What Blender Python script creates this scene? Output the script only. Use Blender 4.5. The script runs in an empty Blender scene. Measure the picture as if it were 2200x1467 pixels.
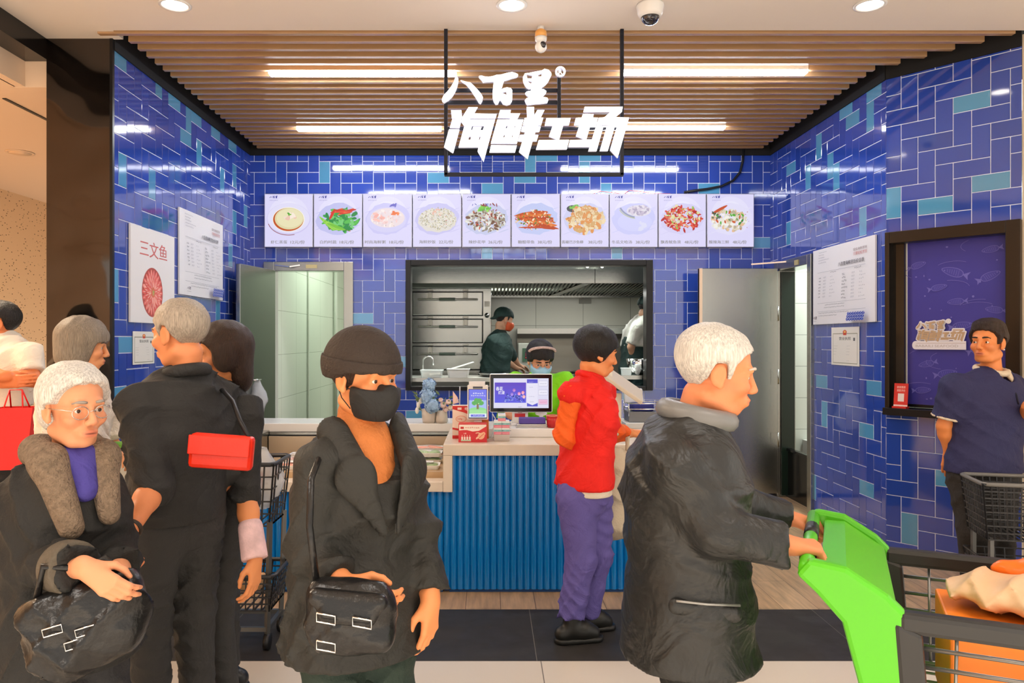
import bpy, bmesh, math, random
import numpy as np
from mathutils import Vector, Matrix

SC = bpy.context.scene
COL = SC.collection
FPX, VX, VY, EYE = 1623.0, 1050.0, 730.0, 1.5     # focal length in pixels, vanishing point, eye height
PI = math.pi
R = math.radians

# ------------------------------------------------------------------ camera
cd = bpy.data.cameras.new('camera'); cam = bpy.data.objects.new('camera', cd); COL.objects.link(cam)
cam.location = (0, 0, EYE); cam.rotation_euler = (PI / 2, 0, 0)
cd.sensor_width = 36; cd.lens = FPX / 2200 * 36
cd.shift_x = (1100 - VX) / 2200; cd.shift_y = (VY - 733.5) / 2200
cd.clip_start = .05; cd.clip_end = 60
SC.camera = cam
# ------------------------------------------------------------------ world: the bright hall around the shop
w = bpy.data.worlds.new('hall'); SC.world = w; w.use_nodes = True
w.node_tree.nodes['Background'].inputs[0].default_value = (1.0, .93, .84, 1)
w.node_tree.nodes['Background'].inputs[1].default_value = .95
# ------------------------------------------------------------------ view
SC.view_settings.view_transform = 'Standard'; SC.view_settings.look = 'None'
SC.view_settings.gamma = 1; SC.view_settings.use_curve_mapping = False
SC.view_settings.exposure = 0.75
SC.cycles.max_bounces = 6; SC.cycles.diffuse_bounces = 3; SC.cycles.glossy_bounces = 4
SC.cycles.transmission_bounces = 5; SC.cycles.transparent_max_bounces = 8
SC.cycles.caustics_reflective = False; SC.cycles.caustics_refractive = False
SC.cycles.sample_clamp_indirect = 6
SC.cycles.use_denoising = True

def area_lamp(name, loc, sx, sy, power, color=(1, 1, 1), rot=(0, 0, 0), spread=PI):
    l = bpy.data.lights.new(name, 'AREA'); l.shape = 'RECTANGLE'; l.size = sx; l.size_y = sy
    l.energy = power; l.color = color; l.spread = spread
    o = bpy.data.objects.new(name, l); COL.objects.link(o); o.location = loc; o.rotation_euler = rot
    return o
# unseen lamps added for hall light; strong rear pair bounces off floor to ceiling
for i, (x, y) in enumerate([(-1.7, 1.2), (1.7, 1.2), (-1.7, -1.4), (1.7, -1.4)]):
    area_lamp('hall_lamp', (x, y, 3.36), 1.2, .5, 16 if y > 0 else 150, (1, .94, .87), spread=R(180 if y > 0 else 110))
area_lamp('kitchen_lamp', (.4, 8.3, 3.0), 2.0, .5, 105, (.93, 1, .90))
area_lamp('hood_light', (.9, 8.75, 2.04), 1.6, .12, 9, (1, 1, .93))  # added lamp under the hood, brightens the kitchen wall the hood shades
area_lamp('passage_lamp', (-1.5, 9.0, 2.9), .5, 1.6, 17, (.92, 1, .92))
area_lamp('store_room_lamp', (3.5, 6.8, 2.9), .5, .5, 30, (.93, 1, .95))
area_lamp('aisle_lamp', (-4.0, 4.6, 3.06), .7, 2.2, 95, (1, .82, .60))

# ------------------------------------------------------------------ helpers
def lin(c):
    return tuple((x / 255 / 12.92 if x / 255 <= .04045 else ((x / 255 + .055) / 1.055) ** 2.4) for x in c[:3])
def P(px, py, d):                      # photo pixel + distance -> point in the room
    return np.array([(px - VX) * d / FPX, d, EYE + (VY - py) * d / FPX])
def nv(v):
    v = np.asarray(v, float); return v / (np.linalg.norm(v) + 1e-12)

MATS = {}
def mat(name, c=(200, 200, 200), rough=.5, metal=0, spec=.5, emit=0, attr=False, alpha=1, trans=0, ior=1.45,
        bump=0, bscale=40, stretch=(1, 1, 1), vary=0, vscale=6, coat=0, wrinkle=0):
    if name in MATS: return MATS[name]
    m = bpy.data.materials.new(name); m.use_nodes = True; MATS[name] = m
    nt = m.node_tree; b = nt.nodes['Principled BSDF']; L = nt.links.new
    b.inputs['Base Color'].default_value = (*lin(c), 1)
    b.inputs['Roughness'].default_value = rough; b.inputs['Metallic'].default_value = metal
    b.inputs['Specular IOR Level'].default_value = spec; b.inputs['IOR'].default_value = ior
    b.inputs['Alpha'].default_value = alpha; b.inputs['Transmission Weight'].default_value = trans
    b.inputs['Coat Weight'].default_value = coat; b.inputs['Coat Roughness'].default_value = .05
    src = None
    if attr:
        a = nt.nodes.new('ShaderNodeAttribute'); a.attribute_name = 'Col'; src = a.outputs['Color']
        if not emit: L(src, b.inputs['Base Color'])
    if emit:
        b.inputs['Emission Strength'].default_value = emit
        b.inputs['Emission Color'].default_value = (*lin(c), 1)
        if src: L(src, b.inputs['Emission Color']); b.inputs['Base Color'].default_value = (0, 0, 0, 1)
    if bump or vary:
        tc = nt.nodes.new('ShaderNodeTexCoord'); mp = nt.nodes.new('ShaderNodeMapping')
        mp.inputs['Scale'].default_value = stretch; L(tc.outputs['Object'], mp.inputs['Vector'])
    if bump:
        n = nt.nodes.new('ShaderNodeTexNoise'); n.inputs['Scale'].default_value = bscale
        n.inputs['Detail'].default_value = 4; L(mp.outputs[0], n.inputs['Vector'])
        bp = nt.nodes.new('ShaderNodeBump'); bp.inputs['Strength'].default_value = min(1, bump)
        bp.inputs['Distance'].default_value = .01 * max(1, bump)
        L(n.outputs[0], bp.inputs['Height'])
        if wrinkle:                       # soft creases over the weave
            n3 = nt.nodes.new('ShaderNodeTexNoise'); n3.inputs['Scale'].default_value = 7; n3.inputs['Detail'].default_value = 3; n3.inputs['Distortion'].default_value = 1.6
            L(tc.outputs['Object'], n3.inputs['Vector'])
            b3 = nt.nodes.new('ShaderNodeBump'); b3.inputs['Strength'].default_value = .6; b3.inputs['Distance'].default_value = wrinkle
            L(n3.outputs[0], b3.inputs['Height']); L(b3.outputs[0], bp.inputs['Normal'])
        L(bp.outputs[0], b.inputs['Normal'])
    if vary:
        n2 = nt.nodes.new('ShaderNodeTexNoise'); n2.inputs['Scale'].default_value = vscale
        n2.inputs['Detail'].default_value = 5; L(mp.outputs[0], n2.inputs['Vector'])
        mr = nt.nodes.new('ShaderNodeMapRange'); mr.inputs['To Min'].default_value = 1 - vary
        mr.inputs['To Max'].default_value = 1 + vary; mr.inputs['From Min'].default_value = .25; mr.inputs['From Max'].default_value = .75
        L(n2.outputs[0], mr.inputs['Value'])
        mx = nt.nodes.new('ShaderNodeMix'); mx.data_type = 'RGBA'; mx.blend_type = 'MULTIPLY'
        mx.inputs['Factor'].default_value = 1
        if src: L(src, mx.inputs['A'])
        else: mx.inputs['A'].default_value = (*lin(c), 1)
        L(mr.outputs[0], mx.inputs['B']); L(mx.outputs['Result'], b.inputs['Base Color'])
    return m

ORG = {}
def tag(o, label=None, cat=None, group=None, kind=None):
    if label: o['label'] = label
    if cat: o['category'] = cat
    if group: o['group'] = group
    if kind: o['kind'] = kind
    return o
def empty(name, loc, label=None, cat=None, group=None, kind=None):
    o = bpy.data.objects.new(name, None); COL.objects.link(o); o.location = [float(x) for x in loc]
    o.empty_display_size = .1
    ORG[o.name] = np.array(loc, float); return tag(o, label, cat, group, kind)

def link_mesh(name, V, Fc, m, parent=None, smooth=False, bevel=0, cols=None, vcols=None, thick=0, base=None):
    """V: world-space vertices.  The mesh is stored relative to its thing's base point."""
    V = np.asarray(V, float).reshape(-1, 3)
    if parent is not None: org = ORG[parent.name]
    elif base is not None: org = np.array(base, float)
    else:
        org = np.array([(V[:, 0].min() + V[:, 0].max()) / 2, (V[:, 1].min() + V[:, 1].max()) / 2, V[:, 2].min()])
    me = bpy.data.meshes.new(name)
    if isinstance(Fc, np.ndarray):
        nf, k = Fc.shape
        me.vertices.add(len(V)); me.vertices.foreach_set('co', (V - org).astype(np.float32).ravel())
        me.loops.add(nf * k); me.loops.foreach_set('vertex_index', Fc.astype(np.int32).ravel())
        me.polygons.add(nf); me.polygons.foreach_set('loop_start', np.arange(0, nf * k, k, dtype=np.int32))
        me.update(calc_edges=True); me.validate()
    else:
        me.from_pydata([tuple(v) for v in (V - org)], [], [tuple(f) for f in Fc]); me.update()
    if cols is not None:
        at = me.color_attributes.new('Col', 'FLOAT_COLOR', 'CORNER')
        a = []
        for p, c in zip(me.polygons, cols): a += [*c, 1.0] * p.loop_total
        at.data.foreach_set('color', a)
    if vcols is not None:
        at = me.color_attributes.new('Col', 'FLOAT_COLOR', 'POINT')
        at.data.foreach_set('color', np.c_[vcols, np.ones(len(vcols))].astype(np.float32).ravel())
    if smooth: me.polygons.foreach_set('use_smooth', [True] * len(me.polygons))
    for mm in (m if isinstance(m, (list, tuple)) else [m]): me.materials.append(mm)
    o = bpy.data.objects.new(name, me); COL.objects.link(o)
    if parent is not None: o.parent = parent
    else: o.location = org
    ORG[o.name] = org
    if bevel:
        b = o.modifiers.new('b', 'BEVEL'); b.width = bevel; b.segments = 2; b.limit_method = 'ANGLE'; b.angle_limit = R(35)
        b.harden_normals = False
    if thick:
        s = o.modifiers.new('s', 'SOLIDIFY'); s.thickness = thick; s.offset = 0
    return o

class MB:
    """collects shapes; build() links them as ONE mesh object"""
    def __init__(s): s.V = []; s.F = []; s.S = []
    def add(s, V, F, smooth=False):
        n = len(s.V); s.V += [tuple(map(float, v)) for v in V]
        s.F += [tuple(i + n for i in f) for f in F]; s.S += [smooth] * len(F); return s
    def box(s, x0, x1, y0, y1, z0, z1):
        return s.add([(x, y, z) for x in (x0, x1) for y in (y0, y1) for z in (z0, z1)],
                     [(0, 1, 3, 2), (4, 6, 7, 5), (0, 4, 5, 1), (2, 3, 7, 6), (0, 2, 6, 4), (1, 5, 7, 3)])
    def obox(s, c, ux, uy, uz, hx, hy, hz):
        c, ux, uy, uz = map(np.array, (c, ux, uy, uz))
        return s.add([c + ux * a * hx + uy * b * hy + uz * d * hz for a in (-1, 1) for b in (-1, 1) for d in (-1, 1)],
                     [(0, 1, 3, 2), (4, 6, 7, 5), (0, 4, 5, 1), (2, 3, 7, 6), (0, 2, 6, 4), (1, 5, 7, 3)])
    def bar(s, a, b, wd, ht, up=(0, 0, 1)):
        a, b = np.array(a, float), np.array(b, float); d = nv(b - a); sd = np.cross(d, up)
        if np.linalg.norm(sd) < 1e-6: sd = np.array([1., 0, 0])
        sd = nv(sd); u = np.cross(sd, d)
        return s.obox((a + b) / 2, d, sd, u, np.linalg.norm(b - a) / 2, wd / 2, ht / 2)
    def tube(s, pts, r, n=10, caps=True, closed=False):
        pts = [np.array(p, float) for p in pts]; k = len(pts)
        rs = r if isinstance(r, (list, tuple)) else [r] * k
        prev = None; V = []
        for i, p in enumerate(pts):
            if closed: t = nv(pts[(i + 1) % k] - pts[i - 1])
            else: t = nv(pts[min(i + 1, k - 1)] - pts[max(i - 1, 0)])
            if prev is None:
                prev = np.cross(t, (0, 0, 1))
                if np.linalg.norm(prev) < .05: prev = np.cross(t, (1, 0, 0))
            prev = nv(prev - t * np.dot(prev, t)); q = np.cross(t, prev)
            for j in range(n):
                a = 2 * PI * j / n; V.append(p + rs[i] * (math.cos(a) * prev + math.sin(a) * q))
        F = []
        for i in range(k if closed else k - 1):
            for j in range(n):
                a, b = i * n + j, i * n + (j + 1) % n; i2 = ((i + 1) % k) * n
                F.append((a, b, i2 + (j + 1) % n, i2 + j))
        if caps and not closed: F += [tuple(range(n - 1, -1, -1)), tuple(range((k - 1) * n, k * n))]
        return s.add(V, F, True)
    def lathe(s, c, prof, n=24, axis=(0, 0, 1), sx=1, sy=1):
        c = np.array(c, float); w_ = nv(axis); u = np.cross(w_, (0, 1, 0) if abs(w_[1]) < .9 else (1, 0, 0)); u = nv(u); v = np.cross(w_, u)
        V = []; F = []
        for (r, z) in prof:
            for j in range(n):
                a = 2 * PI * j / n; V.append(c + w_ * z + u * r * math.cos(a) * sx + v * r * math.sin(a) * sy)
        for i in range(len(prof) - 1):
            for j in range(n):
                a, b = i * n + j, i * n + (j + 1) % n
                F.append((a, b, b + n, a + n))
        if prof[0][0] > 1e-5: F.append(tuple(range(n - 1, -1, -1)))
        if prof[-1][0] > 1e-5: F.append(tuple(range((len(prof) - 1) * n, len(prof) * n)))
        return s.add(V, F, True)
    def ell(s, c, rx, ry, rz, n=16, m=10, fr=None):
        c = np.array(c, float); fr = np.eye(3) if fr is None else np.array(fr); V = []; F = []
        for i in range(m + 1):
            t = PI * i / m
            for j in range(n):
                a = 2 * PI * j / n
                V.append(c + np.array([rx * math.sin(t) * math.cos(a), ry * math.sin(t) * math.sin(a), rz * math.cos(t)]) @ fr)
        for i in range(m):
            for j in range(n):
                a, b = i * n + j, i * n + (j + 1) % n; F.append((a, a + n, b + n, b))
        return s.add(V, F, True)
    def prism(s, pts2, o, ux, uy, uz, h):
        o, ux, uy, uz = map(lambda q: np.array(q, float), (o, ux, uy, uz)); n = len(pts2)
        V = [o + ux * a + uy * b for a, b in pts2] + [o + ux * a + uy * b + uz * h for a, b in pts2]
        return s.add(V, [tuple(range(n - 1, -1, -1)), tuple(range(n, 2 * n))] + [(i, (i + 1) % n, n + (i + 1) % n, n + i) for i in range(n)])
    def build(s, name, m, parent=None, bevel=0, base=None, thick=0):
        o = link_mesh(name, s.V, s.F, m, parent, bevel=bevel, base=base, thick=thick)
        o.data.polygons.foreach_set('use_smooth', s.S)
        if any(s.S) and not all(s.S): pass
        return o

# -------- curves to meshes: lettering and cut-out shapes
_tc = {}
def text_mesh(txt, bold=0.0, shear=0):
    key = (txt, bold, shear)
    if key in _tc: return _tc[key]
    c = bpy.data.curves.new('t', 'FONT'); c.body = txt; c.offset = bold; c.resolution_u = 2; c.shear = shear
    o = bpy.data.objects.new('t', c); COL.objects.link(o)
    m = bpy.data.meshes.new_from_object(o.evaluated_get(bpy.context.evaluated_depsgraph_get()))
    V = np.array([v.co[:2] for v in m.vertices]).reshape(-1, 2); Fc = [tuple(p.vertices) for p in m.polygons]
    bpy.data.objects.remove(o); bpy.data.curves.remove(c); bpy.data.meshes.remove(m)
    _tc[key] = (V, Fc); return _tc[key]
def loops_mesh(loops, ext=0.0, bev=0.0, off=0.0):
    c = bpy.data.curves.new('t', 'CURVE'); c.dimensions = '2D'; c.fill_mode = 'BOTH' if ext or bev else 'FRONT'
    c.extrude = ext; c.bevel_depth = bev; c.bevel_resolution = 1; c.offset = off
    for lp in loops:
        sp = c.splines.new('POLY'); sp.points.add(len(lp) - 1); sp.use_cyclic_u = True
        for q, (x, y) in zip(sp.points, lp): q.co = (x, y, 0, 1)
    o = bpy.data.objects.new('t', c); COL.objects.link(o)
    m = bpy.data.meshes.new_from_object(o.evaluated_get(bpy.context.evaluated_depsgraph_get()))
    V = np.array([v.co[:] for v in m.vertices]).reshape(-1, 3); Fc = [tuple(p.vertices) for p in m.polygons]
    bpy.data.objects.remove(o); bpy.data.curves.remove(c); bpy.data.meshes.remove(m)
    return V, Fc

class Flat:
    """printed / displayed artwork: flat coloured shapes lying on a panel, each a hair above the last"""
    def __init__(s, step=.00006): s.V = []; s.F = []; s.C = []; s.z = 0.0002; s.step = step
    def _add(s, pts, faces, col):
        n = len(s.V); s.V += [(float(a), float(b), s.z) for a, b in pts]; s.F += [tuple(i + n for i in f) for f in faces]
        s.C += [lin(col)] * len(faces); s.z += s.step
    def poly(s, pts, col): s._add(pts, [tuple(range(len(pts)))], col)
    def rect(s, x0, y0, x1, y1, col): s.poly([(x0, y0), (x1, y0), (x1, y1), (x0, y1)], col)
    def ell(s, cx, cy, rx, ry, col, n=20, rot=0, jag=0, rng=None):
        p = []
        for i in range(n):
            a = 2 * PI * i / n; k = 1 + (rng.uniform(-jag, jag) if rng else 0)
            x, y = rx * k * math.cos(a), ry * k * math.sin(a)
            p.append((cx + x * math.cos(rot) - y * math.sin(rot), cy + x * math.sin(rot) + y * math.cos(rot)))
        s.poly(p, col)
    def ring(s, cx, cy, rx, ry, t, col, a0=0, a1=2 * PI, n=36):
        o = []; i_ = []
        for i in range(n + 1):
            a = a0 + (a1 - a0) * i / n
            o.append((cx + rx * math.cos(a), cy + ry * math.sin(a))); i_.append((cx + (rx - t) * math.cos(a), cy + (ry - t) * math.sin(a)))
        m = n + 1; s._add(o + i_, [(i, i + 1, m + i + 1, m + i) for i in range(n)], col)
    def text(s, txt, x, y, h, col, wd=None, bold=0.0, align='l'):
        V, Fc = text_mesh(txt)
        if not len(V): return
        lo, hi = V.min(0), V.max(0); k = h / (hi[1] - lo[1]); kx = k if wd is None else wd / (hi[0] - lo[0])
        W_ = (hi[0] - lo[0]) * kx; x -= {'l': 0, 'c': W_ / 2, 'r': W_}[align]
        for dx in ((0, h * bold * 3) if bold else (0,)): s._add([(x + dx + (a - lo[0]) * kx, y + (b - lo[1]) * k) for a, b in V], Fc, col)
    def loops(s, loops, x, y, k, col, off=0):
        V, Fc = loops_mesh(loops, off=off)
        s._add([(x + a * k, y + b * k) for a, b, _ in V], Fc, col)
    def smudge(s, x, y, n, h, col, rng, gap=.25):       # a run of print too small to read in the photo
        for i in range(n):
            q = x + i * h * (1 + gap)
            for _ in range(3):
                if rng.random() < .5: e = y + h * rng.uniform(0, .85); s.rect(q + h * rng.uniform(0, .3), e, q + h * rng.uniform(.6, .95), e + h * .14, col)
                else: e = q + h * rng.uniform(.05, .75); s.rect(e, y + h * rng.uniform(0, .3), e + h * .13, y + h * rng.uniform(.6, 1), col)
            e = y + h * rng.uniform(.2, .7); s.rect(q, e, q + h * .9, e + h * .13, col)
    def build(s, name, o, ux, uy, m, parent):
        o, ux, uy = np.array(o, float), nv(ux), nv(uy); n = np.cross(ux, uy)
        V = [o + ux * a + uy * b + n * c for a, b, c in s.V]
        return link_mesh(name, V, s.F, m, parent, cols=s.C)
X_, Y_, Z_ = np.array([1., 0, 0]), np.array([0, 1., 0]), np.array([0, 0, 1.])
MP = mat('printed_ink', attr=True, rough=.45)
ME = mat('lit_panel', attr=True, rough=.4, emit=.58)
MS = mat('screen_panel', attr=True, rough=.3, emit=.58)
BLK = mat('black_metal', (22, 22, 24), .32, .3)
BLKP = mat('black_plastic', (26, 26, 28), .4)
WHT = mat('white_plastic', (235, 233, 230), .35)
STEEL = mat('stainless_steel', (162, 164, 160), .22, 1, bump=.06, bscale=60, stretch=(1, 1, 14))
CHROME = mat('chrome', (225, 225, 225), .12, 1)
def dup(root, dx, label=None, rz=0):
    """copy of a thing with its parts and sub-parts"""
    def cp(o, par):
        c = o.copy(); COL.objects.link(c)
        if par is not None: c.parent = par
        for ch in list(o.children): cp(ch, c)
        return c
    c = cp(root, None); c.location = Vector(root.location) + Vector([float(q) for q in dx]); c.rotation_euler[2] += rz
    ORG[c.name] = np.array(c.location)
    if label: c['label'] = label
    return c
# ================================================================== THE SHOP SHELL
LX, RX, BY, FY = -2.364, 2.79, 7.48, 4.755
SOFFIT = 3.39
def struct(o): o['kind'] = 'structure'; return o
TILE = mat('glazed_tile', attr=True, rough=.06, spec=.5, ior=1.85)
GROUT = mat('pale_grout', (226, 231, 246), .8)
U = .1072
def tile_wall(name, o, ux, width, z0, z1, anchor, holes, accents, seed):
    """herringbone of 1:2 glazed tiles over a grout bed, as seen from the room (ux to the right)"""
    rng = random.Random(seed); o, ux = np.array(o, float), nv(ux); n = np.cross(ux, Z_)
    V = []; Fc = []; C = []; MI = []
    def quad(pts, c, mi):
        k = len(V)
        for a, b, h in pts: V.append(o + ux * a + Z_ * b + n * h)
        Fc.append(tuple(range(k, k + len(pts)))); C.append(c); MI.append(mi)
    def cuts(r):                        # rectangle minus the openings
        out = [r]
        for (a0, b0, a1, b1) in holes:
            nx = []
            for (x0, y0, x1, y1) in out:
                if a1 <= x0 or a0 >= x1 or b1 <= y0 or b0 >= y1: nx.append((x0, y0, x1, y1)); continue
                if x0 < a0: nx.append((x0, y0, a0, y1))
                if x1 > a1: nx.append((a1, y0, x1, y1))
                m0, m1 = max(x0, a0), min(x1, a1)
                if y0 < b0: nx.append((m0, y0, m1, b0))
                if y1 > b1: nx.append((m0, b1, m1, y1))
            out = nx
        return out
    for (a, b, c_, d) in cuts((0, z0, width, z1)):
        quad([(a, b, 0), (c_, b, 0), (c_, d, 0), (a, d, 0)], (1, 1, 1), 1)
    i0 = int(math.floor((0 - anchor[0]) / U)) - 2; i1 = int((width - anchor[0]) / U) + 3
    j0 = int(math.floor((z0 - anchor[1]) / U)) - 3; j1 = int((z1 - anchor[1]) / U) + 3
    g = .0023
    for i in range(i0, i1):
        for j in range(j0, j1):
            k = (-i - j - 1) % 4        # vertical tile under the anchor: bottom cell j=-2, i=0
            if k == 1: cell = (i, j, 1, 2)          # vertical: this cell and the one above
            elif k == 3: cell = (i, j, 2, 1)    # horizontal
            else: continue
            x0 = anchor[0] + cell[0] * U; y0 = anchor[1] + cell[1] * U; x1 = x0 + cell[2] * U; y1 = y0 + cell[3] * U
            acc = any(x0 < a < x1 and y0 < b < y1 for a, b in accents)
            f = rng.uniform(.76, .94)
            c = lin((88, 162, 206)) if acc else lin((47, 78, 178))
            c = tuple(q * f for q in c)
            x0c, y0c, x1c, y1c = max(x0 + g, 0), max(y0 + g, z0), min(x1 - g, width), min(y1 - g, z1)
            if x1c - x0c < .004 or y1c - y0c < .004: continue
            ta, tb = rng.uniform(-.004, .004), rng.uniform(-.004, .004)
            for (a, b, c2, d) in cuts((x0c, y0c, x1c, y1c)):
                if c2 - a < .003 or d - b < .003: continue
                e = min(.002, (c2 - a) / 3, (d - b) / 3); cx, cy = (a + c2) / 2, (b + d) / 2
                h = lambda p, q: .0035 + (p - cx) * ta + (q - cy) * tb
                inn = [(a + e, b + e), (c2 - e, b + e), (c2 - e, d - e), (a + e, d - e)]
                out = [(a, b), (c2, b), (c2, d), (a, d)]
                quad([(p, q, h(p, q)) for p, q in inn], c, 0)
                for s_ in range(4):
                    t_ = (s_ + 1) % 4
                    quad([(*out[s_], 0), (*out[t_], 0), (*inn[t_], h(*inn[t_])), (*inn[s_], h(*inn[s_]))], c, 0)
    ob = link_mesh(name, V, Fc, [TILE, GROUT], None, cols=C, base=o)
    ob.data.polygons.foreach_set('material_index', MI)
    return struct(ob)
def on_back(px, py): q = P(px, py, BY); return (q[0] - LX, q[2])
def on_left(px, py):
    d = FPX * LX / (px - VX); q = P(px, py, d); return (d - FY, q[2])
def on_right(px, py):
    d = FPX * RX / (px - VX); q = P(px, py, d); return (BY - d, q[2])
W2O = np.array([RX, 5.3, 0.]); W2D = nv((.863, -1, 0)); W2N = np.cross(W2D, Z_)
def on_w2(px, py):
    r = (px - VX) / FPX; t = (r * W2O[1] - W2O[0]) / (W2D[0] - r * W2D[1]); d = W2O[1] + t * W2D[1]
    return (t, P(px, py, d)[2])
TOP = 3.325
LD = (-2.22, -1.337, 2.27)              # left doorway in the back wall (outer frame x0, x1, top)
KW = (-.82, 1.62, 1.0, 2.29)            # kitchen window
RD = (7.30, 6.47, 2.24)                 # right doorway in the right wall (far, near, top)
tile_wall('wall_back', (LX, BY, 0), X_, RX - LX, 0, TOP, on_back(802.1, 556.3),
          [(LD[0] - LX + .03, 0, LD[1] - LX - .03, LD[2] - .03), (KW[0] - LX + .02, KW[2] + .02, KW[1] - LX - .02, KW[3] - .02)],
          [on_back(*p) for p in [(695, 372), (938, 383), (1055, 402), (1125, 383), (1137, 352), (1170, 340), (1263, 340), (1250, 383), (1297, 402),
           (1514, 402), (1043, 546), (780, 685), (1320, 545), (1637, 520), (895, 892), (860, 776), (1345, 850)]], 1)
tile_wall('wall_left', (LX, FY, 0), Y_, BY - FY, 0, TOP, on_left(253.9, 325.5), [],
          [on_left(*p) for p in [(258, 131), (341, 196), (374, 220), (400, 240), (420, 258), (397, 290), (425, 323), (461, 288), (497, 315), (263, 365),
           (325, 385), (475, 385), (501, 372), (500, 465), (250, 620), (493, 548), (524, 460), (466, 670), (265, 750), (258, 857)]], 2)
tile_wall('wall_right', (RX, BY, 0), -Y_, BY - 5.3, 0, TOP, on_right(1753.8, 291), [(BY - RD[0] + .03, 0, BY - RD[1] - .03, RD[2] - .03)],
          [on_right(*p) for p in [(1884, 206), (1822, 245), (1838, 260), (1875, 255), (1760, 315), (1698, 358), (1787, 357), (1800, 378), (1732, 408),
           (1859, 473), (1696, 486), (1770, 814), (1884, 833), (1777, 885), (1871, 923), (1871, 1042), (1753, 1035)]], 3)
W2W = 0.80
tile_wall('wall_right_front', W2O, W2D, W2W, 0, TOP, on_w2(1972, 192.6), [(.03, 1.03, .78, 2.18)],
          [on_w2(*p) for p in [(2088, 218), (2130, 387), (2010, 437), (1920, 432), (1942, 1165), (2028, 1015)]], 4)
q = W2O + W2D * W2W
wm = MB(); wm.obox(q + (W2D * .45 - W2N * .1) + Z_ * 1.7, W2D, W2N, Z_, .45, .09, 1.7)
struct(wm.build('wall_right_return', mat('hall_paint', (216, 196, 172), .7)))
# wall cores behind the tiles
CORE = mat('dark_core', (40, 40, 44), .8)
def slab(name, m, *b): x = MB(); x.box(*b); return struct(x.build(name, m))
GW = mat('grey_green_tile', (196, 204, 190), .25, vary=.05, vscale=3)
def grid_mat(name, c, line, sx, sy, rough=.25, axis='xz', mort=.006, c2=None):
    """large plain tiles with thin joints"""
    m = bpy.data.materials.new(name); m.use_nodes = True; nt = m.node_tree; b = nt.nodes['Principled BSDF']; L = nt.links.new
    tc = nt.nodes.new('ShaderNodeNewGeometry'); sp = nt.nodes.new('ShaderNodeSeparateXYZ'); cb = nt.nodes.new('ShaderNodeCombineXYZ')
    L(tc.outputs['Position'], sp.inputs[0])
    L(sp.outputs['XYZ'.index(axis[0].upper())], cb.inputs[0]); L(sp.outputs['XYZ'.index(axis[1].upper())], cb.inputs[1])
    br = nt.nodes.new('ShaderNodeTexBrick'); L(cb.outputs[0], br.inputs['Vector'])
    br.offset = 0; br.inputs['Scale'].default_value = 1; br.inputs['Brick Width'].default_value = sx; br.inputs['Row Height'].default_value = sy
    br.inputs['Mortar Size'].default_value = mort / 2; br.inputs['Mortar Smooth'].default_value = .1; br.inputs['Bias'].default_value = 0
    br.inputs['Color1'].default_value = (*lin(c), 1); br.inputs['Color2'].default_value = (*lin(c2 or c), 1); br.inputs['Mortar'].default_value = (*lin(line), 1)
    L(br.outputs['Color'], b.inputs['Base Color']); b.inputs['Roughness'].default_value = rough
    return m, br, cb, b
KT = grid_mat('kitchen_tile', (186, 188, 176), (120, 122, 112), .60, .42, .22)[0]
PT = grid_mat('passage_tile', (212, 224, 206), (160, 172, 152), .6, .45, .2, 'yz')[0]
ST = grid_mat('store_tile', (214, 220, 210), (150, 158, 150), .6, .31, .2, 'xz')[0]
def wallbox(name, m, *b): return slab(name, m, *b)
# pieces of solid wall behind the back tiling
cb_ = MB()
cb_.box(LX - .1, LD[0] + .03, BY + .002, BY + .12, 0, 3.6); cb_.box(LD[1] - .03, KW[0] + .02, BY + .002, BY + .12, 0, 3.6)
cb_.box(KW[1] - .02, RX + .1, BY + .002, BY + .12, 0, 3.6); cb_.box(LD[0] + .03, LD[1] - .03, BY + .002, BY + .12, LD[2] - .03, 3.6)
cb_.box(KW[0] + .02, KW[1] - .02, BY + .002, BY + .12, KW[3] - .02, 3.6); cb_.box(KW[0] + .02, KW[1] - .02, BY + .002, BY + .12, 0, KW[2] + .02)
struct(cb_.build('wall_back_core', CORE))
cl_ = MB(); cl_.box(LX - .4, LX - .002, FY + .02, BY, 0, 3.6); struct(cl_.build('wall_left_core', CORE))
cr_ = MB(); cr_.box(RX + .002, RX + .12, RD[0] - .03, BY, 0, 3.6); cr_.box(RX + .002, RX + .12, 5.4, RD[1] + .03, 0, 3.6)
cr_.box(RX + .002, RX + .12, RD[1] + .03, RD[0] - .03, RD[2] - .03, 3.6); struct(cr_.build('wall_right_core', CORE))
# kitchen, passage and store room behind the openings
slab('wall_kitchen_back', KT, -1.25, 3.0, 9.6, 9.7, 0, 3.3)
slab('wall_kitchen_left', KT, -1.27, -1.17, BY + .12, 9.6, 0, 3.3); slab('wall_kitchen_right', KT, 2.6, 2.7, BY + .12, 9.6, 0, 3.3)
slab('ceiling_kitchen', mat('kitchen_ceiling', (210, 214, 200), .6), -2.3, 2.7, BY + .12, 11.6, 3.2, 3.3)
slab('floor_kitchen', mat('kitchen_floor', (120, 118, 110), .4), -2.3, 2.7, BY + .12, 11.6, 0, .12)
slab('wall_passage_left', PT, -2.24, -2.14, BY + .12, 11.6, 0, 3.3); slab('wall_passage_back', PT, -2.2, -1.1, 11.5, 11.6, 0, 3.3)
slab('wall_store_back', ST, RX + .12, 4.4, 7.45, 7.55, 0, 3.2); slab('wall_store_right', ST, 4.3, 4.4, 5.6, 7.5, 0, 3.2)
slab('ceiling_store', MATS['kitchen_ceiling'], RX + .12, 4.4, 5.6, 7.5, 3.1, 3.2)

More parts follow.
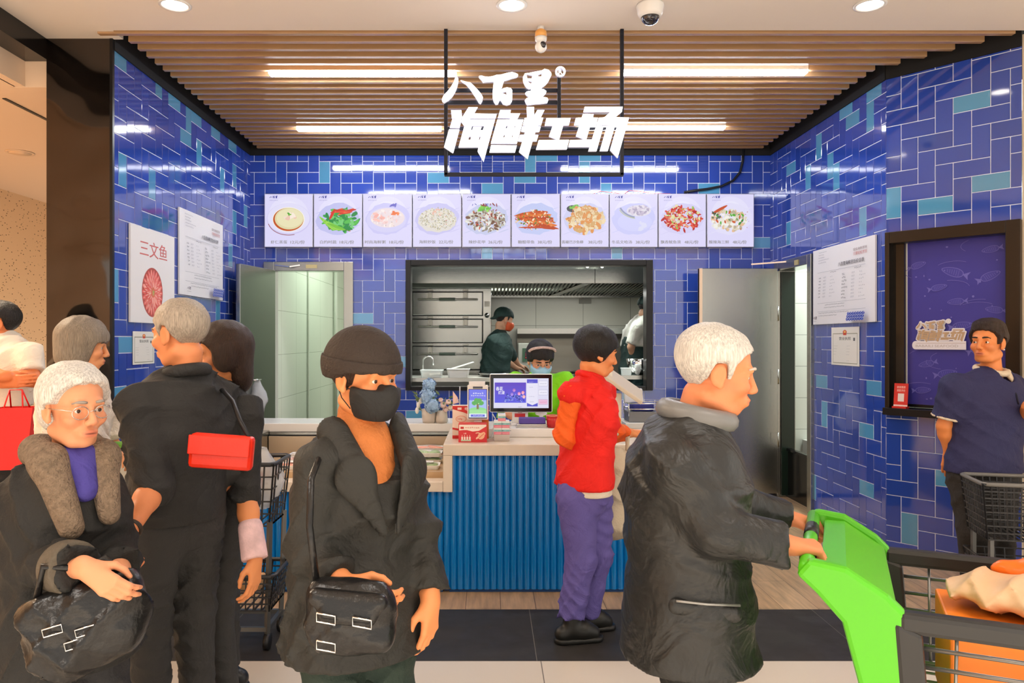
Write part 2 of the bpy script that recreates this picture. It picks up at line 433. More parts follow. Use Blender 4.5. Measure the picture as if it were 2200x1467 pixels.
# ------------------------------------------------------------------ floor: beige tile, black stone strip, wood-look tile
BE = grid_mat('beige_floor_tile', (214, 203, 188), (120, 110, 98), .785, .785, .28, 'xy', .005)
BE[2].inputs; 
def shift(gm, dx, dy):
    nt = gm[0].node_tree; mp = nt.nodes.new('ShaderNodeMapping'); mp.inputs['Location'].default_value = (dx, dy, 0)
    nt.links.new(gm[2].outputs[0], mp.inputs['Vector']); nt.links.new(mp.outputs[0], gm[1].inputs['Vector']); return mp
shift(BE, -.2436, -3.53 + .785 * 5)
fl = MB(); fl.box(-6, 6, -4, 3.53, -.05, 0); struct(fl.build('floor', BE[0]))
SB = grid_mat('black_stone', (52, 50, 50), (120, 116, 108), .785, 2.0, .22, 'xy', .003, (58, 56, 55))
shift(SB, -.785 * .58 + .23, .9)
SB[3].inputs['Specular IOR Level'].default_value = .1; nt = SB[0].node_tree; nz = nt.nodes.new('ShaderNodeTexNoise'); nz.inputs['Scale'].default_value = 3.5; nz.inputs['Detail'].default_value = 6
mr = nt.nodes.new('ShaderNodeMapRange'); mr.inputs['From Min'].default_value = .4; mr.inputs['From Max'].default_value = .62
mr.inputs['To Min'].default_value = .32; mr.inputs['To Max'].default_value = .55
g0 = nt.nodes.new('ShaderNodeNewGeometry'); nt.links.new(g0.outputs['Position'], nz.inputs['Vector'])
nt.links.new(nz.outputs[0], mr.inputs['Value']); nt.links.new(mr.outputs[0], SB[3].inputs['Roughness'])
fl = MB(); fl.box(-6, 6, 3.53, 4.205, -.05, .0005); struct(fl.build('floor_stone_strip', SB[0]))
WD = grid_mat('wood_look_tile', (200, 168, 130), (104, 82, 60), 1.2, .197, .3, 'yx', .004, (186, 152, 114)); WD[1].offset = .4
shift(WD, .1, -1.446 + .197 * 20)
nt = WD[0].node_tree; nz = nt.nodes.new('ShaderNodeTexNoise'); nz.inputs['Scale'].default_value = 6; nz.inputs['Detail'].default_value = 6
mp = nt.nodes.new('ShaderNodeMapping'); mp.inputs['Scale'].default_value = (6, .7, 1)
g0 = nt.nodes.new('ShaderNodeNewGeometry'); nt.links.new(g0.outputs['Position'], mp.inputs['Vector']); nt.links.new(mp.outputs[0], nz.inputs['Vector'])
mr = nt.nodes.new('ShaderNodeMapRange'); mr.inputs['From Min'].default_value = .3; mr.inputs['From Max'].default_value = .7; mr.inputs['To Min'].default_value = .72; mr.inputs['To Max'].default_value = 1.22
mx = nt.nodes.new('ShaderNodeMix'); mx.data_type = 'RGBA'; mx.blend_type = 'MULTIPLY'; mx.inputs['Factor'].default_value = 1
nt.links.new(nz.outputs[0], mr.inputs['Value']); nt.links.new(WD[1].outputs['Color'], mx.inputs['A']); nt.links.new(mr.outputs[0], mx.inputs['B'])
nt.links.new(mx.outputs['Result'], WD[3].inputs['Base Color'])
fl = MB(); fl.box(-6, 6, 4.205, BY + .12, -.05, 0); struct(fl.build('floor_wood_look', WD[0]))

# ------------------------------------------------------------------ ceilings
WC = mat('white_ceiling', (232, 222, 212), .7)
c = MB(); c.box(-2.78, 6, -4, 4.615, SOFFIT, SOFFIT + .2); struct(c.build('ceiling', WC))
c = MB(); c.box(-2.78, -2.30, 4.615, FY, SOFFIT, SOFFIT + .2); struct(c.build('ceiling_left_strip', WC))
DK = mat('dark_void', (20, 18, 17), .8)
c = MB(); c.box(-2.4, 4.2, 4.615, BY + .1, SOFFIT + .16, SOFFIT + .2); struct(c.build('ceiling_void', DK))
c = MB(); c.box(-6.2, -2.99, -4, 10, 3.1, 3.2); struct(c.build('ceiling_aisle', mat('aisle_ceiling', (236, 206, 176), .6)))
t = MB(); t.box(-2.93, -2.775, -4, FY + .02, 3.26, SOFFIT + .2); struct(t.build('trim_1', mat('black_gloss', (18, 17, 17), .12)))
t = MB(); t.box(-3.0, -2.93, -4, 4.774, 3.1, 3.6); t.box(-3.0, -2.777, 4.776, 9.9, 3.096, 3.6); struct(t.build('trim_2', MATS['aisle_ceiling']))
t = MB(); t.box(LX, RX, BY - .012, BY, TOP, SOFFIT + .17); t.box(LX, LX + .012, FY, BY, TOP, SOFFIT + .17); t.box(RX - .012, RX, 5.3, BY, TOP, SOFFIT + .17)
t.obox(W2O + W2D * W2W / 2 + Z_ * (TOP + .12) + W2N * .006, W2D, W2N, Z_, W2W / 2, .006, .12); struct(t.build('trim_3', DK))
SLAT = mat('wood_slat', (176, 138, 100), .28, vary=.10, vscale=5, stretch=(.6, 8, 8), coat=.7)
sl = empty('slat_ceiling', (0, 6, SOFFIT), 'brown wooden slat ceiling running left to right above the shop front', 'ceiling')
sl['kind'] = 'structure'
yy = 4.65
while yy < 7.42:
    xr = RX - .1 if yy > 5.3 else RX + .863 * (5.3 - yy) - .12
    b = MB(); b.box(-2.40 if yy < 4.7 else -2.27, xr, yy - .019, yy + .019, SOFFIT - .012, SOFFIT + .088); b.build('slat', SLAT, sl, bevel=.002); yy += .1253
b = MB()
for x in (-1.5, 0, 1.5, 2.4): b.box(x - .02, x + .02, 4.62, 7.42, SOFFIT + .088, SOFFIT + .12)
b.build('carrier_rail', DK, sl)
# linear lights between the slats
LED = mat('led_diffuser', (244, 248, 255), .5, emit=36)
for x0, x1, y, lab in [(-1.54, -.227, 5.30, 'linear light left of the hanging sign, front row'), (.94, 2.22, 5.28, 'linear light right of the hanging sign, front row'),
                       (-1.70, -.42, 6.70, 'linear light left of the hanging sign, back row near the tiled wall'), (.80, 2.08, 6.66, 'linear light right of the hanging sign, back row near the tiled wall')]:
    L_ = empty('linear_light', ((x0 + x1) / 2, y, SOFFIT - .03), lab, 'light', 'linear lights in the slat ceiling')
    b = MB(); b.box(x0, x1, y - .035, y + .035, SOFFIT - .012, SOFFIT + .06); b.build('housing', WHT, L_)
    b = MB(); b.box(x0 + .004, x1 - .004, y - .034, y + .034, SOFFIT - .034, SOFFIT - .0125); b.build('diffuser', LED, L_)
# downlights in the white ceiling
DLE = mat('downlight_lens', (255, 246, 232), .5, emit=6)
k = 0
for y in (4.26,):
    for x, wh in ((-1.77, 'leftmost of the three in the white ceiling'), (.13, 'middle one above the hanging sign'), (2.15, 'rightmost, above the right tiled wall')):
        d_ = empty('downlight', (x, y, SOFFIT), 'round recessed ceiling downlight, ' + wh, 'light', 'downlights in the white ceiling')
        b = MB(); b.lathe((x, y, SOFFIT), [(.088, 0), (.088, -.006), (.072, -.008), (.068, .004)], 28); b.build('trim_ring', WHT, d_)
        b = MB(); b.lathe((x, y, SOFFIT), [(.0, -.004), (.069, -.004)], 28); b.build('lens', DLE, d_)
# ================================================================== PILLAR, SIDE AISLE
PIL = bpy.data.materials.new('mirror_black_steel'); PIL.use_nodes = True
nt = PIL.node_tree; b_ = nt.nodes['Principled BSDF']; b_.inputs['Base Color'].default_value = (*lin((82, 76, 72)), 1); b_.inputs['Metallic'].default_value = 1; b_.inputs['Roughness'].default_value = .07
tc = nt.nodes.new('ShaderNodeTexCoord'); mp = nt.nodes.new('ShaderNodeMapping'); mp.inputs['Scale'].default_value = (1.6, 1, 2.2); nz = nt.nodes.new('ShaderNodeTexNoise'); nz.inputs['Scale'].default_value = 1.1; nz.inputs['Detail'].default_value = 1
bp = nt.nodes.new('ShaderNodeBump'); bp.inputs['Strength'].default_value = .5; bp.inputs['Distance'].default_value = .07
for a, c in ((tc.outputs['Object'], mp.inputs[0]), (mp.outputs[0], nz.inputs['Vector']), (nz.outputs[0], bp.inputs['Height']), (bp.outputs[0], b_.inputs['Normal'])): nt.links.new(a, c)
pl_ = empty('pillar', (-2.57, 4.8, 0), 'polished black steel pillar at the left end of the shop front', 'pillar'); pl_['kind'] = 'structure'
b = MB(); b.box(-2.775, LX - .012, 4.74, 5.5, 0, SOFFIT); b.build('cladding', PIL, pl_)
b = MB(); b.box(LX - .012, LX + .006, 4.735, 4.76, 0, SOFFIT); b.build('edge_trim', BLK, pl_)
TZ = bpy.data.materials.new('peach_terrazzo'); TZ.use_nodes = True; nt = TZ.node_tree; b_ = nt.nodes['Principled BSDF']
g0 = nt.nodes.new('ShaderNodeNewGeometry'); vo = nt.nodes.new('ShaderNodeTexVoronoi'); vo.inputs['Scale'].default_value = 36; vo.inputs['Randomness'].default_value = 1
mp = nt.nodes.new('ShaderNodeMapping'); mp.inputs['Scale'].default_value = (1, .55, 1)
r1 = nt.nodes.new('ShaderNodeValToRGB'); r1.color_ramp.elements[0].position = .17; r1.color_ramp.elements[0].color = (*lin((92, 62, 30)), 1)
r1.color_ramp.elements[1].position = .20; r1.color_ramp.elements[1].color = (*lin((236, 200, 162)), 1)
nt.links.new(g0.outputs['Position'], mp.inputs[0]); nt.links.new(mp.outputs[0], vo.inputs['Vector']); nt.links.new(vo.outputs['Distance'], r1.inputs[0]); nt.links.new(r1.outputs[0], b_.inputs['Base Color']); b_.inputs['Roughness'].default_value = .5
slab('wall_aisle', TZ, -5.3, -5.17, -2, 10, 0, 3.1)
slab('wall_aisle_end', MATS['aisle_ceiling'], -5.17, -2.45, 9.9, 10, 0, 3.1)
b = MB(); b.box(-3.22, -3.195, 5.0, 7.5, 3.094, 3.101)
o = b.build('ceiling_slot', BLK); tag(o, 'thin black slot in the peach ceiling left of the black pillar', 'ceiling slot')
d_ = empty('downlight', (-4.0, 6.45, 3.1), 'round unlit downlight in the peach aisle ceiling left of the pillar', 'light')
b = MB(); b.lathe((-4.0, 6.45, 3.1), [(.11, 0), (.11, -.006), (.09, -.008), (.086, .0)], 24); b.build('trim_ring', MATS['aisle_ceiling'], d_)
b = MB(); b.lathe((-4.0, 6.45, 3.091), [(0, 0), (.086, 0), (.086, .006)], 24); b.build('lens', mat('unlit_lens', (240, 205, 170), .4), d_)

# ================================================================== DOORS
def frame_bars(parent, m, name, rects, y0, y1):
    for r in rects:
        b = MB(); b.box(r[0], r[1], y0, y1, r[2], r[3]); b.build(name, m, parent, bevel=.004)
D1 = empty('door_1', (-1.78, BY, 0), 'stainless steel door standing open on the left of the back wall', 'door', kind='structure')
frame_bars(D1, STEEL, 'door_frame', [(-2.22, -2.115, 0, 2.27), (-1.43, -1.337, 0, 2.27), (-2.115, -1.43, 2.18, 2.27)], BY - .04, BY + .11)
def leaf(parent, h, e, z0, z1, name='door_leaf'):
    h, e = np.array(h), np.array(e); d = nv(e - h); n = np.cross(d, Z_); wd = np.linalg.norm(e - h)
    c = (h + e) / 2; b = MB(); b.obox((c[0], c[1], (z0 + z1) / 2), d, n, Z_, wd / 2, .022, (z1 - z0) / 2); o = b.build(name, STEEL, parent, bevel=.004)
    return o, d, n
lf, ld, ln = leaf(D1, (-2.118, BY - .05, 0), (-2.25, 6.78, 0), .03, 2.185)
ln = -ln; hp = np.array([-2.217, 6.95, 1.13])
b = MB(); b.tube([hp + ln * .03, hp + ln * .075, hp + ln * .075 - ld * .1], .009); b.lathe(hp + ln * .022, [(.026, 0), (.026, .01)], 16, axis=ln); b.build('door_handle', CHROME, lf)
b = MB(); b.bar((-2.10, BY - .05, 2.235), (-1.95, BY - .09, 2.215), .02, .012); b.bar((-1.95, BY - .09, 2.215), (-1.86, BY - .045, 2.235), .018, .012); b.build('door_closer', CHROME, D1)
b = MB(); b.box(-1.80, -1.69, BY - .046, BY - .041, 2.205, 2.24); b.build('label_plate', mat('yellowed_plate', (205, 190, 140), .4, .4), D1)
b = MB(); b.box(-2.135, -2.12, 8.9, 8.93, 0, 3.2); b.tube([(-2.11, 10.4, .4), (-2.11, 10.4, 2.9)], .025)
struct(b.build('trim_4', mat('pale_conduit', (200, 208, 192), .4)))
D2 = empty('door_2', (RX, 6.88, 0), 'stainless steel door standing open beside the right tiled wall', 'door', kind='structure')
for y0, y1, z0, z1 in ((RD[0] - .085, RD[0], 0, RD[2]), (RD[1], RD[1] + .075, 0, RD[2]), (RD[1] + .075, RD[0] - .085, RD[2] - .085, RD[2])):
    b = MB(); b.box(RX - .035, RX + .14, y0, y1, z0, z1); b.build('door_frame', STEEL, D2, bevel=.004)
lf2, ld2, ln2 = leaf(D2, (RX - .045, RD[0] - .1, 0), (2.0, RD[0] - .1, 0), .04, 2.18)
b = MB(); b.box(2.0, 2.03, RD[0] - .125, RD[0] - .075, .04, 2.18); b.build('edge_strip', mat('bright_edge', (214, 190, 168), .3, 1), lf2)
for z in (.55, 1.15, 1.75):
    b = MB(); b.box(RX - .11, RX - .045, RD[0] - .128, RD[0] - .121, z - .07, z + .07); b.tube([(RX - .04, RD[0] - .125, z - .07), (RX - .04, RD[0] - .125, z + .07)], .009); b.build('hinge', STEEL, lf2)
hp2 = np.array([2.11, RD[0] - .13, 1.02]); b = MB(); b.tube([hp2, hp2 + (0, -.05, 0), hp2 + (.1, -.05, 0)], .009); b.build('door_handle', CHROME, lf2)
b = MB(); b.bar((RX - .3, RD[0] - .14, 2.215), (RX - .02, RD[0] - .3, 2.225), .02, .014); b.build('door_closer', CHROME, D2)
b = MB(); b.box(RX - .041, RX - .036, 6.72, 6.80, 2.17, 2.215); b.build('label_plate', MATS['yellowed_plate'], D2)
b = MB(); b.box(RX + .06, RX + .075, RD[1] + .075, RD[0] - .085, 0, .47); b.box(RX + .045, RX + .09, RD[1] + .075, RD[0] - .085, .445, .47)
o = b.build('rat_guard_board', mat('dark_gloss_panel', (24, 24, 24), .2, .4), bevel=.003); tag(o, 'low black guard board across the foot of the right doorway', 'guard board')
b = MB(); b.box(RX + .0, RX + .125, 7.195, 7.205, .02, 2.15); struct(b.build('trim_5', mat('dark_green_panel', (16, 34, 26), .3)))
b = MB(); b.box(RX + .3, RX + .8, 7.2, 7.44, 0, .52); struct(b.build('baseboard_store', mat('white_ledge', (225, 226, 222), .5)))

# ================================================================== KITCHEN WINDOW AND KITCHEN
W1 = empty('window_1', (.4, BY, KW[2]), kind='structure')
for x0, x1, z0, z1 in ((KW[0], KW[0] + .05, KW[2], KW[3]), (KW[1] - .065, KW[1], KW[2], KW[3]), (KW[0] + .05, KW[1] - .065, KW[3] - .055, KW[3]), (KW[0] + .05, KW[1] - .065, KW[2], KW[2] + .04)):
    b = MB(); b.box(x0, x1, BY - .03, BY + .13, z0, z1); b.build('window_frame', BLK, W1, bevel=.004)
# exhaust hood
H = empty('exhaust_hood', (.7, 8.6, 2.05), 'long stainless steel exhaust hood along the top of the kitchen window', 'hood')
b = MB(); b.box(-1.15, 2.58, 8.2, 8.215, 2.115, 2.26); b.box(-1.15, 2.58, 8.215, 8.9, 2.255, 2.27); b.box(-1.15, 2.58, 8.5, 8.52, 2.27, 2.62); b.build('fascia', STEEL, H)
b = MB(); b.box(1.15, 1.155, 8.19, 8.2, 2.11, 2.27); b.build('seam', BLK, H)
b = MB()
for i in range(60):
    x = .06 + i * .042; b.bar((x, 8.25, 2.13), (x, 9.45, 2.06), .02, .03)
b.build('grease_filter', mat('filter_steel', (120, 120, 112), .35, 1), H)
b = MB(); b.box(-1.15, 2.58, 8.22, 9.55, 2.15, 2.16); b.build('filter_backing', BLK, H)
b = MB(); b.bar((1.06, 8.22, 2.118), (.78, 9.45, 2.05), .1, .02); b.build('filter_rail', STEEL, H)
b = MB(); b.box(-1.15, 2.58, 9.42, 9.58, 2.03, 2.06); b.build('rear_gutter', STEEL, H)
for x in (1.07, 1.23):
    b = MB(); b.ell((x, 8.19, 2.3), .018, .018, .022); b.build('hood_lamp', mat('hood_bulb', (245, 245, 230), .4, emit=3), H)
o = MB(); o.box(1.15, 1.3, 9.56, 9.6, 1.96, 2.02); tag(o.build('junction_box', mat('grey_box', (140, 140, 132), .5)), 'small grey box on the kitchen wall tiles under the hood', 'box')
# steam cabinet
S = empty('steam_cabinet', (-.42, 8.9, .12), 'tall stainless steel steam cabinet with stacked lever doors in the kitchen', 'steamer')
b = MB(); b.box(-.90, .03, 8.62, 9.4, .14, 2.09); b.build('body', STEEL, S, bevel=.006)
SATIN = mat('satin_bar', (190, 188, 180), .4, .6)
GRIP = mat('grey_green_grip', (98, 112, 100), .5)
for z1 in (2.045, 1.735, 1.425, 1.0):
    z0 = z1 - .265
    b = MB(); b.box(-.865, -.07, 8.585, 8.62, z0, z1); dd = b.build('door', STEEL, S, bevel=.008)
    b = MB(); b.box(-.872, -.063, 8.612, 8.6195, z0 - .008, z1 + .008); b.build('gasket', BLK, dd)
    b = MB(); b.tube([(-.80, 8.585, z1 - .085), (-.80, 8.535, z1 - .085), (-.13, 8.535, z1 - .085), (-.13, 8.585, z1 - .085)], .011); b.build('handle', SATIN, dd)
    b = MB(); b.tube([(-.56, 8.535, z1 - .085), (-.38, 8.535, z1 - .085)], .017); b.build('grip', GRIP, dd)
    for x in (-.665, -.265):
        b = MB(); b.box(x - .018, x + .018, 8.56, 8.585, z1 - .07, z1 - .005); b.box(x - .026, x - .012, 8.55, 8.585, z1 - .075, z1 - .01); b.box(x + .012, x + .026, 8.55, 8.585, z1 - .075, z1 - .01); b.box(x - .03, x + .03, 8.575, 8.61, z1 + .012, z1 + .03)
        b.build('latch', SATIN, dd, bevel=.003)
b = MB(); b.lathe((-.02, 8.615, 1.78), [(.028, 0), (.028, -.012), (.015, -.02), (.013, -.04), (0, -.042)], 18, axis=(0, 1, 0)); b.build('knob', CHROME, S)
b = MB(); b.box(-.05, .01, 8.614, 8.62, 1.88, 1.94); b.build('rating_plate', mat('plate', (222, 220, 212), .4), S)
# stove range
St = empty('stove_range', (1.3, 9.0, .12), 'long stainless steel stove range against the kitchen wall', 'stove')
b = MB(); b.box(.35, 2.5, 8.8, 9.55, .15, 1.1); b.build('body', STEEL, St, bevel=.005)
b = MB(); b.box(.35, 2.5, 9.3, 9.55, 1.1, 1.52); b.build('splash_back', mat('dull_steel', (128, 126, 118), .4, 1, bump=.08, bscale=50, stretch=(1, 1, 12)), St)
b = MB(); b.box(.35, 2.5, 9.22, 9.56, 1.52, 1.575); b.build('shelf_edge', mat('dark_steel', (50, 48, 44), .4, .8), St)
b = MB(); b.box(.35, 2.5, 9.22, 9.58, 1.575, 1.64); b.build('shelf_back', STEEL, St)
b = MB(); b.box(.35, .72, 9.0, 9.28, 1.1, 1.46); cpn = b.build('control_panel', mat('panel_grey', (176, 182, 172), .4), St, bevel=.01)
fl_ = Flat(); fl_.rect(0, 0, .19, .16, (52, 82, 60)); fl_.rect(.03, .03, .15, .12, (20, 14, 18)); fl_.text('12', .04, .07, .035, (255, 80, 120)); fl_.rect(.04, .042, .10, .055, (255, 60, 60)); fl_.poly([(.1, .06), (.14, .06), (.13, .1)], (255, 40, 170)); fl_.build('display', (.40, 8.995, 1.24), X_, Z_, ME, cpn)
for x in (1.15, 1.75):
    b = MB(); b.lathe((x, 9.02, 1.1), [(.19, 0), (.19, .02), (.14, .03), (.13, .0)], 24); b.build('burner_ring', BLK, St)
wk = MB(); wk.lathe((1.57, 7.83, 1.14), [(.0, 0), (.05, .004), (.09, .03), (.125, .09), (.14, .165), (.146, .165), (.13, .085), (.09, .02), (0, .008)], 32); tag(wk.build('steel_bowl', CHROME), 'large round steel bowl standing in the right corner of the kitchen window', 'bowl')
b = MB(); b.box(.9, 2.5, 7.64, 7.99, 1.1, 1.14); b.box(.9, .94, 7.66, 7.97, .125, 1.1); b.box(2.4, 2.44, 7.66, 7.97, .125, 1.1); b.box(.94, 2.4, 7.68, 7.96, .4, .43)
tag(b.build('steel_table', STEEL), 'stainless steel work table behind the right half of the kitchen window', 'table')
# wash counter under the window, tap and tubs
b = MB(); b.box(-1.1, .55, 7.66, 8.25, 1.075, 1.115); b.box(-1.1, .55, 8.2, 8.22, .14, 1.075); b.box(-1.1, -1.06, 7.68, 8.2, .14, 1.075); b.box(.5, .54, 7.68, 8.2, .14, 1.075)
tag(b.build('wash_counter', mat('pale_steel', (214, 214, 208), .3, .8)), 'pale steel wash counter behind the left half of the kitchen window', 'counter')
t = empty('swan_neck_tap', (-.70, 8.05, 1.115), 'slim swan-neck tap on the wash counter', 'tap')
b = MB(); b.tube([(-.70, 8.05, 1.13)] + [(-.70, 8.05, 1.26)] + [(-.70 + .055 - .055 * math.cos(a), 8.05, 1.27 + .055 * math.sin(a)) for a in np.linspace(0, PI * .97, 9)] + [(-.592, 8.05, 1.23)], .008); b.build('spout', CHROME, t)
b = MB(); b.lathe((-.70, 8.05, 1.115), [(.02, 0), (.018, .02), (.009, .03)], 14); b.build('base', CHROME, t)
CLR = mat('clear_plastic', (235, 240, 238), .12, alpha=.38)
def tub(name, c, sx, sy, h, m, lab, tilt=0, food=None):
    t = empty(name, c, lab, 'tub', None)
    c = np.array(c, float); b = MB(); k = 1.14; tk = .004
    def rr(w_, d_, z): return [(c[0] + a * w_, c[1] + e * d_, c[2] + z) for a, e in ((-1, -.8), (-.85, -1), (.85, -1), (1, -.8), (1, .8), (.85, 1), (-.85, 1), (-1, .8))]
    V = rr(sx, sy, 0) + rr(sx * k, sy * k, h) + rr(sx * k - tk, sy * k - tk, h) + rr(sx - tk, sy - tk, tk); F = []
    for r in range(3): F += [(r * 8 + i, r * 8 + (i + 1) % 8, r * 8 + 8 + (i + 1) % 8, r * 8 + 8 + i) for i in range(8)]
    F += [tuple(range(7, -1, -1)), tuple(range(24, 32))]; b.add(V, F); b.build('wall', m, t)
    b = MB(); b.tube(rr(sx * k, sy * k, h), .006, 6, closed=True); b.build('rim', m, t)
    if food:
        rg = random.Random(5); f = MB()
        for i in range(70): f.ell((c[0] + rg.uniform(-.8, .8) * sx, c[1] + rg.uniform(-.8, .8) * sy, c[2] + h * rg.uniform(.1, .5)), .014, .012, .009, 7, 5)
        f.build('contents', food, t); t.children[-1]['kind'] = 'stuff'
    return t
tub('clear_tub', (-.58, 7.72, 1.116 - .0), .1, .08, .075, CLR, 'clear plastic tub of chopped food on the wash counter below the tap', food=mat('chopped_food', (150, 140, 124), .5))
tub('clear_tub', (-.31, 7.73, 1.116), .1, .08, .085, mat('milky_plastic', (226, 226, 220), .3, alpha=.8), 'milky plastic tub with tilted lid on the wash counter, right of the clear tub')
b = MB(); b.obox((-.27, 7.86, 1.235), nv((1, .1, .3)), nv((-.1, 1, 0)), np.cross(nv((1, .1, .3)), nv((-.1, 1, 0))), .12, .08, .004)
tag(b.build('tub_lid', MATS['milky_plastic'], bevel=.003), 'milky plastic lid leaning tilted over the milky tub', 'lid')
b = MB(); b.lathe((.08, 7.95, 1.116), [(.0, .004), (.2, .004), (.23, .03), (.24, .035), (.235, .04), (.2, .012), (0, .01)], 30, sx=.8); tag(b.build('steel_tray', CHROME), 'shallow round steel tray on the wash counter behind the cashier screen', 'tray')
tub('clear_tub', (1.40, 7.69, 1.1405), .045, .04, .07, CLR, 'clear plastic tub at the right end of the kitchen window sill')
rg = random.Random(9); b = MB()
for i in range(16):
    a = rg.uniform(0, 6.3); b.ell((1.515 + rg.uniform(-.02, .02), 7.665 + rg.uniform(-.012, .012), 1.165 + rg.uniform(0, .07)), .022, .012, .03, 7, 5)
tag(b.build('crumpled_film_bag', CLR), 'crumpled clear film bag in the right corner of the kitchen window', 'bag')

# ================================================================== HANGING SIGN
GA = lambda pts: [(940 + x / 7.3333, 140 + y / 7.3333) for x, y in pts]
GB = lambda pts: [(940 + x / 10, 225 + y / 10) for x, y in pts]
GC = lambda pts: [(1140 + x / 10, 225 + y / 10) for x, y in pts]
GL = [
 [GA([(300,175),(330,240),(328,300),(310,380),(275,460),(230,530),(180,580),(110,620),(80,600),(75,560),(100,500),(160,440),(220,360),(265,280),(285,215)]),
  GA([(365,262),(460,290),(520,300),(570,345),(640,420),(690,480),(715,530),(705,590),(680,635),(655,625),(635,590),(600,530),(560,470),(510,400),(450,330),(400,300)])],
 [GA([(650,215),(660,195),(690,190),(740,205),(800,212),(870,200),(930,180),(1000,175),(1090,150),(1170,135),(1220,148),(1265,170),(1265,200),(1235,222),(1160,240),(1090,265),(1045,275),(1030,320),(1015,370),(1000,410),(1040,390),(1090,375),(1150,385),(1175,420),(1175,520),(1170,590),(1140,640),(1090,655),(1030,640),(1000,590),(985,575),(965,600),(950,640),(915,645),(885,600),(870,540),(868,470),(875,380),(885,290),(830,290),(720,300),(700,270),(670,240)]),
  GA([(1010,460),(1080,440),(1090,495),(1050,480)])],
 [GA([(1375,155),(1430,150),(1530,130),(1640,110),(1680,85),(1740,100),(1780,140),(1790,175),(1765,230),(1735,290),(1690,340),(1640,380),(1620,400),(1670,405),(1710,435),(1700,470),(1660,510),(1650,525),(1720,535),(1740,570),(1720,620),(1640,630),(1520,640),(1410,655),(1390,630),(1370,580),(1400,545),(1440,532),(1400,505),(1375,470),(1400,440),(1465,430),(1470,390),(1440,405),(1400,385),(1370,340),(1345,280),(1342,215)]),
  GA([(1395,170),(1490,190),(1480,235),(1410,235)]), GA([(1420,270),(1490,290),(1470,320),(1430,300)]), GA([(1570,185),(1640,155),(1630,205),(1580,205)])],
 [GB([(295,150),(515,150),(530,300),(510,335),(315,330)]), GB([(320,350),(520,345),(475,530),(270,525)]), GB([(255,555),(475,560),(345,1050),(325,1060),(145,940)]),
  GB([(670,85),(865,85),(785,220),(1270,230),(1245,322),(700,322),(700,348),(1235,348),(1090,880),(990,1250),(865,1030),(880,940),(455,945),(580,490),(515,400),(540,290)]),
  GB([(740,485),(1005,485),(975,575),(925,575),(945,502),(770,502),(745,575),(720,575)]), GB([(680,710),(930,710),(910,780),(885,780),(900,724),(725,724),(710,780),(660,780)])],
 [GB([(1345,145),(1570,145),(1560,215),(1770,220),(1705,345),(1840,350),(1700,865),(1145,860),(1285,350),(1550,345),(1565,320),(1295,315)]), GB([(1150,895),(1700,900),(1660,1050),(1115,1050)]),
  GB([(1475,480),(1505,480),(1490,540),(1460,540)]), GB([(1655,480),(1675,480),(1660,535),(1645,535)]), GB([(1425,675),(1450,675),(1435,730),(1405,730)]), GB([(1600,675),(1620,675),(1605,730),(1590,730)]),
  GB([(1910,80),(2065,80),(2070,265),(2140,145),(2290,145),(2210,305),(2265,312),(2215,475),(2140,478),(2140,492),(2210,500),(2180,610),(2095,615),(2080,672),(2160,680),(2120,810),(2035,815),(1930,1190),(1745,1040),(1815,820),(1725,810),(1765,680),(1855,675),(1875,615),(1790,605),(1815,495),(1910,490),(1910,478),(1825,478),(1865,315),(1920,310)])],
 [GC([(330,320),(850,315),(810,470),(690,475),(605,772),(540,772),(385,710),(465,480),(295,480)]), GC([(170,785),(815,780),(765,985),(110,990)])],
 [GC([(1110,230),(1340,235),(1325,305),(1430,310),(1390,470),(1270,475),(1185,768),(1130,768),(960,705),(1035,480),(920,470),(960,315),(1085,305)]), GC([(835,785),(1300,775),(1250,935),(800,935)]),
  GC([(1150,75),(1960,75),(1940,185),(1800,300),(2095,305),(1850,1170),(1690,1000),(1845,475),(1405,465),(1450,312),(1570,300),(1700,185),(1120,190)]),
  GC([(1390,495),(1550,490),(1400,1025),(1225,1025)]), GC([(1620,500),(1790,495),(1640,1020),(1470,1020)])]]
# unit glyphs: origin at the wordmark's lower left, 400 units wide, y up
UG = [[[(x - 950, 352 - y) for x, y in lp] for lp in g] for g in GL]
SD = 4.60; SK = SD / FPX
SG = empty('hanging_sign', tuple(P(1148, 378, SD)), 'white glowing shop-name letters hung in a thin black frame from the ceiling', 'sign')
def sp(px, py, dd=0): q = P(px, py, SD); q[1] += dd; return q
NAVY = mat('sign_frame_metal', (34, 36, 46), .4, .4)
for a, c in (((958, 65), (958, 377)), ((1336, 65), (1336, 377)), ((955, 375), (1339, 375)), ((1201, 165), (1201, 262))):
    A, B_ = sp(*a), sp(*c)
    if a[1] == 65: A[2] = SOFFIT
    b = MB(); b.bar(A, B_, .022, .022, up=(0, 1, 0)); b.build('frame_bar', NAVY, SG, bevel=.002)
for y in (193, 219):
    b = MB(); b.bar(sp(958, y, .012), sp(1201, y, .012), .02, .018, up=(0, 1, 0)); b.build('support_rail', NAVY, SG)
for y in (275, 316):
    b = MB(); b.bar(sp(958, y, .012), sp(1336, y, .012), .016, .014, up=(0, 1, 0)); b.build('support_rail', NAVY, SG)
SGN = mat('acrylic_letter_glow', (250, 250, 255), .3, emit=1.9)
SGS = mat('acrylic_letter_side', (206, 204, 222), .4, emit=.18)
def face_glow(o):
    o.data.polygons.foreach_set('material_index', [0 if abs(p.normal.y) > .7 else 1 for p in o.data.polygons]); return o
for g in UG:
    V, Fc = loops_mesh(g, ext=3.2, bev=.0)
    W_ = [P(950 + x, 352 - y, SD) + np.array([0, -z * SK - .022, 0]) for x, y, z in V]
    face_glow(link_mesh('letter', W_, Fc, [SGN, SGS], SG))
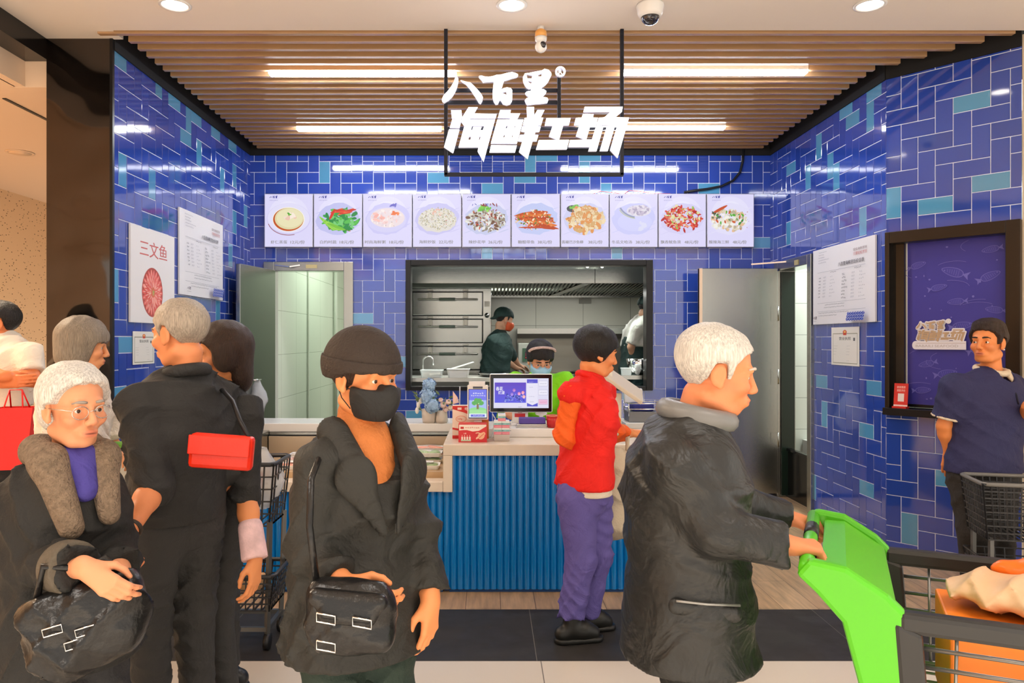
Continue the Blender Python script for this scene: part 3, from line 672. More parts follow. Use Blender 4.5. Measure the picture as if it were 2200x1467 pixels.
V, Fc = loops_mesh([[(11 * math.cos(a), 11 * math.sin(a)) for a in np.linspace(0, 2 * PI, 28)[:-1]], [(7.2 * math.cos(a), 7.2 * math.sin(a)) for a in np.linspace(0, 2 * PI, 28)[:-1]]], ext=4)
tv, tf = text_mesh('R', .03); lo, hi = tv.min(0), tv.max(0); n0 = len(V)
V2 = [((a - (lo[0] + hi[0]) / 2) * 13, (c - (lo[1] + hi[1]) / 2) * 13, 3) for a, c in tv]
W_ = [P(1203 + x, 157.5 - y, SD) + np.array([0, -z * SK - .022, 0]) for x, y, z in list(V) + V2]
face_glow(link_mesh('registered_mark', W_, Fc + [tuple(i + n0 for i in f) for f in tf], [SGN, SGS], SG))

# cameras on the ceiling
q = np.array([(1397 - VX) * 4.26 / FPX, 4.26, SOFFIT]); cc = empty('dome_camera', q, 'white dome security camera on the white ceiling', 'camera')
b = MB(); b.lathe(q, [(.075, 0), (.078, -.01), (.07, -.05), (.058, -.075), (.05, -.07)], 30); b.build('housing', WHT, cc)
b = MB(); b.ell(q + (0, 0, -.07), .052, .052, .045); b.build('dome', mat('smoked_dome', (40, 40, 46), .05, coat=1), cc)
b = MB(); b.ell(q + (.005, -.035, -.085), .018, .018, .018); b.build('lens', mat('lens_glass', (16, 18, 28), .05, coat=1), cc)
q = P(1162, 66, 4.56); q[2] = SOFFIT; cc = empty('bulb_camera', q, 'white bulb-shaped camera with orange neck hanging above the sign', 'camera')
b = MB(); b.lathe(q, [(.02, 0), (.02, -.02), (.014, -.03)], 18); b.build('mount', WHT, cc)
b = MB(); b.lathe(q, [(.02, -.018), (.034, -.03), (.037, -.065)], 24); b.build('neck', mat('orange_neck', (236, 170, 90), .4), cc)
b = MB(); b.lathe(q, [(.037, -.065), (.034, -.085), (.02, -.098), (0, -.1)], 24); b.build('collar', WHT, cc)
b = MB(); b.ell(q + (0, 0, -.122), .036, .036, .036); hd = b.build('head', WHT, cc)
b = MB(); b.ell(q + (.010, -.022, -.118), .02, .018, .022); b.build('lens', MATS['lens_glass'], hd)
# cable on the back wall and thin wires over the menu boxes
b = MB(); b.tube([P(x, y, BY - .02) for x, y in ((1597, 322), (1596, 345), (1590, 370), (1575, 388), (1550, 400), (1520, 406), (1495, 409), (1470, 413))], .012); tag(b.build('black_cable', BLKP), 'black cable drooping from the ceiling to the menu boxes', 'cable')
b = MB(); b.tube([P(x, y, BY - .03) for x, y in ((1275, 416), (1290, 411), (1310, 413), (1340, 417), (1352, 409), (1380, 412), (1400, 416), (1440, 416))], .003, 6); tag(b.build('red_wire', mat('red_wire', (190, 40, 50), .5)), 'thin red wire lying along the top of the menu boxes', 'wire')
# ================================================================== MENU LIGHT BOXES
def wordmark(fl, x, y, wd, col, sub=True, rows=3, off=0):
    k = wd / (280 if rows == 3 else 400)
    for g in UG[:rows]: fl.loops(g, x, y - 120 * k if rows == 3 else y, k, col, off)
MX = [567, 673, 779, 886, 992, 1098, 1204, 1309, 1414, 1518, 1621]
def blobs(fl, rg, n, cx, cy, rx, ry, smin, smax, pal, asp=.6, jag=.2, pts=7):
    if n > 24: n = int(n * 1.9); smin *= .78; smax *= .82; rx *= 1.08; ry *= 1.08
    for _ in range(n):
        a = rg.uniform(0, 2 * PI); r = math.sqrt(rg.random()); s_ = rg.uniform(smin, smax)
        fl.ell(cx + rx * r * math.cos(a), cy + ry * r * math.sin(a), s_, s_ * asp * rg.uniform(.7, 1.2), rg.choice(pal), pts, rg.uniform(0, PI), jag, rg)
LAV = (222, 217, 250)
def dish(i, fl, W_, H_, rg):
    cx, cy, rx, ry = .5 * W_, .53 * H_, .46 * W_, .30 * H_
    fl.rect(0, 0, W_, H_, LAV); fl.ell(cx, H_ * .6, W_ * .42, H_ * .36, (230, 226, 252), 30); fl.ell(cx, H_ * .6, W_ * .3, H_ * .27, (236, 233, 253), 30)
    def brush(col, k=1.0):
        fl.ell(cx, cy, rx * k, ry * k, col, 30, .1, .05, rg)
        for _ in range(9):
            a = rg.uniform(-.6, .6); x = cx + rx * k * .8 * rg.choice((1, 1, -1)); y = cy + ry * k * rg.uniform(-.9, .7)
            fl.ell(x, y, W_ * .12, H_ * .006, col, 8, .35)
    if i == 0:
        fl.ell(cx, cy, rx, ry, (208, 200, 240), 40); fl.ell(cx, cy + .005, rx * .97, ry * .96, (228, 224, 250), 40)
        fl.ring(cx, cy - .01, rx * .97, ry * .99, .006, (150, 70, 60), 3.4, 5.0)
        fl.ell(cx, cy - .005, rx * .74, ry * .78, (250, 244, 226), 40); fl.ell(cx - .002, cy - .006, rx * .70, ry * .74, (196, 84, 30), 40); fl.ell(cx + .006, cy + .002, rx * .66, ry * .69, (226, 216, 170), 40)
        fl.ell(cx + .012, cy + .008, rx * .6, ry * .6, (236, 228, 186), 30); blobs(fl, rg, 9, cx + .01, cy + .015, .05, .04, .02, .034, [(244, 222, 206), (238, 200, 180), (250, 236, 220)], .6); blobs(fl, rg, 5, cx + .005, cy + .045, .015, .01, .01, .016, [(130, 190, 70), (90, 170, 60)])
    elif i == 1:
        brush((196, 196, 240)); blobs(fl, rg, 14, cx, cy - .07, rx * .8, ry * .35, .02, .05, [(150, 70, 50), (190, 110, 80)], .4)
        blobs(fl, rg, 46, cx + .03, cy - .01, rx * .72, ry * .6, .03, .06, [(60, 160, 70), (40, 140, 70), (90, 190, 80), (120, 205, 120)], .45)
        for t_ in range(9): fl.ell(cx - .11 + t_ * .012, cy - .045 - t_ * .004, .1, .014, [(150, 215, 70), (175, 225, 95), (120, 195, 60)][t_ % 3], 12, -.75 + t_ * .05)
        for t_ in range(9): fl.ell(cx - .02 + t_ * .018, cy + .07 + .014 * math.sin(t_), .06, .010, [(226, 70, 40), (240, 110, 60), (206, 50, 34)][t_ % 3], 10, .2 + .2 * math.sin(t_ * 2))
        fl.ell(cx - .055, cy + .045, .06, .014, (214, 52, 34), 12, 1.1)
    elif i == 2:
        brush((206, 202, 246)); fl.ell(cx - .01, cy - .01, rx * .9, ry * .8, (214, 210, 246), 34); fl.ell(cx, cy + .01, rx * .78, ry * .62, (238, 222, 226), 34)
        blobs(fl, rg, 30, cx, cy + .01, rx * .65, ry * .5, .014, .034, [(244, 226, 222), (246, 208, 206), (250, 238, 234), (232, 214, 220)], .6)
        blobs(fl, rg, 8, cx - .09, cy + .02, .05, .04, .02, .03, [(246, 180, 170), (250, 196, 186)]); blobs(fl, rg, 8, cx + .08, cy + .05, .035, .02, .015, .03, [(240, 120, 60), (248, 140, 80)]); blobs(fl, rg, 7, cx, cy - .02, .12, .06, .004, .006, [(150, 140, 110)])
        blobs(fl, rg, 4, cx + .07, cy + .13, .04, .008, .02, .03, [(110, 105, 200)], .4)
    elif i == 3:
        brush((204, 200, 242)); fl.ell(cx, cy - .015, rx * .88, ry * .75, (226, 220, 214), 30, 0, .06, rg)
        blobs(fl, rg, 240, cx + .01, cy, rx * .78, ry * .66, .006, .013, [(226, 220, 196), (206, 196, 166), (240, 236, 220), (188, 180, 150), (236, 226, 200)], .5, .1, 6)
        blobs(fl, rg, 40, cx + .01, cy, rx * .72, ry * .6, .004, .007, [(110, 108, 80), (96, 120, 70), (200, 90, 70)]); blobs(fl, rg, 8, cx, cy + .06, .06, .03, .012, .018, [(240, 214, 196), (236, 190, 170)])
    elif i == 4:
        brush((200, 204, 236)); blobs(fl, rg, 120, cx, cy - .015, rx * .82, ry * .66, .016, .032, [(198, 194, 180), (226, 224, 214), (150, 136, 116), (120, 84, 64), (236, 234, 228), (176, 170, 154)], .55, .15)
        blobs(fl, rg, 26, cx, cy + .0, rx * .8, ry * .6, .008, .02, [(170, 60, 44), (200, 70, 50), (110, 60, 40)], .4); blobs(fl, rg, 14, cx - .02, cy + .095, .06, .025, .014, .026, [(130, 205, 80), (110, 190, 70), (160, 220, 110)])
        blobs(fl, rg, 12, cx, cy + .135, .17, .008, .01, .02, [(150, 60, 60), (110, 110, 190)], .4)
    elif i == 5:
        brush((196, 204, 244))
        for t_ in range(6): fl.ell(cx - .04 + t_ * .02, cy + .05 - .024 * t_, rx * (.86 - .04 * abs(t_ - 2)), .022, [(206, 92, 34), (226, 120, 50), (186, 70, 24)][t_ % 3], 18, .12 - .06 * t_, .1, rg)
        blobs(fl, rg, 90, cx, cy - .01, rx * .85, ry * .6, .008, .02, [(222, 110, 44), (240, 214, 180), (190, 66, 28), (236, 150, 80), (90, 140, 60), (250, 236, 210)], .5); fl.ell(cx - .0, cy - .085, rx * .8, .009, (196, 74, 36), 20)
    elif i == 6:
        brush((206, 206, 240)); fl.ell(cx - .12, cy + .1, .06, .035, (70, 74, 80), 14); blobs(fl, rg, 8, cx - .1, cy + .12, .06, .02, .015, .026, [(120, 190, 70)])
        blobs(fl, rg, 70, cx, cy - .005, rx * .8, ry * .72, .026, .055, [(222, 190, 140), (230, 204, 160), (214, 170, 110), (238, 216, 176), (224, 150, 80)], .6); blobs(fl, rg, 50, cx, cy, rx * .76, ry * .7, .004, .009, [(120, 80, 50), (250, 240, 220), (206, 120, 60)])
    elif i == 7:
        brush((204, 204, 248)); fl.ell(cx + .01, cy - .03, rx * .8, ry * .6, (210, 210, 250), 30); fl.ring(cx + .05, cy + .16, rx * .95, ry * 1.0, .016, (150, 156, 180), 3.5, 4.5); fl.ring(cx + .035, cy + .155, rx * .93, ry * 1.0, .008, (190, 196, 150), 3.6, 4.6)
        fl.ell(cx + .05, cy + .08, .12, .055, (226, 222, 232), 26); blobs(fl, rg, 30, cx + .05, cy + .085, .1, .04, .016, .03, [(216, 204, 222), (196, 184, 206), (232, 224, 232), (176, 166, 190)]); blobs(fl, rg, 6, cx + .08, cy - .07, .03, .03, .02, .03, [(222, 222, 246)])
    elif i == 8:
        brush((214, 208, 244)); blobs(fl, rg, 60, cx, cy, rx * .84, ry * .7, .02, .045, [(206, 52, 40), (186, 36, 30), (222, 80, 60), (228, 110, 80)], .4); 
        for t_ in range(22):
            a = rg.uniform(0, 6.28); fl.ring(cx + rx * .7 * rg.uniform(-1, 1), cy + ry * .6 * rg.uniform(-1, 1), rg.uniform(.02, .05), rg.uniform(.02, .04), .010, rg.choice([(226, 120, 80), (206, 50, 40), (240, 180, 140), (214, 224, 150)]), a, a + 2.6, 10)
        blobs(fl, rg, 26, cx, cy + .02, rx * .75, ry * .7, .01, .022, [(226, 228, 170), (236, 214, 180), (150, 190, 80)], .5)
    else:
        brush((228, 224, 250)); blobs(fl, rg, 80, cx - .015, cy - .01, rx * .76, ry * .64, .016, .036, [(236, 232, 218), (222, 212, 188), (244, 242, 234), (190, 176, 150), (230, 190, 150)], .6)
        fl.ell(cx - .11, cy + .09, .09, .014, (200, 84, 44), 14, .5); blobs(fl, rg, 16, cx, cy, rx * .7, ry * .6, .012, .024, [(90, 175, 60), (60, 140, 60), (206, 96, 56)], .5); blobs(fl, rg, 10, cx - .14, cy + .03, .04, .05, .01, .02, [(70, 90, 70), (110, 120, 100)])
        blobs(fl, rg, 14, cx + .12, cy, .08, .11, .004, .008, [(190, 110, 80), (120, 160, 90)])
    wordmark(fl, W_ * .10, H_ * .945 - .012, W_ * .20, (40, 44, 150)); fl.smudge(W_ * .10, H_ * .875, 8, .0085, (90, 92, 170), rg)
NAMES = [('虾仁蒸蛋', '12元/份', 'a bowl of pale egg custard'), ('白灼时蔬', '18元/份', 'bright green vegetables with red chilli'), ('时尚海鲜粥', '18元/份', 'pale seafood porridge with a dab of orange'), ('海鲜炒饭', '22元/份', 'a mound of fried rice'),
         ('辣炒花甲', '26元/份', 'grey clams under a green garnish'), ('糖醋带鱼', '38元/份', 'orange brown braised fish'), ('酱椒巴沙鱼柳', '38元/份', 'golden beige fish fillets'), ('冬瓜文哈汤', '38元/份', 'pale lavender clam soup'), ('飘香鱿鱼须', '48元/份', 'red squid tentacles'), ('酸辣海三鲜', '48元/份', 'cream white seafood with green bits')]
CAS = mat('lightbox_casing', (180, 178, 190), .4, .3)
for i in range(10):
    a, c = P(MX[i] + .8, 531, BY - .05), P(MX[i + 1] - .8, 416, BY - .05); W_, H_ = c[0] - a[0], c[2] - a[2]
    T = empty('menu_light_box', ((a[0] + c[0]) / 2, BY - .025, a[2]), 'lit menu box on the back wall showing ' + NAMES[i][2], 'menu board', 'menu light boxes along the back wall')
    b = MB(); b.box(a[0], c[0], BY - .05, BY + .002, a[2], c[2]); b.build('casing', CAS, T, bevel=.003)
    fl = Flat(.00003); dish(i, fl, W_ - .012, H_ - .012, random.Random(i + 3)); w_ = W_ - .012
    n = len(NAMES[i][0]); fl.text(NAMES[i][0], w_ * (.46 if n > 4 else .47), .028, .033, (142, 138, 134), wd=w_ * (.0865 * n if n < 6 else .075 * n), bold=.014, align='r' if 0 else 'r')
    fl.text(NAMES[i][1], w_ * .54 if n < 6 else w_ * .57, .026, .036, (142, 138, 134), wd=w_ * .30, bold=.014)
    fl.build('display_panel', a + np.array([.006, -.0005, .006]), X_, Z_, ME, T)

# ================================================================== BOARDS AND CERTIFICATES ON THE SIDE WALLS
PAPER = (236, 235, 238)
def board_art(fl, W_, H_, rg):
    D = (70, 72, 84); G = (150, 152, 164)
    fl.rect(0, 0, W_, H_, PAPER)
    for k in range(5): fl.smudge(W_ * .11, H_ * (.945 - .035 * k), [12, 8, 9, 16, 12][k], H_ * .016, G, rg)
    fl.text('留住海鲜原味', W_ * .90, H_ * .87, H_ * .034, (150, 130, 130), wd=W_ * .2, align='r'); fl.text('只需轻松烹饪', W_ * .90, H_ * .815, H_ * .04, (196, 100, 96), wd=W_ * .2, align='r')
    fl.text('八百里海鲜烹饪价目表', W_ * .86, H_ * .72, H_ * .052, (50, 52, 66), wd=W_ * .40, bold=.012, align='r')
    for y in (.685, .275, .165): fl.rect(W_ * .1, H_ * y, W_ * .88, H_ * (y + .003), G)
    fl.smudge(W_ * .33, H_ * .655, 5, H_ * .022, D, rg, .6); fl.smudge(W_ * .72, H_ * .655, 5, H_ * .022, D, rg, .6)
    for k in range(8):
        y = H_ * (.60 - .042 * k)
        if k < 7: fl.smudge(W_ * .13, y, 2, H_ * .026, D, rg); fl.text('18元/斤', W_ * .21, y, H_ * .024, G); fl.smudge(W_ * .33, y, 2 + k % 3, H_ * .02, G, rg, 1)
        fl.smudge(W_ * .53, y, [2, 3, 4, 3, 5, 3, 3, 4][k], H_ * .026, D, rg); fl.text('18元/斤' if k < 6 else '20元/斤', W_ * .68, y, H_ * .024, G); fl.smudge(W_ * .80, y, 2 + (k * 2) % 3, H_ * .02, G, rg, 1)
    for k, (x, n) in enumerate(((.26, 26), (.25, 27), (.16, 40), (.16, 26))): fl.smudge(W_ * x, H_ * (.24, .205, .135, .10)[k], n, H_ * .017, (110, 112, 124), rg)
    wordmark(fl, W_ * .07, H_ * .062, W_ * .09, (50, 52, 66)); fl.smudge(W_ * .07, H_ * .035, 8, H_ * .012, G, rg)
    B = (28, 66, 176)
    for r in range(3):
        for c_ in range(7):
            x, y = W_ * (.66 + .037 * c_ + .01 * r), H_ * (.03 + .034 * r); fl.ell(x, y + H_ * .014, W_ * .02, H_ * .020, B, 14); fl.ring(x + W_ * .006, y + H_ * .016, W_ * .011, H_ * .013, H_ * .005, PAPER, .4, 4.6, 12)
def hung_panel(name, o, ux, W_, H_, art, label, cat, thick=.014, group=None, mt=None, edge=None):
    o, ux = np.array(o, float), nv(ux); n = np.cross(ux, Z_)
    T = empty(name, o + ux * W_ / 2 + n * thick / 2, label, cat, group)
    b = MB(); b.obox(o + ux * W_ / 2 + Z_ * H_ / 2 + n * (.006 + thick / 2), ux, n, Z_, W_ / 2, thick / 2, H_ / 2); b.build('panel', edge or WHT, T, bevel=.002)
    fl = Flat(.00003); art(fl, W_, H_, random.Random(8)); fl.build('print', o + n * (.0062 + thick), ux, Z_, mt or MP, T); return T
hung_panel('price_board', (RX, 6.45, 1.63), -Y_, 1.035, .625, board_art, 'white seafood price board with blue waves on the right tiled wall', 'board')
hung_panel('price_board', (LX, 5.725, 1.848), Y_, .935, .66, board_art, 'white seafood price board with blue waves on the left tiled wall', 'board')
def salmon_art(fl, W_, H_, rg):
    fl.rect(0, 0, W_, H_, (238, 236, 236)); fl.text('三文鱼', W_ * .5, H_ * .70, H_ * .17, (206, 104, 100), wd=W_ * .62, bold=.012, align='c')
    cx, cy, r = W_ * .47, H_ * .33, H_ * .255; fl.ell(cx, cy, r * 1.03 * W_ / H_ * .9, r * 1.04, (188, 84, 74), 40)
    k = W_ / H_ * .9
    for ring_, n_ in ((.86, 22), (.66, 18), (.46, 14), (.27, 10)):
        for i in range(n_):
            a = 2 * PI * i / n_ + ring_ * 3; fl.ell(cx + r * k * ring_ * .82 * math.cos(a), cy + r * ring_ * .82 * math.sin(a), r * .27, r * .105, rg.choice([(246, 136, 124), (240, 116, 106), (250, 158, 144), (234, 104, 96)]), 10, a); fl.ell(cx + r * k * ring_ * .84 * math.cos(a), cy + r * ring_ * .84 * math.sin(a), r * .22, r * .02, (253, 206, 194), 6, a)
    fl.ell(cx, cy, r * .2, r * .22, (226, 120, 90), 14); fl.ell(cx + r * .02, cy - r * .02, r * .09, r * .12, (206, 170, 110), 10); fl.ell(cx + r * .05, cy + r * .03, r * .06, r * .04, (160, 180, 90), 8)
hung_panel('salmon_poster', (LX, 4.943, 1.616), Y_, .69, .648, salmon_art, 'white poster with red lettering and a round plate of sliced salmon on the left wall', 'poster')
def cert_art(fl, W_, H_, rg):
    fl.rect(0, 0, W_, H_, (232, 230, 222)); x0, y0, x1, y1 = W_ * .06, H_ * .05, W_ * .94, H_ * .84
    for a in ((x0, y0, x1, y0 + .006), (x0, y1 - .006, x1, y1), (x0, y0, x0 + .006, y1), (x1 - .006, y0, x1, y1)): fl.rect(*a, (150, 150, 130))
    fl.ell(W_ * .5, H_ * .87, W_ * .07, H_ * .055, (206, 74, 54), 20); fl.ell(W_ * .5, H_ * .875, W_ * .04, H_ * .03, (238, 196, 110), 12); fl.rect(W_ * .44, H_ * .79, W_ * .56, H_ * .83, (206, 74, 54))
    fl.text('营业执照', W_ * .5, H_ * .66, H_ * .085, (44, 44, 44), wd=W_ * .42, bold=.012, align='c'); fl.rect(W_ * .80, H_ * .64, W_ * .86, H_ * .72, (90, 90, 90))
    for k in range(4):
        fl.smudge(W_ * .1, H_ * (.5 - .075 * k), 10 - k, H_ * .018, (150, 150, 146), rg); fl.smudge(W_ * .58, H_ * (.5 - .075 * k), 8, H_ * .018, (160, 160, 156), rg)
    fl.smudge(W_ * .6, H_ * .12, 6, H_ * .02, (160, 160, 156), rg)
hung_panel('licence_certificate', (RX, 6.13, 1.30), -Y_, .46, .30, cert_art, 'business licence sheet with red crest under the price board on the right wall', 'certificate', .003)
hung_panel('licence_certificate', (LX, 5.0, 1.335), Y_, .32, .222, cert_art, 'business licence sheet under the salmon poster on the left wall', 'certificate', .003)

# ================================================================== SERVING WINDOW WITH BLUE BLIND (right front face)
W2 = empty('window_2', W2O + W2D * .4 + Z_ * 1.03, kind='structure')
def w2box(b, u0, u1, z0, z1, n0, n1): return b.obox(W2O + W2D * (u0 + u1) / 2 + Z_ * (z0 + z1) / 2 + W2N * (n0 + n1) / 2, W2D, W2N, Z_, (u1 - u0) / 2, (n1 - n0) / 2, (z1 - z0) / 2)
BRZ = mat('bronze_black_frame', (52, 44, 36), .3, .7)
for u0, u1, z0, z1 in ((.0, .03, 1.02, 2.25), (.72, .80, 1.02, 2.25), (.03, .72, 2.17, 2.25)):
    b = MB(); w2box(b, u0, u1, z0, z1, -.1, .03); b.build('window_frame', BRZ, W2, bevel=.003)
b = MB(); w2box(b, -.0, .8, .98, 1.03, -.1, .07); b.build('sill', BLK, W2, bevel=.004)
b = MB(); w2box(b, .03, .105, 1.03, 2.17, -.09, -.03); b.build('side_panel', mat('brown_black_glass', (34, 28, 22), .1, .2), W2)
b = MB(); w2box(b, .03, .78, 1.03, 2.17, -.16, -.11); b.build('backing', BLK, W2)
BW, BH = .60, 1.135
BL = empty('roller_blind', W2O + W2D * (.11 + BW / 2) + Z_ * 1.035, 'blue roller blind printed with pale fish and a white shop badge in the right window', 'blind')
b = MB(); w2box(b, .108, .112 + BW, 1.035, 2.17, -.078, -.072); b.build('fabric', mat('blind_blue', (56, 52, 142), .5), BL)
b = MB(); w2box(b, .104, .112, 1.035, 2.17, -.08, -.068); b.build('edge_strip', WHT, BL)
b = MB(); w2box(b, .108, .112 + BW, 1.035, 1.055, -.082, -.066); b.build('bottom_bar', BLK, BL)
fl = Flat(.00003); rg = random.Random(21); fl.rect(0, 0, BW, BH, (58, 54, 148)); LN = (106, 102, 188)
def fish(x, y, s_, a):
    def T_(p): return [(x + s_ * (u * math.cos(a) - v * math.sin(a)), y + s_ * (u * math.sin(a) + v * math.cos(a))) for u, v in p]
    body = [(math.cos(t) * 1.0, math.sin(t) * .42 * (1 - .25 * math.cos(t))) for t in np.linspace(0, 2 * PI, 22)[:-1]]
    inn = [(u * .93, v * .88) for u, v in body]
    fl.poly(T_(body), LN); fl.poly(T_(inn), (66, 62, 156)); fl.poly(T_([(-.9, 0), (-1.5, .4), (-1.35, 0), (-1.5, -.4)]), LN)
    for q in range(6): fl.poly(T_([(-.6 + q * .2, .3 - .03 * q), (-.57 + q * .2, .3 - .03 * q), (-.5 + q * .2, -.3 + .03 * q), (-.53 + q * .2, -.3 + .03 * q)]), LN)
    fl.ell(*T_([(.7, .08)])[0], s_ * .07, s_ * .07, LN, 8)
for x, y, s_, a in ((.34, .56, .06, .15), (.1, .56, .035, 3.3), (.28, .92, .07, 2.8), (.5, .88, .06, .4), (.52, .66, .05, 3.0), (.44, .42, .06, .5), (.12, .3, .05, 3.4), (.25, .24, .06, .2), (.45, .2, .06, 2.9), (.1, .12, .05, .1), (.07, .98, .05, .3), (.5, 1.05, .05, 3.3), (.3, .72, .05, 3.2), (.2, .82, .05, .2)): fish(x, y, s_, a)
for _ in range(26): fl.ell(rg.uniform(.02, .58), rg.uniform(.02, 1.1), rg.uniform(.003, .008), rg.uniform(.003, .008), (110, 108, 190), 8)
for _ in range(12):
    x, y, a0 = rg.uniform(.0, .5), rg.uniform(.05, 1.1), rg.uniform(0, 3); fl.ring(x, y, .12, .05, .003, LN, a0, a0 + 1.6, 14)
BX, BYY, bk = .062, .445, .30 / 400
for off, col in ((7.5, (232, 226, 232)), (0, (190, 158, 124))):
    if off:
        for g in UG:
            outer = []
            for lp in g:
                ar = sum(lp[i - 1][0] * lp[i][1] - lp[i][0] * lp[i - 1][1] for i in range(len(lp)))
                outer.append((abs(ar), lp))
            mx_ = max(q[0] for q in outer)
            for ar, lp in outer:
                if ar > mx_ * .03 and ar > 600:
                    pts = [(x * bk + BX, y * bk + BYY) for x, y in lp]
                    k_ = len(pts)
                    for i in range(k_):
                        p0, p1 = pts[i - 1], pts[i]; fl.ell(*p1, .0085, .0085, col, 10)
                        d = np.array(p1) - p0; ln_ = np.linalg.norm(d)
                        if ln_ > 1e-6:
                            n_ = np.array([-d[1], d[0]]) / ln_ * .0085; fl.poly([tuple(np.array(p0) - n_), tuple(np.array(p1) - n_), tuple(np.array(p1) + n_), tuple(np.array(p0) + n_)], col)
                    fl.loops([lp], BX, BYY, bk, col)
        fl.ell(BX + .188 + .012, BYY + .145, .017, .017, col, 20); fl.rect(BX - .005, BYY - .045, BX + .305, BYY + .012, col); fl.ell(BX - .005, BYY - .0165, .02, .0285, col, 16)
    else:
        for g in UG: fl.loops(g, BX, BYY, bk, col)
fl.ring(BX + .2, BYY + .145, .009, .009, .0015, (196, 186, 170)); fl.rect(BX, BYY - .004, BX + .30, BYY - .001, (190, 170, 160)); fl.text('BABAILI SEAFOOD', BX - .002, BYY - .03, .017, (190, 178, 176), wd=.26, bold=.01)
fl.build('print', W2O + W2D * .112 + Z_ * 1.035 - W2N * .0715, W2D, Z_, MP, BL)
# red table sign on the sill
q = W2O + W2D * .055 + Z_ * 1.03 + W2N * .02
T = empty('red_sill_sign', q + W2D * .04, 'small red sign with white characters standing on the black window sill', 'sign')
dr = nv(W2D + np.array([0, 0, 0])); up = nv(Z_ - W2N * .12)
b = MB(); b.obox(q + W2D * .045 + up * .085, W2D, np.cross(up, W2D), up, .045, .003, .085); b.build('plate', mat('red_card', (214, 44, 34), .4), T)
fl = Flat(.00004); fl.rect(0, 0, .09, .17, (216, 46, 34)); fl.text('谢谢惠顾', .045, .135, .017, (250, 220, 210), wd=.055, align='c'); fl.text('满意评价', .045, .112, .017, (250, 220, 210), wd=.055, align='c'); fl.rect(.026, .045, .066, .1, (240, 226, 220)); fl.rect(0, 0, .09, .022, (236, 226, 220)); fl.smudge(.008, .006, 7, .009, (206, 110, 100), rg)
nn = np.cross(W2D, up); fl.build('print', q + nn * .0035, W2D, up, MP, T)
b = MB(); b.obox(q + W2D * .045 - W2N * .0 + Z_ * .006, W2D, W2N, Z_, .045, .03, .006); b.build('foot', MATS['red_card'], T)
# ================================================================== COUNTER
CY = 4.45                                              # front plane of the stone slabs
STONE = mat('cream_stone', (222, 208, 190), .25, vary=.05, vscale=12)
STONEW = mat('white_stone', (238, 236, 232), .22)
TEAL = mat('teal_fluted_panel', (0, 122, 200), .14, spec=.8, vary=.06, vscale=3)
XL, XS, XE = -1.55, (972 - VX) * CY / FPX, 1.12        # left end, step, right end
ZT, ZL = EYE - 225 * CY / FPX, EYE - 305 * CY / FPX      # upper and lower slab tops
def flutes(name, x0, x1, z0, z1, parent):
    n = int(round((x1 - x0) / .040)); p = (x1 - x0) / n; V = []; Fc = []; m = 8
    prof = []
    for i in range(n):
        for j in range(m): t = j / m; prof.append((x0 + (i + t) * p, CY + .045 - .016 * abs(math.sin(PI * t)) ** .7))
    prof.append((x1, CY + .045))
    for x, y in prof: V += [(x, y, z0), (x, y, z1)]
    Fc = [(2 * i, 2 * i + 2, 2 * i + 3, 2 * i + 1) for i in range(len(prof) - 1)]
    o = link_mesh(name, V, Fc, TEAL, parent, smooth=True)
    try: o.data.set_sharp_from_angle(angle=R(50))
    except Exception: pass
    return o
CT = empty('service_counter', (.3, 4.9, 0), 'stepped service counter with cream stone tops over a blue fluted front', 'counter')
DW = empty('display_well', (-.95, 5.0, 0), 'open chilled display well with cream stone lip left of the service counter', 'display case')
flutes('fluted_panel', XL, XS - .057, .02, ZL - .06, DW); flutes('fluted_panel', XS - .055, XE, .02, ZT - .06, CT)
CARC = mat('blue_carcass', (14, 70, 130), .4)
b = MB(); b.box(XS - .02, XE, CY + .05, CY + .07, 0, ZT - .03); b.box(XE - .03, XE - .002, CY + .07, 5.25, 0, ZT - .05); b.box(XS - .05, XS - .02, CY + .07, 5.25, 0, ZT - .05); b.build('carcass', CARC, CT)
b = MB(); b.box(XL, XS - .06, CY + .05, CY + .07, 0, ZL - .03); b.box(XL, XL + .03, CY + .07, 5.36, 0, ZL - .04); b.build('carcass', CARC, DW)
TH = .066
b = MB(); b.box(XS - .055, XE + .02, CY, 5.25, ZT - TH, ZT); b.build('upper_top', STONE, CT, bevel=.004)
b = MB(); b.box(XS - .055, XS, CY + .001, 5.25, ZL - .06, ZT - TH); b.build('step_upright', STONE, CT, bevel=.003)
b = MB(); b.box(XL, XS - .056, CY, CY + .13, ZL - .06, ZL); b.build('lower_top', STONE, DW, bevel=.004)
b = MB(); b.box(XS - .055, XS, CY, CY + .13, ZL - .06, ZL + .0); b.build('corner_slab', STONE, CT)
b = MB(); b.box(-.05, .70, 4.78, 5.22, ZT, ZT + .055); b.build('raised_ledge', STONEW, CT, bevel=.004)
# chilled display well
b = MB(); b.box(XL, XS - .058, CY + .13, 5.34, ZL - .04, ZL + .035); b.build('bed', mat('tan_bed', (190, 156, 116), .4, vary=.08, vscale=8), DW)
b = MB(); b.box(XL, XS - .058, 5.32, 5.36, ZL + .035, .82); b.build('back_panel', mat('beige_panel', (196, 176, 150), .35, .3), DW)
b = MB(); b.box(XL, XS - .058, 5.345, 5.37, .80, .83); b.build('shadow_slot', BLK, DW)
LE = empty('white_ledge', (-1.2, 5.56, 0), 'long white stone ledge behind the display well', 'ledge')
b = MB(); b.box(LX + .02, -.16, 5.375, 5.75, .845, .905); b.build('slab', STONEW, LE, bevel=.004)
SHF = empty('side_shelf', (1.15, 5.55, 0), 'short white shelf under the wire rack at the right end of the service counter', 'shelf')
b = MB(); b.box(.98, 1.36, 5.40, 5.75, .865, .905); b.build('slab', STONEW, SHF, bevel=.004)
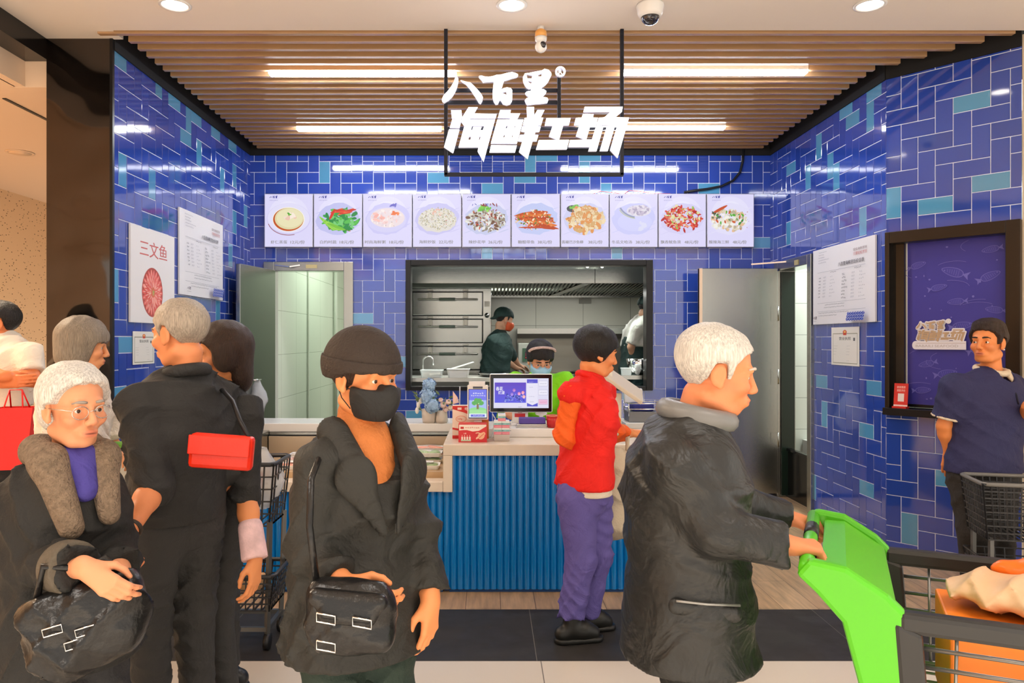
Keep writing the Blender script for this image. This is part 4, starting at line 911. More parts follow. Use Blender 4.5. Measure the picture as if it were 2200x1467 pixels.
b = MB(); b.box(.99, 1.35, 5.70, 5.74, 0, .865); b.build('support', mat('dull_cabinet', (150, 146, 138), .5), SHF)
b = MB(); b.box(XL, XS - .058, 5.345, 5.36, .83, .845); b.build('rail', STEEL, DW)
b = MB(); b.box(LX + .02, -.2, 5.66, 5.74, 0, .845); b.box(LX + .02, -.2, 5.385, 5.41, 0, .845); b.build('support', MATS['dull_cabinet'], LE)
o = MB(); o.box(LX + .02, XL - .004, CY + .25, 5.36, 0, .86); tag(o.build('side_cabinet', STEEL, bevel=.004), 'steel cabinet between the left tiled wall and the display well', 'cabinet')
# fish packs
FILM = mat('cling_film', (250, 250, 250), .08, alpha=.16)
FOAM = mat('foam_tray', (240, 240, 236), .5)
FILLS = {'salmon': (232, 140, 100), 'white': (226, 214, 204), 'green': (150, 180, 110), 'pink': (226, 170, 150), 'brown': (168, 122, 90), 'pale': (214, 206, 178)}
LABS = {'salmon': 'orange salmon', 'white': 'white fish', 'green': 'green leaves', 'pink': 'pink prawns', 'brown': 'brown fish', 'pale': 'pale squid'}
WH = ['in the front row', 'in the middle row', 'in the back row', 'stacked on top at the back']
def pack(x, y, z, kind, lab, sx=.10, sy=.07, rz=0):
    rg = random.Random(int(x * 991 + y * 97)); T = empty('food_pack', (x, y, z), lab, 'food pack', 'wrapped food packs in the display well')
    def rr(w_, d_, zz): return [(x + a * w_, y + e * d_, z + zz) for a, e in ((-1, -.8), (-.88, -1), (.88, -1), (1, -.8), (1, .8), (.88, 1), (-.88, 1), (-1, .8))]
    V = rr(sx * .9, sy * .88, 0) + rr(sx, sy, .026) + rr(sx * .95, sy * .93, .026) + rr(sx * .84, sy * .8, .006); F = []
    for r in range(3): F += [(r * 8 + i, r * 8 + (i + 1) % 8, r * 8 + 8 + (i + 1) % 8, r * 8 + 8 + i) for i in range(8)]
    F += [tuple(range(7, -1, -1)), tuple(range(24, 32))]; b = MB(); b.add(V, F); b.build('tray', FOAM, T)
    f = MB()
    for k in range(7 if kind != 'green' else 16):
        f.ell((x + rg.uniform(-.62, .62) * sx, y + rg.uniform(-.5, .5) * sy, z + .018 + .004 * rg.random()), rg.uniform(.025, .05) if kind != 'green' else .03, .022, .012, 9, 6)
    f.build('food', mat('food_' + kind, FILLS[kind], .35, vary=.25, vscale=30), T)
    b = MB(); b.ell((x, y, z + .018), sx * 1.0, sy * 1.0, .024, 18, 8); b.build('film', FILM, T)
    if rg.random() < .6:
        b = MB(); b.box(x + sx * .1, x + sx * .6, y - sy * .5, y + sy * .3, z + .041, z + .0425); b.build('price_label', WHT, T)
kinds = [['white', 'pink', 'salmon', 'pale', 'brown', 'green', 'green'], ['salmon', 'white', 'pink', 'white', 'pale', 'green', 'green'], ['pink', 'salmon', 'white', 'brown', 'white', 'pale', 'salmon']]
COLN = ['first from the left', 'second from the left', 'third from the left', 'fourth from the left', 'third from the counter step', 'second from the counter step', 'beside the counter step']
for r, y in enumerate((4.72, 4.94, 5.16)):
    for c_ in range(7):
        x = XS - .19 - (6 - c_) * .213
        if x - .1 < XL: continue
        pack(x, y, ZL + .0355 + (.0 if r < 2 else .0), kinds[r][c_], 'tray of %s %s, %s' % (LABS[kinds[r][c_]], WH[r], COLN[c_]))
pack(XS - .19, 5.16, ZL + .0355 + .044, 'salmon', 'tray of orange salmon stacked on top, back row beside the counter step')
pack(XS - .19, 4.94, ZL + .0355 + .044, 'green', 'tray of green leaves stacked on top, middle row beside the counter step')

# ------------------------------------------------------------------ vase, flowers
def flower_vase():
    x, y = (915 - VX) * 4.95 / FPX + .015, 4.95; z = ZL + .0355
    V_ = empty('flower_vase', (x + .0, 5.0, z), 'glass vase of blue hydrangea and pink roses left of the red boxes', 'vase')
    return V_
vx, vy, vz = (922 - VX) * 5.42 / FPX, 5.42, .905
Vs = empty('flower_vase', (vx, vy, vz), 'blue hydrangea and pink roses in pale pots left of the red cartons', 'flowers')
b = MB(); b.lathe((vx, vy, vz - .0), [(.045, 0), (.05, .02), (.056, .10), (.052, .10), (.045, .02), (0, .012)], 8); b.build('pot', mat('frosted_pot', (214, 202, 188), .3), Vs)
b = MB(); b.lathe((vx + .09, vy - .01, vz), [(.04, 0), (.046, .02), (.04, .09), (.036, .09), (.038, .02), (0, .012)], 8); b.build('pot', MATS['frosted_pot'], Vs)
rg = random.Random(4)
def head(c, r, m, name, n=60, ps=.016):
    f = MB()
    for i in range(n):
        v = nv([rg.gauss(0, 1) for _ in range(3)]); p = np.array(c) + v * r * rg.uniform(.8, 1.05)
        u = nv(np.cross(v, [rg.gauss(0, 1) for _ in range(3)])); w_ = np.cross(v, u)
        for a in range(4):
            d = math.cos(a * PI / 2) * u + math.sin(a * PI / 2) * w_; e = math.cos(a * PI / 2 + PI / 2) * u + math.sin(a * PI / 2 + PI / 2) * w_
            f.add([p, p + d * ps * .7 + e * ps * .4 + v * .002, p + d * ps + v * .004, p + d * ps * .7 - e * ps * .4 + v * .002], [(0, 1, 2, 3)])
    f.ell(c, r * .82, r * .82, r * .82, 10, 8); return f.build(name, m, Vs)
HB = mat('hydrangea_blue', (168, 200, 232), .6); PK = mat('rose_pink', (240, 210, 200), .6); LF = mat('leaf_green', (96, 120, 80), .5)
head((vx - .0, vy, vz + .27), .048, HB, 'hydrangea', 80); head((vx - .01, vy - .02, vz + .19), .058, HB, 'hydrangea', 90); head((vx + .025, vy - .05, vz + .13), .055, HB, 'hydrangea', 90)
for dx, dz, r in ((.10, .13, .026), (.14, .15, .022), (.12, .10, .024), (.085, .165, .018), (.155, .11, .02)):
    c = np.array((vx + dx, vy - .03, vz + dz)); f = MB()
    for k in range(4):
        rr_ = r * (1 - .22 * k); f.lathe(c + (0, 0, .002 * k), [(rr_ * .3, -rr_ * .7), (rr_, -.1 * rr_), (rr_ * .8, rr_ * .6), (rr_ * .7, rr_ * .6), (rr_ * .85, -.1 * rr_)], 9, axis=nv((rg.uniform(-.3, .3), -.7, .7)))
    f.build('rose', PK if dx != .155 else mat('rose_cream', (236, 226, 206), .6), Vs)
f = MB()
for k in range(26):
    a = rg.uniform(0, 6.28); c = np.array((vx + rg.uniform(-.09, .18), vy + rg.uniform(-.05, .05), vz + rg.uniform(.08, .2))); d = nv((math.cos(a), math.sin(a) * .4, rg.uniform(-.2, .8))); s_ = nv(np.cross(d, (0, 1, .2)))
    f.add([c, c + d * .025 + s_ * .010, c + d * .055, c + d * .025 - s_ * .010], [(0, 1, 2, 3)])
for x in (-.005, .02, .1, .12): f.tube([(vx + x * .6, vy, vz + .05), (vx + x, vy - .02, vz + .18)], .003, 5)
f.build('foliage', LF, Vs)
f = MB()
for dx, dz in ((-.075, .13), (-.085, .09), (-.06, .16)):
    c = np.array((vx + dx, vy - .02, vz + dz)); f.ell(c, .014, .012, .024, 8, 6)
f.build('white_bud', mat('bud_white', (236, 232, 222), .6), Vs)

# ------------------------------------------------------------------ things on the upper counter
def cpt(px, y, dz=0): return np.array([(px - VX) * y / FPX, y, ZT + dz])
RED = mat('carton_red', (206, 36, 34), .4); CRE = mat('carton_cream', (240, 222, 206), .4)
def carton(name, x0, x1, y0, y1, z0, h, mcol, art, label, cat='box', group=None):
    T = empty(name, ((x0 + x1) / 2, (y0 + y1) / 2, z0), label, cat, group)
    b = MB(); b.box(x0, x1, y0, y1, z0, z0 + h); b.build('carton', mcol, T, bevel=.002)
    fl = Flat(.00005); art(fl, x1 - x0, h); fl.build('print', (x0, y0 - .0006, z0), X_, Z_, MP, T); return T
def art_big(fl, W_, H_):
    fl.rect(0, 0, W_, H_, (240, 214, 196)); fl.poly([(0, H_), (0, H_ * .9), (W_ * .3, H_ * .8), (W_ * .55, H_ * .7), (W_, H_ * .68), (W_, H_)], (208, 38, 34))
    fl.rect(W_ * .62, 0, W_, H_ * .68, (222, 110, 50)); fl.rect(0, 0, W_ * .62, H_ * .1, (208, 38, 34)); fl.poly([(0, H_ * .34), (W_ * .2, H_ * .3), (W_ * .2, H_ * .24), (0, H_ * .28)], (208, 38, 34))
    fl.text('电', W_ * .34, H_ * .86, H_ * .1, (250, 230, 220), bold=.02); fl.rect(W_ * .14, H_ * .88, W_ * .25, H_ * .95, (250, 220, 210)); fl.text('520g', W_ * .14, H_ * .56, H_ * .07, (216, 60, 50), bold=.01); fl.ring(W_ * .24, H_ * .6, W_ * .15, H_ * .1, .004, (232, 150, 120)); fl.smudge(W_ * .5, H_ * .6, 5, H_ * .07, (236, 170, 120), random.Random(2))
def art_small(fl, W_, H_):
    fl.rect(0, 0, W_, H_, (212, 50, 58)); fl.poly([(.004, H_ * .64), (W_ * .18, H_ * .66), (W_ * .3, H_ * .66), (W_ * .5, H_ * .58), (W_ * .72, H_ * .62), (W_ * .98, H_ * .86), (W_ * .98, H_ * .95), (.004, H_ * .95)], (246, 234, 222))
    fl.rect(W_ * .07, H_ * .72, W_ * .19, H_ * .84, (190, 40, 40)); fl.smudge(W_ * .24, H_ * .74, 7, H_ * .09, (226, 110, 80), random.Random(3)); fl.text('12枚', W_ * .18, H_ * .44, H_ * .08, (250, 220, 214), bold=.01)
    for k in range(4): fl.rect(W_ * (.1 + .09 * k), H_ * .1, W_ * (.16 + .09 * k), H_ * .3, (246, 226, 216)); fl.rect(W_ * (.12 + .09 * k), H_ * .3, W_ * (.135 + .09 * k), H_ * .4, (246, 200, 190))
    fl.rect(W_ * .09, H_ * .06, W_ * .44, H_ * .14, (196, 206, 180))
    fl.ell(W_ * .80, H_ * .34, W_ * .13, H_ * .17, (244, 186, 150), 18, .7); fl.ell(W_ * .88, H_ * .46, W_ * .07, H_ * .1, (244, 186, 150), 14, .4); fl.ell(W_ * .66, H_ * .24, W_ * .06, H_ * .05, (246, 200, 170), 10, .8); fl.ring(W_ * .68, H_ * .44, W_ * .1, H_ * .1, .006, (246, 200, 170), .3, 2.6)
    for k in range(6): fl.ell(W_ * (.74 + .03 * k), H_ * (.26 + .04 * k), .003, .003, (214, 90, 70), 6)
carton('red_carton', (972 - VX) * 4.72 / FPX, (1050 - VX) * 4.72 / FPX, 4.72, 4.80, ZT, .205, CRE, art_big, 'tall cream and orange carton behind the smaller red carton')
carton('red_carton', (985 - VX) * 4.55 / FPX, (1046 - VX) * 4.55 / FPX, 4.55, 4.64, ZT, .112, RED, art_small, 'smaller red carton with a pink cartoon prawn at the front counter edge')
PX0 = (1061 - VX) * 4.62 / FPX
STAND = mat('frosted_stand', (222, 212, 204), .3, alpha=.75)
Tt = MB(); Tt.box(PX0, PX0 + .096, 4.60, 4.695, ZT, ZT + .04); tag(Tt.build('acrylic_stand', STAND, bevel=.002), 'small frosted acrylic stand carrying the pink and teal packets', 'stand')
def art_packet(fl, W_, H_):
    fl.rect(0, 0, W_, H_, (232, 238, 236)); fl.rect(0, 0, W_, H_ * .42, (232, 130, 150)); fl.rect(0, H_ * .42, W_, H_ * .74, (150, 206, 208)); fl.smudge(W_ * .1, H_ * .5, 2, H_ * .18, (80, 140, 150), random.Random(1)); fl.smudge(W_ * .6, H_ * .5, 3, H_ * .2, (50, 80, 110), random.Random(4)); fl.smudge(W_ * .2, H_ * .12, 6, H_ * .16, (246, 220, 226), random.Random(7))
pn = ['lower left of the stack', 'lower right of the stack', 'upper left of the stack', 'upper right of the stack', 'alone on top of the stack']
for k, (dx, dz) in enumerate(((0, .0401), (.049, .0401), (0, .0812), (.049, .0812), (.025, .1223))):
    carton('packet', PX0 + dx, PX0 + dx + .047, 4.605, 4.69, ZT + dz, .0405, WHT, art_packet, 'small pink and teal packet on the acrylic stand, ' + pn[k], 'packet', 'pink and teal packets')
# cashier screen
def q_on(px, py, y): return P(px, py, y)
SY = 4.98
ps = empty('cashier_screen', ((1120 - VX) * SY / FPX, SY + .06, ZT + .055), 'black-rimmed cashier screen on white stand showing a purple flower picture', 'screen')
a, c = P(1052, 886, SY), P(1187, 803, SY); w_, h_ = c[0] - a[0], c[2] - a[2]
b = MB(); b.obox(((a[0] + c[0]) / 2, SY + .014, (a[2] + c[2]) / 2), X_, Y_, Z_, w_ / 2, .014, h_ / 2); b.build('shell', WHT, ps, bevel=.010)
b = MB(); b.obox(((a[0] + c[0]) / 2, SY - .0005, (a[2] + c[2]) / 2), X_, Y_, Z_, w_ / 2 - .005, .003, h_ / 2 - .005); b.build('bezel', mat('bezel_black', (14, 14, 16), .15), ps, bevel=.003)
fl = Flat(.00005); rg = random.Random(31); sw, sh = w_ * .875, h_ * .77
fl.rect(0, 0, sw, sh, (224, 222, 244)); x0, y0, x1, y1 = sw * .02, sh * .18, sw * .59, sh * .86
for k in range(6): fl.rect(x0, y0 + (y1 - y0) * k / 6, x1, y0 + (y1 - y0) * (k + 1) / 6, (92 + k * 1, 92 - k * 4, 226 - k * 6))
for _ in range(70): fl.ell(rg.uniform(x0 + (x1 - x0) * .3, x1 - .012), y0 + .008 + (y1 - y0) * .36 * rg.random(), rg.uniform(.006, .012), .003, rg.choice([(70, 80, 190), (110, 130, 226), (50, 60, 150), (150, 160, 236)]), 7, rg.uniform(0, 3))
for fx, fy, cl in ((.62, .62, (150, 90, 170)), (.9, .5, (216, 130, 150)), (.78, .45, (206, 120, 170)), (.93, .3, (220, 150, 150)), (.55, .42, (130, 100, 190))):
    for k in range(5): fl.ell(x0 + (x1 - x0) * fx + .003 * math.cos(k * 1.3), y0 + (y1 - y0) * fy + .004 * math.sin(k * 1.3), .009, .006, tuple(min(255, q_ + 12 * k) for q_ in cl), 8, k)
fl.text('春花', x0 + .008, y0 + (y1 - y0) * .6, .026, (245, 245, 255), wd=.045, bold=.02); fl.text('烂漫', x0 + .024, y0 + (y1 - y0) * .42, .022, (245, 245, 255), wd=.040, bold=.02)
u0, u1 = sw * .605, sw * .80; fl.rect(u0, sh * .05, u1, sh * .97, (232, 230, 248)); fl.rect(u0, sh * .84, u1, sh * .97, (88, 88, 206)); fl.smudge(u0 + .012, sh * .86, 5, .005, (220, 220, 250), rg); fl.smudge(u0 + .016, sh * .69, 4, .005, (120, 120, 150), rg); fl.smudge(u0 + .012, sh * .38, 6, .005, (140, 140, 170), rg); fl.smudge(u0 + .02, sh * .2, 4, .005, (90, 90, 120), rg)
fl.poly([(u0, sh * .06), (u1, sh * .06), (u1, sh * .18), ((u0 + u1) / 2, sh * .10), (u0, sh * .18)], (88, 88, 206))
for k, (yy0, cl) in enumerate(((.74, (238, 236, 250)), (.44, (238, 236, 250)), (.12, (236, 190, 220)))):
    fl.rect(sw * .815, sh * yy0, sw * .98, sh * (yy0 + .18), (170, 168, 196)); fl.rect(sw * .818, sh * (yy0 + .008), sw * .977, sh * (yy0 + .172), cl); fl.smudge(sw * .84, sh * (yy0 + .07), 6, .006, (110, 110, 140) if k < 2 else (216, 90, 140), rg)
fl.smudge(sw * .45, sh * .03, 3, .006, (90, 90, 130), rg)
fl.build('display', ((a[0] + c[0]) / 2 - sw / 2, SY - .0042, (a[2] + c[2]) / 2 - sh / 2), X_, Z_, MS, ps)
b = MB(); b.obox(((1118 - VX) * SY / FPX, SY + .06, ZT + .055 + .09), X_, Y_, Z_, .052, .03, .09); b.build('stand', WHT, ps, bevel=.006)
b = MB(); b.box((1098 - VX) * SY / FPX, (1180 - VX) * SY / FPX, SY - .06, SY + .12, ZT + .055, ZT + .073); b.build('base', WHT, ps, bevel=.005)
fl = Flat(); fl.rect(0, 0, .07, .055, (236, 230, 226)); fl.rect(0, 0, .07, .024, (206, 50, 54)); fl.rect(.022, .028, .05, .05, (150, 50, 50)); fl.smudge(.026, .034, 3, .007, (236, 220, 220), rg); fl.build('sticker', ((1106 - VX) * SY / FPX, SY + .0285, ZT + .105), X_, Z_, MP, ps)
# payment tablet
TY = 4.655
pt = empty('payment_tablet', ((1026 - VX) * TY / FPX, TY + .05, ZT), 'white payment tablet showing a green tree left of the cashier screen', 'tablet')
a, c = P(1004, 902, TY), P(1049, 827, TY); w_, h_ = c[0] - a[0], c[2] - a[2]
b = MB(); b.obox(((a[0] + c[0]) / 2, TY + .012, (a[2] + c[2]) / 2), X_, Y_, Z_, w_ / 2, .012, h_ / 2); b.build('shell', WHT, pt, bevel=.006)
b = MB(); b.box((a[0] + c[0]) / 2 - .055, (a[0] + c[0]) / 2 + .045, TY + .004, TY + .02, c[2], c[2] + .022); b.build('paper_slot', mat('paper_white', (236, 236, 238), .5), pt)
fl = Flat(.00005); sw, sh = w_ * .84, h_ * .80
fl.rect(0, 0, w_ * .5, h_ * .06, (90, 92, 110)); 
fl.z = .0004
fl2 = Flat(.00005)
fl2.rect(-.003, -.006, sw + .003, sh + .003, (40, 42, 60)); fl2.rect(0, 0, sw, sh, (120, 124, 236)); fl2.rect(0, sh * .2, sw, sh * .62, (170, 190, 244)); fl2.ell(sw * .5, sh * .27, sw * .5, sh * .10, (150, 220, 150), 24); fl2.rect(0, sh * .08, sw, sh * .27, (166, 226, 160)); fl2.rect(0, 0, sw, sh * .14, (232, 240, 246))
fl2.rect(sw * .43, sh * .3, sw * .56, sh * .5, (140, 120, 90))
for x, y, r in ((.5, .58, .17), (.32, .52, .15), (.68, .52, .15), (.42, .63, .12), (.6, .62, .12)): fl2.ell(sw * x, sh * y, sw * r * 1.1, sw * r * .9, (76 + int(40 * y), 176, 96), 14)
for x, y in ((.25, .6), (.75, .6), (.55, .5), (.4, .45)): fl2.ell(sw * x, sh * y, .003, .003, (240, 250, 200), 8)
fl2.smudge(sw * .22, sh * .84, 5, .011, (248, 248, 255), rg); fl2.smudge(sw * .12, sh * .76, 8, .009, (248, 248, 255), rg); fl2.rect(sw * .1, sh * .03, sw * .9, sh * .11, (104, 110, 216)); fl2.smudge(sw * .25, sh * .05, 6, .008, (240, 240, 255), rg)
fl2.build('display', (a[0] + w_ * .08, TY - .001, a[2] + h_ * .07), X_, Z_, MS, pt)
b = MB(); b.box((a[0] + c[0]) / 2 - .03, (a[0] + c[0]) / 2 + .03, TY - .0015, TY + .001, c[2] - .022, c[2] - .009); b.build('camera_bar', mat('grey_bar', (80, 82, 96), .2), pt)
b = MB(); b.bar((a[0] + w_ / 2, TY + .018, a[2] + .02), (a[0] + w_ / 2, TY + .035, ZT + .006), .05, .014); b.box(a[0] + .01, c[0] - .01, TY + .004, TY + .058, ZT, ZT + .012); b.build('stand', WHT, pt, bevel=.003)
# smaller things round the screen
o = MB(); o.box((1115 - VX) * 4.86 / FPX, (1172 - VX) * 4.86 / FPX, 4.84, 4.90, ZT + .0771, ZT + .118)
PR = tag(o.build('purple_case', mat('purple_case', (84, 66, 152), .4), bevel=.006), 'purple oblong case in front of the cashier screen stand', 'case')
o = MB(); o.box((1108 - VX) * 4.86 / FPX, (1174 - VX) * 4.86 / FPX, 4.83, 4.91, ZT + .0552, ZT + .065); o.box((1110 - VX) * 4.86 / FPX, (1174 - VX) * 4.86 / FPX, 4.832, 4.91, ZT + .066, ZT + .077)
tag(o.build('card_reader', mat('reader_silver', (200, 198, 196), .3, .5), bevel=.003), 'flat silver card reader under the purple case', 'card reader')
q = np.array([(1188 - VX) * 4.85 / FPX, 4.85, ZT + .0555]); T = empty('red_cup', q, 'round red pot beside the purple case', 'cup')
b = MB(); b.lathe(q, [(.036, 0), (.040, .03), (.044, .075), (.040, .075), (.036, .02), (0, .012)], 26); b.build('cup', mat('red_plastic', (190, 30, 34), .3), T)
b = MB(); b.tube([q + (.042 * math.cos(t), .042 * math.sin(t), .076) for t in np.linspace(0, 6.28, 25)[:-1]], .004, 6, closed=True); b.build('rim', mat('red_clear', (220, 130, 110), .2), T)
o = MB(); o.ell(((1163 - VX) * 5.0 / FPX, 5.02, ZT + .128), .04, .02, .016, 16, 8); o.box((1163 - VX) * 5.0 / FPX - .012, (1163 - VX) * 5.0 / FPX + .012, 5.008, 5.035, ZT + .055, ZT + .12)
tag(o.build('scanner', WHT), 'small white scanner on a stub stand right of the cashier screen stand', 'scanner')
T = empty('paper_flag', cpt(977, 4.86), 'little red and white paper flag on a stick behind the tall carton', 'flag')
b = MB(); b.tube([cpt(987, 4.9), cpt(988, 4.9, .315)], .004, 6); b.build('stick', mat('grey_stick', (190, 192, 200), .4), T)
b = MB(); b.add([cpt(973, 4.9, .2), cpt(973, 4.9, .285), cpt(983, 4.89, .245), cpt(986, 4.9, .21)], [(0, 1, 2, 3)]); b.build('flag', mat('flag_paper', (240, 205, 196), .6), T, thick=.0015)
b = MB(); b.tube([cpt(973, 4.9, .2), cpt(973, 4.9)], .003, 6); b.build('stick', MATS['grey_stick'], T)
b = MB(); b.tube([cpt(1058, 4.76, .15), cpt(1064, 4.77, .12), cpt(1060, 4.78, .06), cpt(1056, 4.72, .006), cpt(1062, 4.66, .005)], .0035, 6); tag(b.build('charging_cable', mat('white_cable', (220, 220, 216), .4)), 'thin white cable trailing on the counter between the tablet and the packets', 'cable')
b = MB()
for k in range(5): b.bar(cpt(1068 + k * 3.2, 5.0, .1) + (0, 0, .0), cpt(1074 + k * 3, 5.02, .21), .014, .004)
tag(b.build('green_menu_cards', mat('fresh_green', (110, 180, 60), .5)), 'bundle of green cards leaning behind the packets', 'cards')
# ------------------------------------------------------------------ right end: second terminal, rack
tx = (1325 - VX) * 4.9 / FPX
T = empty('beige_terminal', (tx, 4.9, ZT), 'beige till terminal with tilted panel at the right end of the counter', 'terminal')
BGE = mat('beige_plastic', (214, 200, 180), .4)
b = MB(); b.bar((tx + .0, 4.9, ZT + .012), (tx + .005, 4.92, ZT + .27), .055, .04, up=(0, 1, 0)); b.build('post', BGE, T, bevel=.006)
b = MB(); b.box(tx - .1, tx + .1, 4.82, 5.02, ZT, ZT + .014); b.build('base', BGE, T, bevel=.004)
u = nv((.82, 0, -.57)); v = nv((.2, 1, .28)); v = nv(v - u * np.dot(u, v)); b = MB(); b.obox((tx + .045, 4.92, ZT + .325), u, v, np.cross(u, v), .15, .11, .014); b.build('panel', BGE, T, bevel=.008)
b = MB(); b.box(tx - .085, tx - .03, 4.87, 4.94, ZT + .35, ZT + .45); b.build('printer_head', mat('ivory_plastic', (226, 220, 208), .4), T, bevel=.005)
rx = (1372 - VX) * 5.55 / FPX
T = empty('wire_rack', (rx, 5.55, .905), 'grey wire rack tray on the ledge at the right end of the counter', 'rack')
b = MB(); b.box(rx - .09, rx + .16, 5.45, 5.65, .906, .98); b.build('tray', mat('grey_tray', (120, 120, 122), .4, .3), T, bevel=.004)
b = MB()
for z in (1.0, 1.04): b.tube([(rx - .09, 5.45, z), (rx + .16, 5.45, z), (rx + .16, 5.65, z), (rx - .09, 5.65, z)], .004, 6, closed=True)
for x, y in ((rx - .09, 5.45), (rx + .16, 5.45), (rx + .16, 5.65), (rx - .09, 5.65)): b.tube([(x, y, .95), (x, y, 1.045)], .004, 6)
b.build('wire_frame', CHROME, T)
o = MB(); o.box(rx - .06, rx + .10, 5.48, 5.60, .9805, 1.035); tag(o.build('blue_bundle', mat('navy_cloth', (46, 50, 130), .7), bevel=.015), 'dark blue folded bundle lying in the wire rack', 'bundle')
o = MB(); o.obox((rx - .03, 5.6, 1.085), nv((1, 0, .1)), Y_, nv((-.1, 0, 1)), .07, .02, .05); tag(o.build('napkin_pack', mat('napkin_white', (228, 232, 240), .6), bevel=.01), 'white napkin pack standing in the wire rack', 'napkins')
# ------------------------------------------------------------------ bags on the door handles
def poly_bag(name, c, w_, h_, d_, m, label, seed, drop=1.0):
    rg = random.Random(seed); c = np.array(c, float); n, k = 20, 14; V = []; F = []
    for i in range(k):
        t = i / (k - 1); r = (.12 + .9 * math.sin(PI * min(1, .08 + t * .72)) ** 1.3) if t < .97 else .45
        for j in range(n):
            a = 2 * PI * j / n; q_ = 1 + .14 * math.sin(3 * a + i * .7 + seed) + rg.uniform(-.07, .07)
            V.append(c + np.array([w_ / 2 * r * q_ * math.cos(a), d_ / 2 * r * q_ * math.sin(a), -h_ * t]))
    for i in range(k - 1):
        for j in range(n): F.append((i * n + j, i * n + (j + 1) % n, (i + 1) * n + (j + 1) % n, (i + 1) * n + j))
    F += [tuple(range(n)), tuple(range(k * n - 1, (k - 1) * n - 1, -1))]
    o = link_mesh(name, V, F, m, smooth=True); return tag(o, label, 'bag')
PBAG = mat('thin_poly', (226, 230, 234), .18, alpha=.62, bump=.6, bscale=28)
poly_bag('plastic_bag', hp + ln * .068 - ld * .06 + (0, 0, -.005), .16, .32, .1, PBAG, 'grey translucent plastic bag hanging on the handle of the left steel door', 3)
poly_bag('plastic_bag', hp2 + (.07, -.05, -.004), .24, .36, .12, PBAG, 'white plastic bag hanging on the handle of the right steel door', 6)
# ================================================================== SMOOTH BODIES (blended volumes turned into one surface)
def axis_grid(lo, hi, h, fine):
    out = [lo]; x = lo
    while x < hi:
        s = h
        for a, b, f in fine:
            if a - h <= x <= b: s = min(s, f)
        x += s; out.append(x)
    return np.array(out, np.float32)
def d_cap(X, Y, Z, p):
    a, b, ra, rb = p['a'], p['b'], p['ra'], p['rb']
    x, y, z = X - a[0], Y - a[1], Z - a[2]; d = b - a; n = p.get('n')
    if n is not None:                                   # flattened across n
        s = p['s'] - 1; q = (x * n[0] + y * n[1] + z * n[2]) * s; x, y, z = x + q * n[0], y + q * n[1], z + q * n[2]; d = d + n * (np.dot(d, n) * s)
    L2 = float(np.dot(d, d)) + 1e-9
    t = np.clip((x * d[0] + y * d[1] + z * d[2]) / L2, 0, 1)
    r = np.sqrt((x - t * d[0]) ** 2 + (y - t * d[1]) ** 2 + (z - t * d[2]) ** 2) - (ra + (rb - ra) * t)
    if n is not None: r = r / (1 + .35 * (p['s'] - 1))
    if p.get('flat'):
        L = math.sqrt(L2); r = np.maximum(r, (x * d[0] + y * d[1] + z * d[2]) / L - L)
    return r
def d_ell(X, Y, Z, p):
    c, fr, rr = p['c'], p['fr'], p['r']
    x, y, z = X - c[0], Y - c[1], Z - c[2]
    u = [(x * fr[i][0] + y * fr[i][1] + z * fr[i][2]) for i in range(3)]
    k0 = np.sqrt(sum((u[i] / rr[i]) ** 2 for i in range(3))); k1 = np.sqrt(sum((u[i] / rr[i] ** 2) ** 2 for i in range(3))) + 1e-6
    return k0 * (k0 - 1) / k1
def cap(a, b, ra, rb=None, k=.02, op='u', n=None, s=1.0, flat=False):
    return dict(t='cap', a=np.array(a, float), b=np.array(b, float), ra=ra, rb=ra if rb is None else rb, k=k, op=op, n=None if n is None else nv(n), s=s, flat=flat)
def ell(c, r, fr=None, k=.02, op='u'):
    return dict(t='ell', c=np.array(c, float), r=r, fr=np.eye(3) if fr is None else np.array(fr), k=k, op=op)
def pbox(p):
    if p['t'] == 'cap':
        m = max(p['ra'], p['rb']); return np.minimum(p['a'], p['b']) - m, np.maximum(p['a'], p['b']) + m
    if p['t'] == 'ell': m = max(p['r']); return p['c'] - m, p['c'] + m
    return p['lo'], p['hi']
def field(prims, h, fine=None, pad=.03):
    bl = [pbox(p) for p in prims if p['op'] == 'u']; lo = np.min([b[0] for b in bl], 0) - pad; hi = np.max([b[1] for b in bl], 0) + pad
    fine = fine or []
    ax = [axis_grid(lo[i], hi[i], h, [(f[0][i], f[1][i], f[2]) for f in fine]) for i in range(3)]
    F = np.full([len(a) for a in ax], .06, np.float32)
    for p in prims:
        a, b = pbox(p); e = .035 + p['k']
        sl = [slice(np.searchsorted(ax[i], a[i] - e), np.searchsorted(ax[i], b[i] + e)) for i in range(3)]
        if any(s.stop <= s.start for s in sl): continue
        X, Y, Z = ax[0][sl[0]][:, None, None], ax[1][sl[1]][None, :, None], ax[2][sl[2]][None, None, :]
        d = (d_cap if p['t'] == 'cap' else d_ell if p['t'] == 'ell' else p['fn'])(X, Y, Z, p) if p['t'] != 'fn' else p['fn'](X, Y, Z)
        d = np.broadcast_to(d, F[tuple(sl)].shape); G = F[tuple(sl)]; k = p['k'] + 1e-6
        if p['op'] == 'u': hh = np.maximum(k - np.abs(G - d), 0) / k; G = np.minimum(G, d) - hh * hh * k * .25
        elif p['op'] == 's': d = -d; hh = np.maximum(k - np.abs(G - d), 0) / k; G = np.maximum(G, d) + hh * hh * k * .25
        F[tuple(sl)] = G
    return ax, F
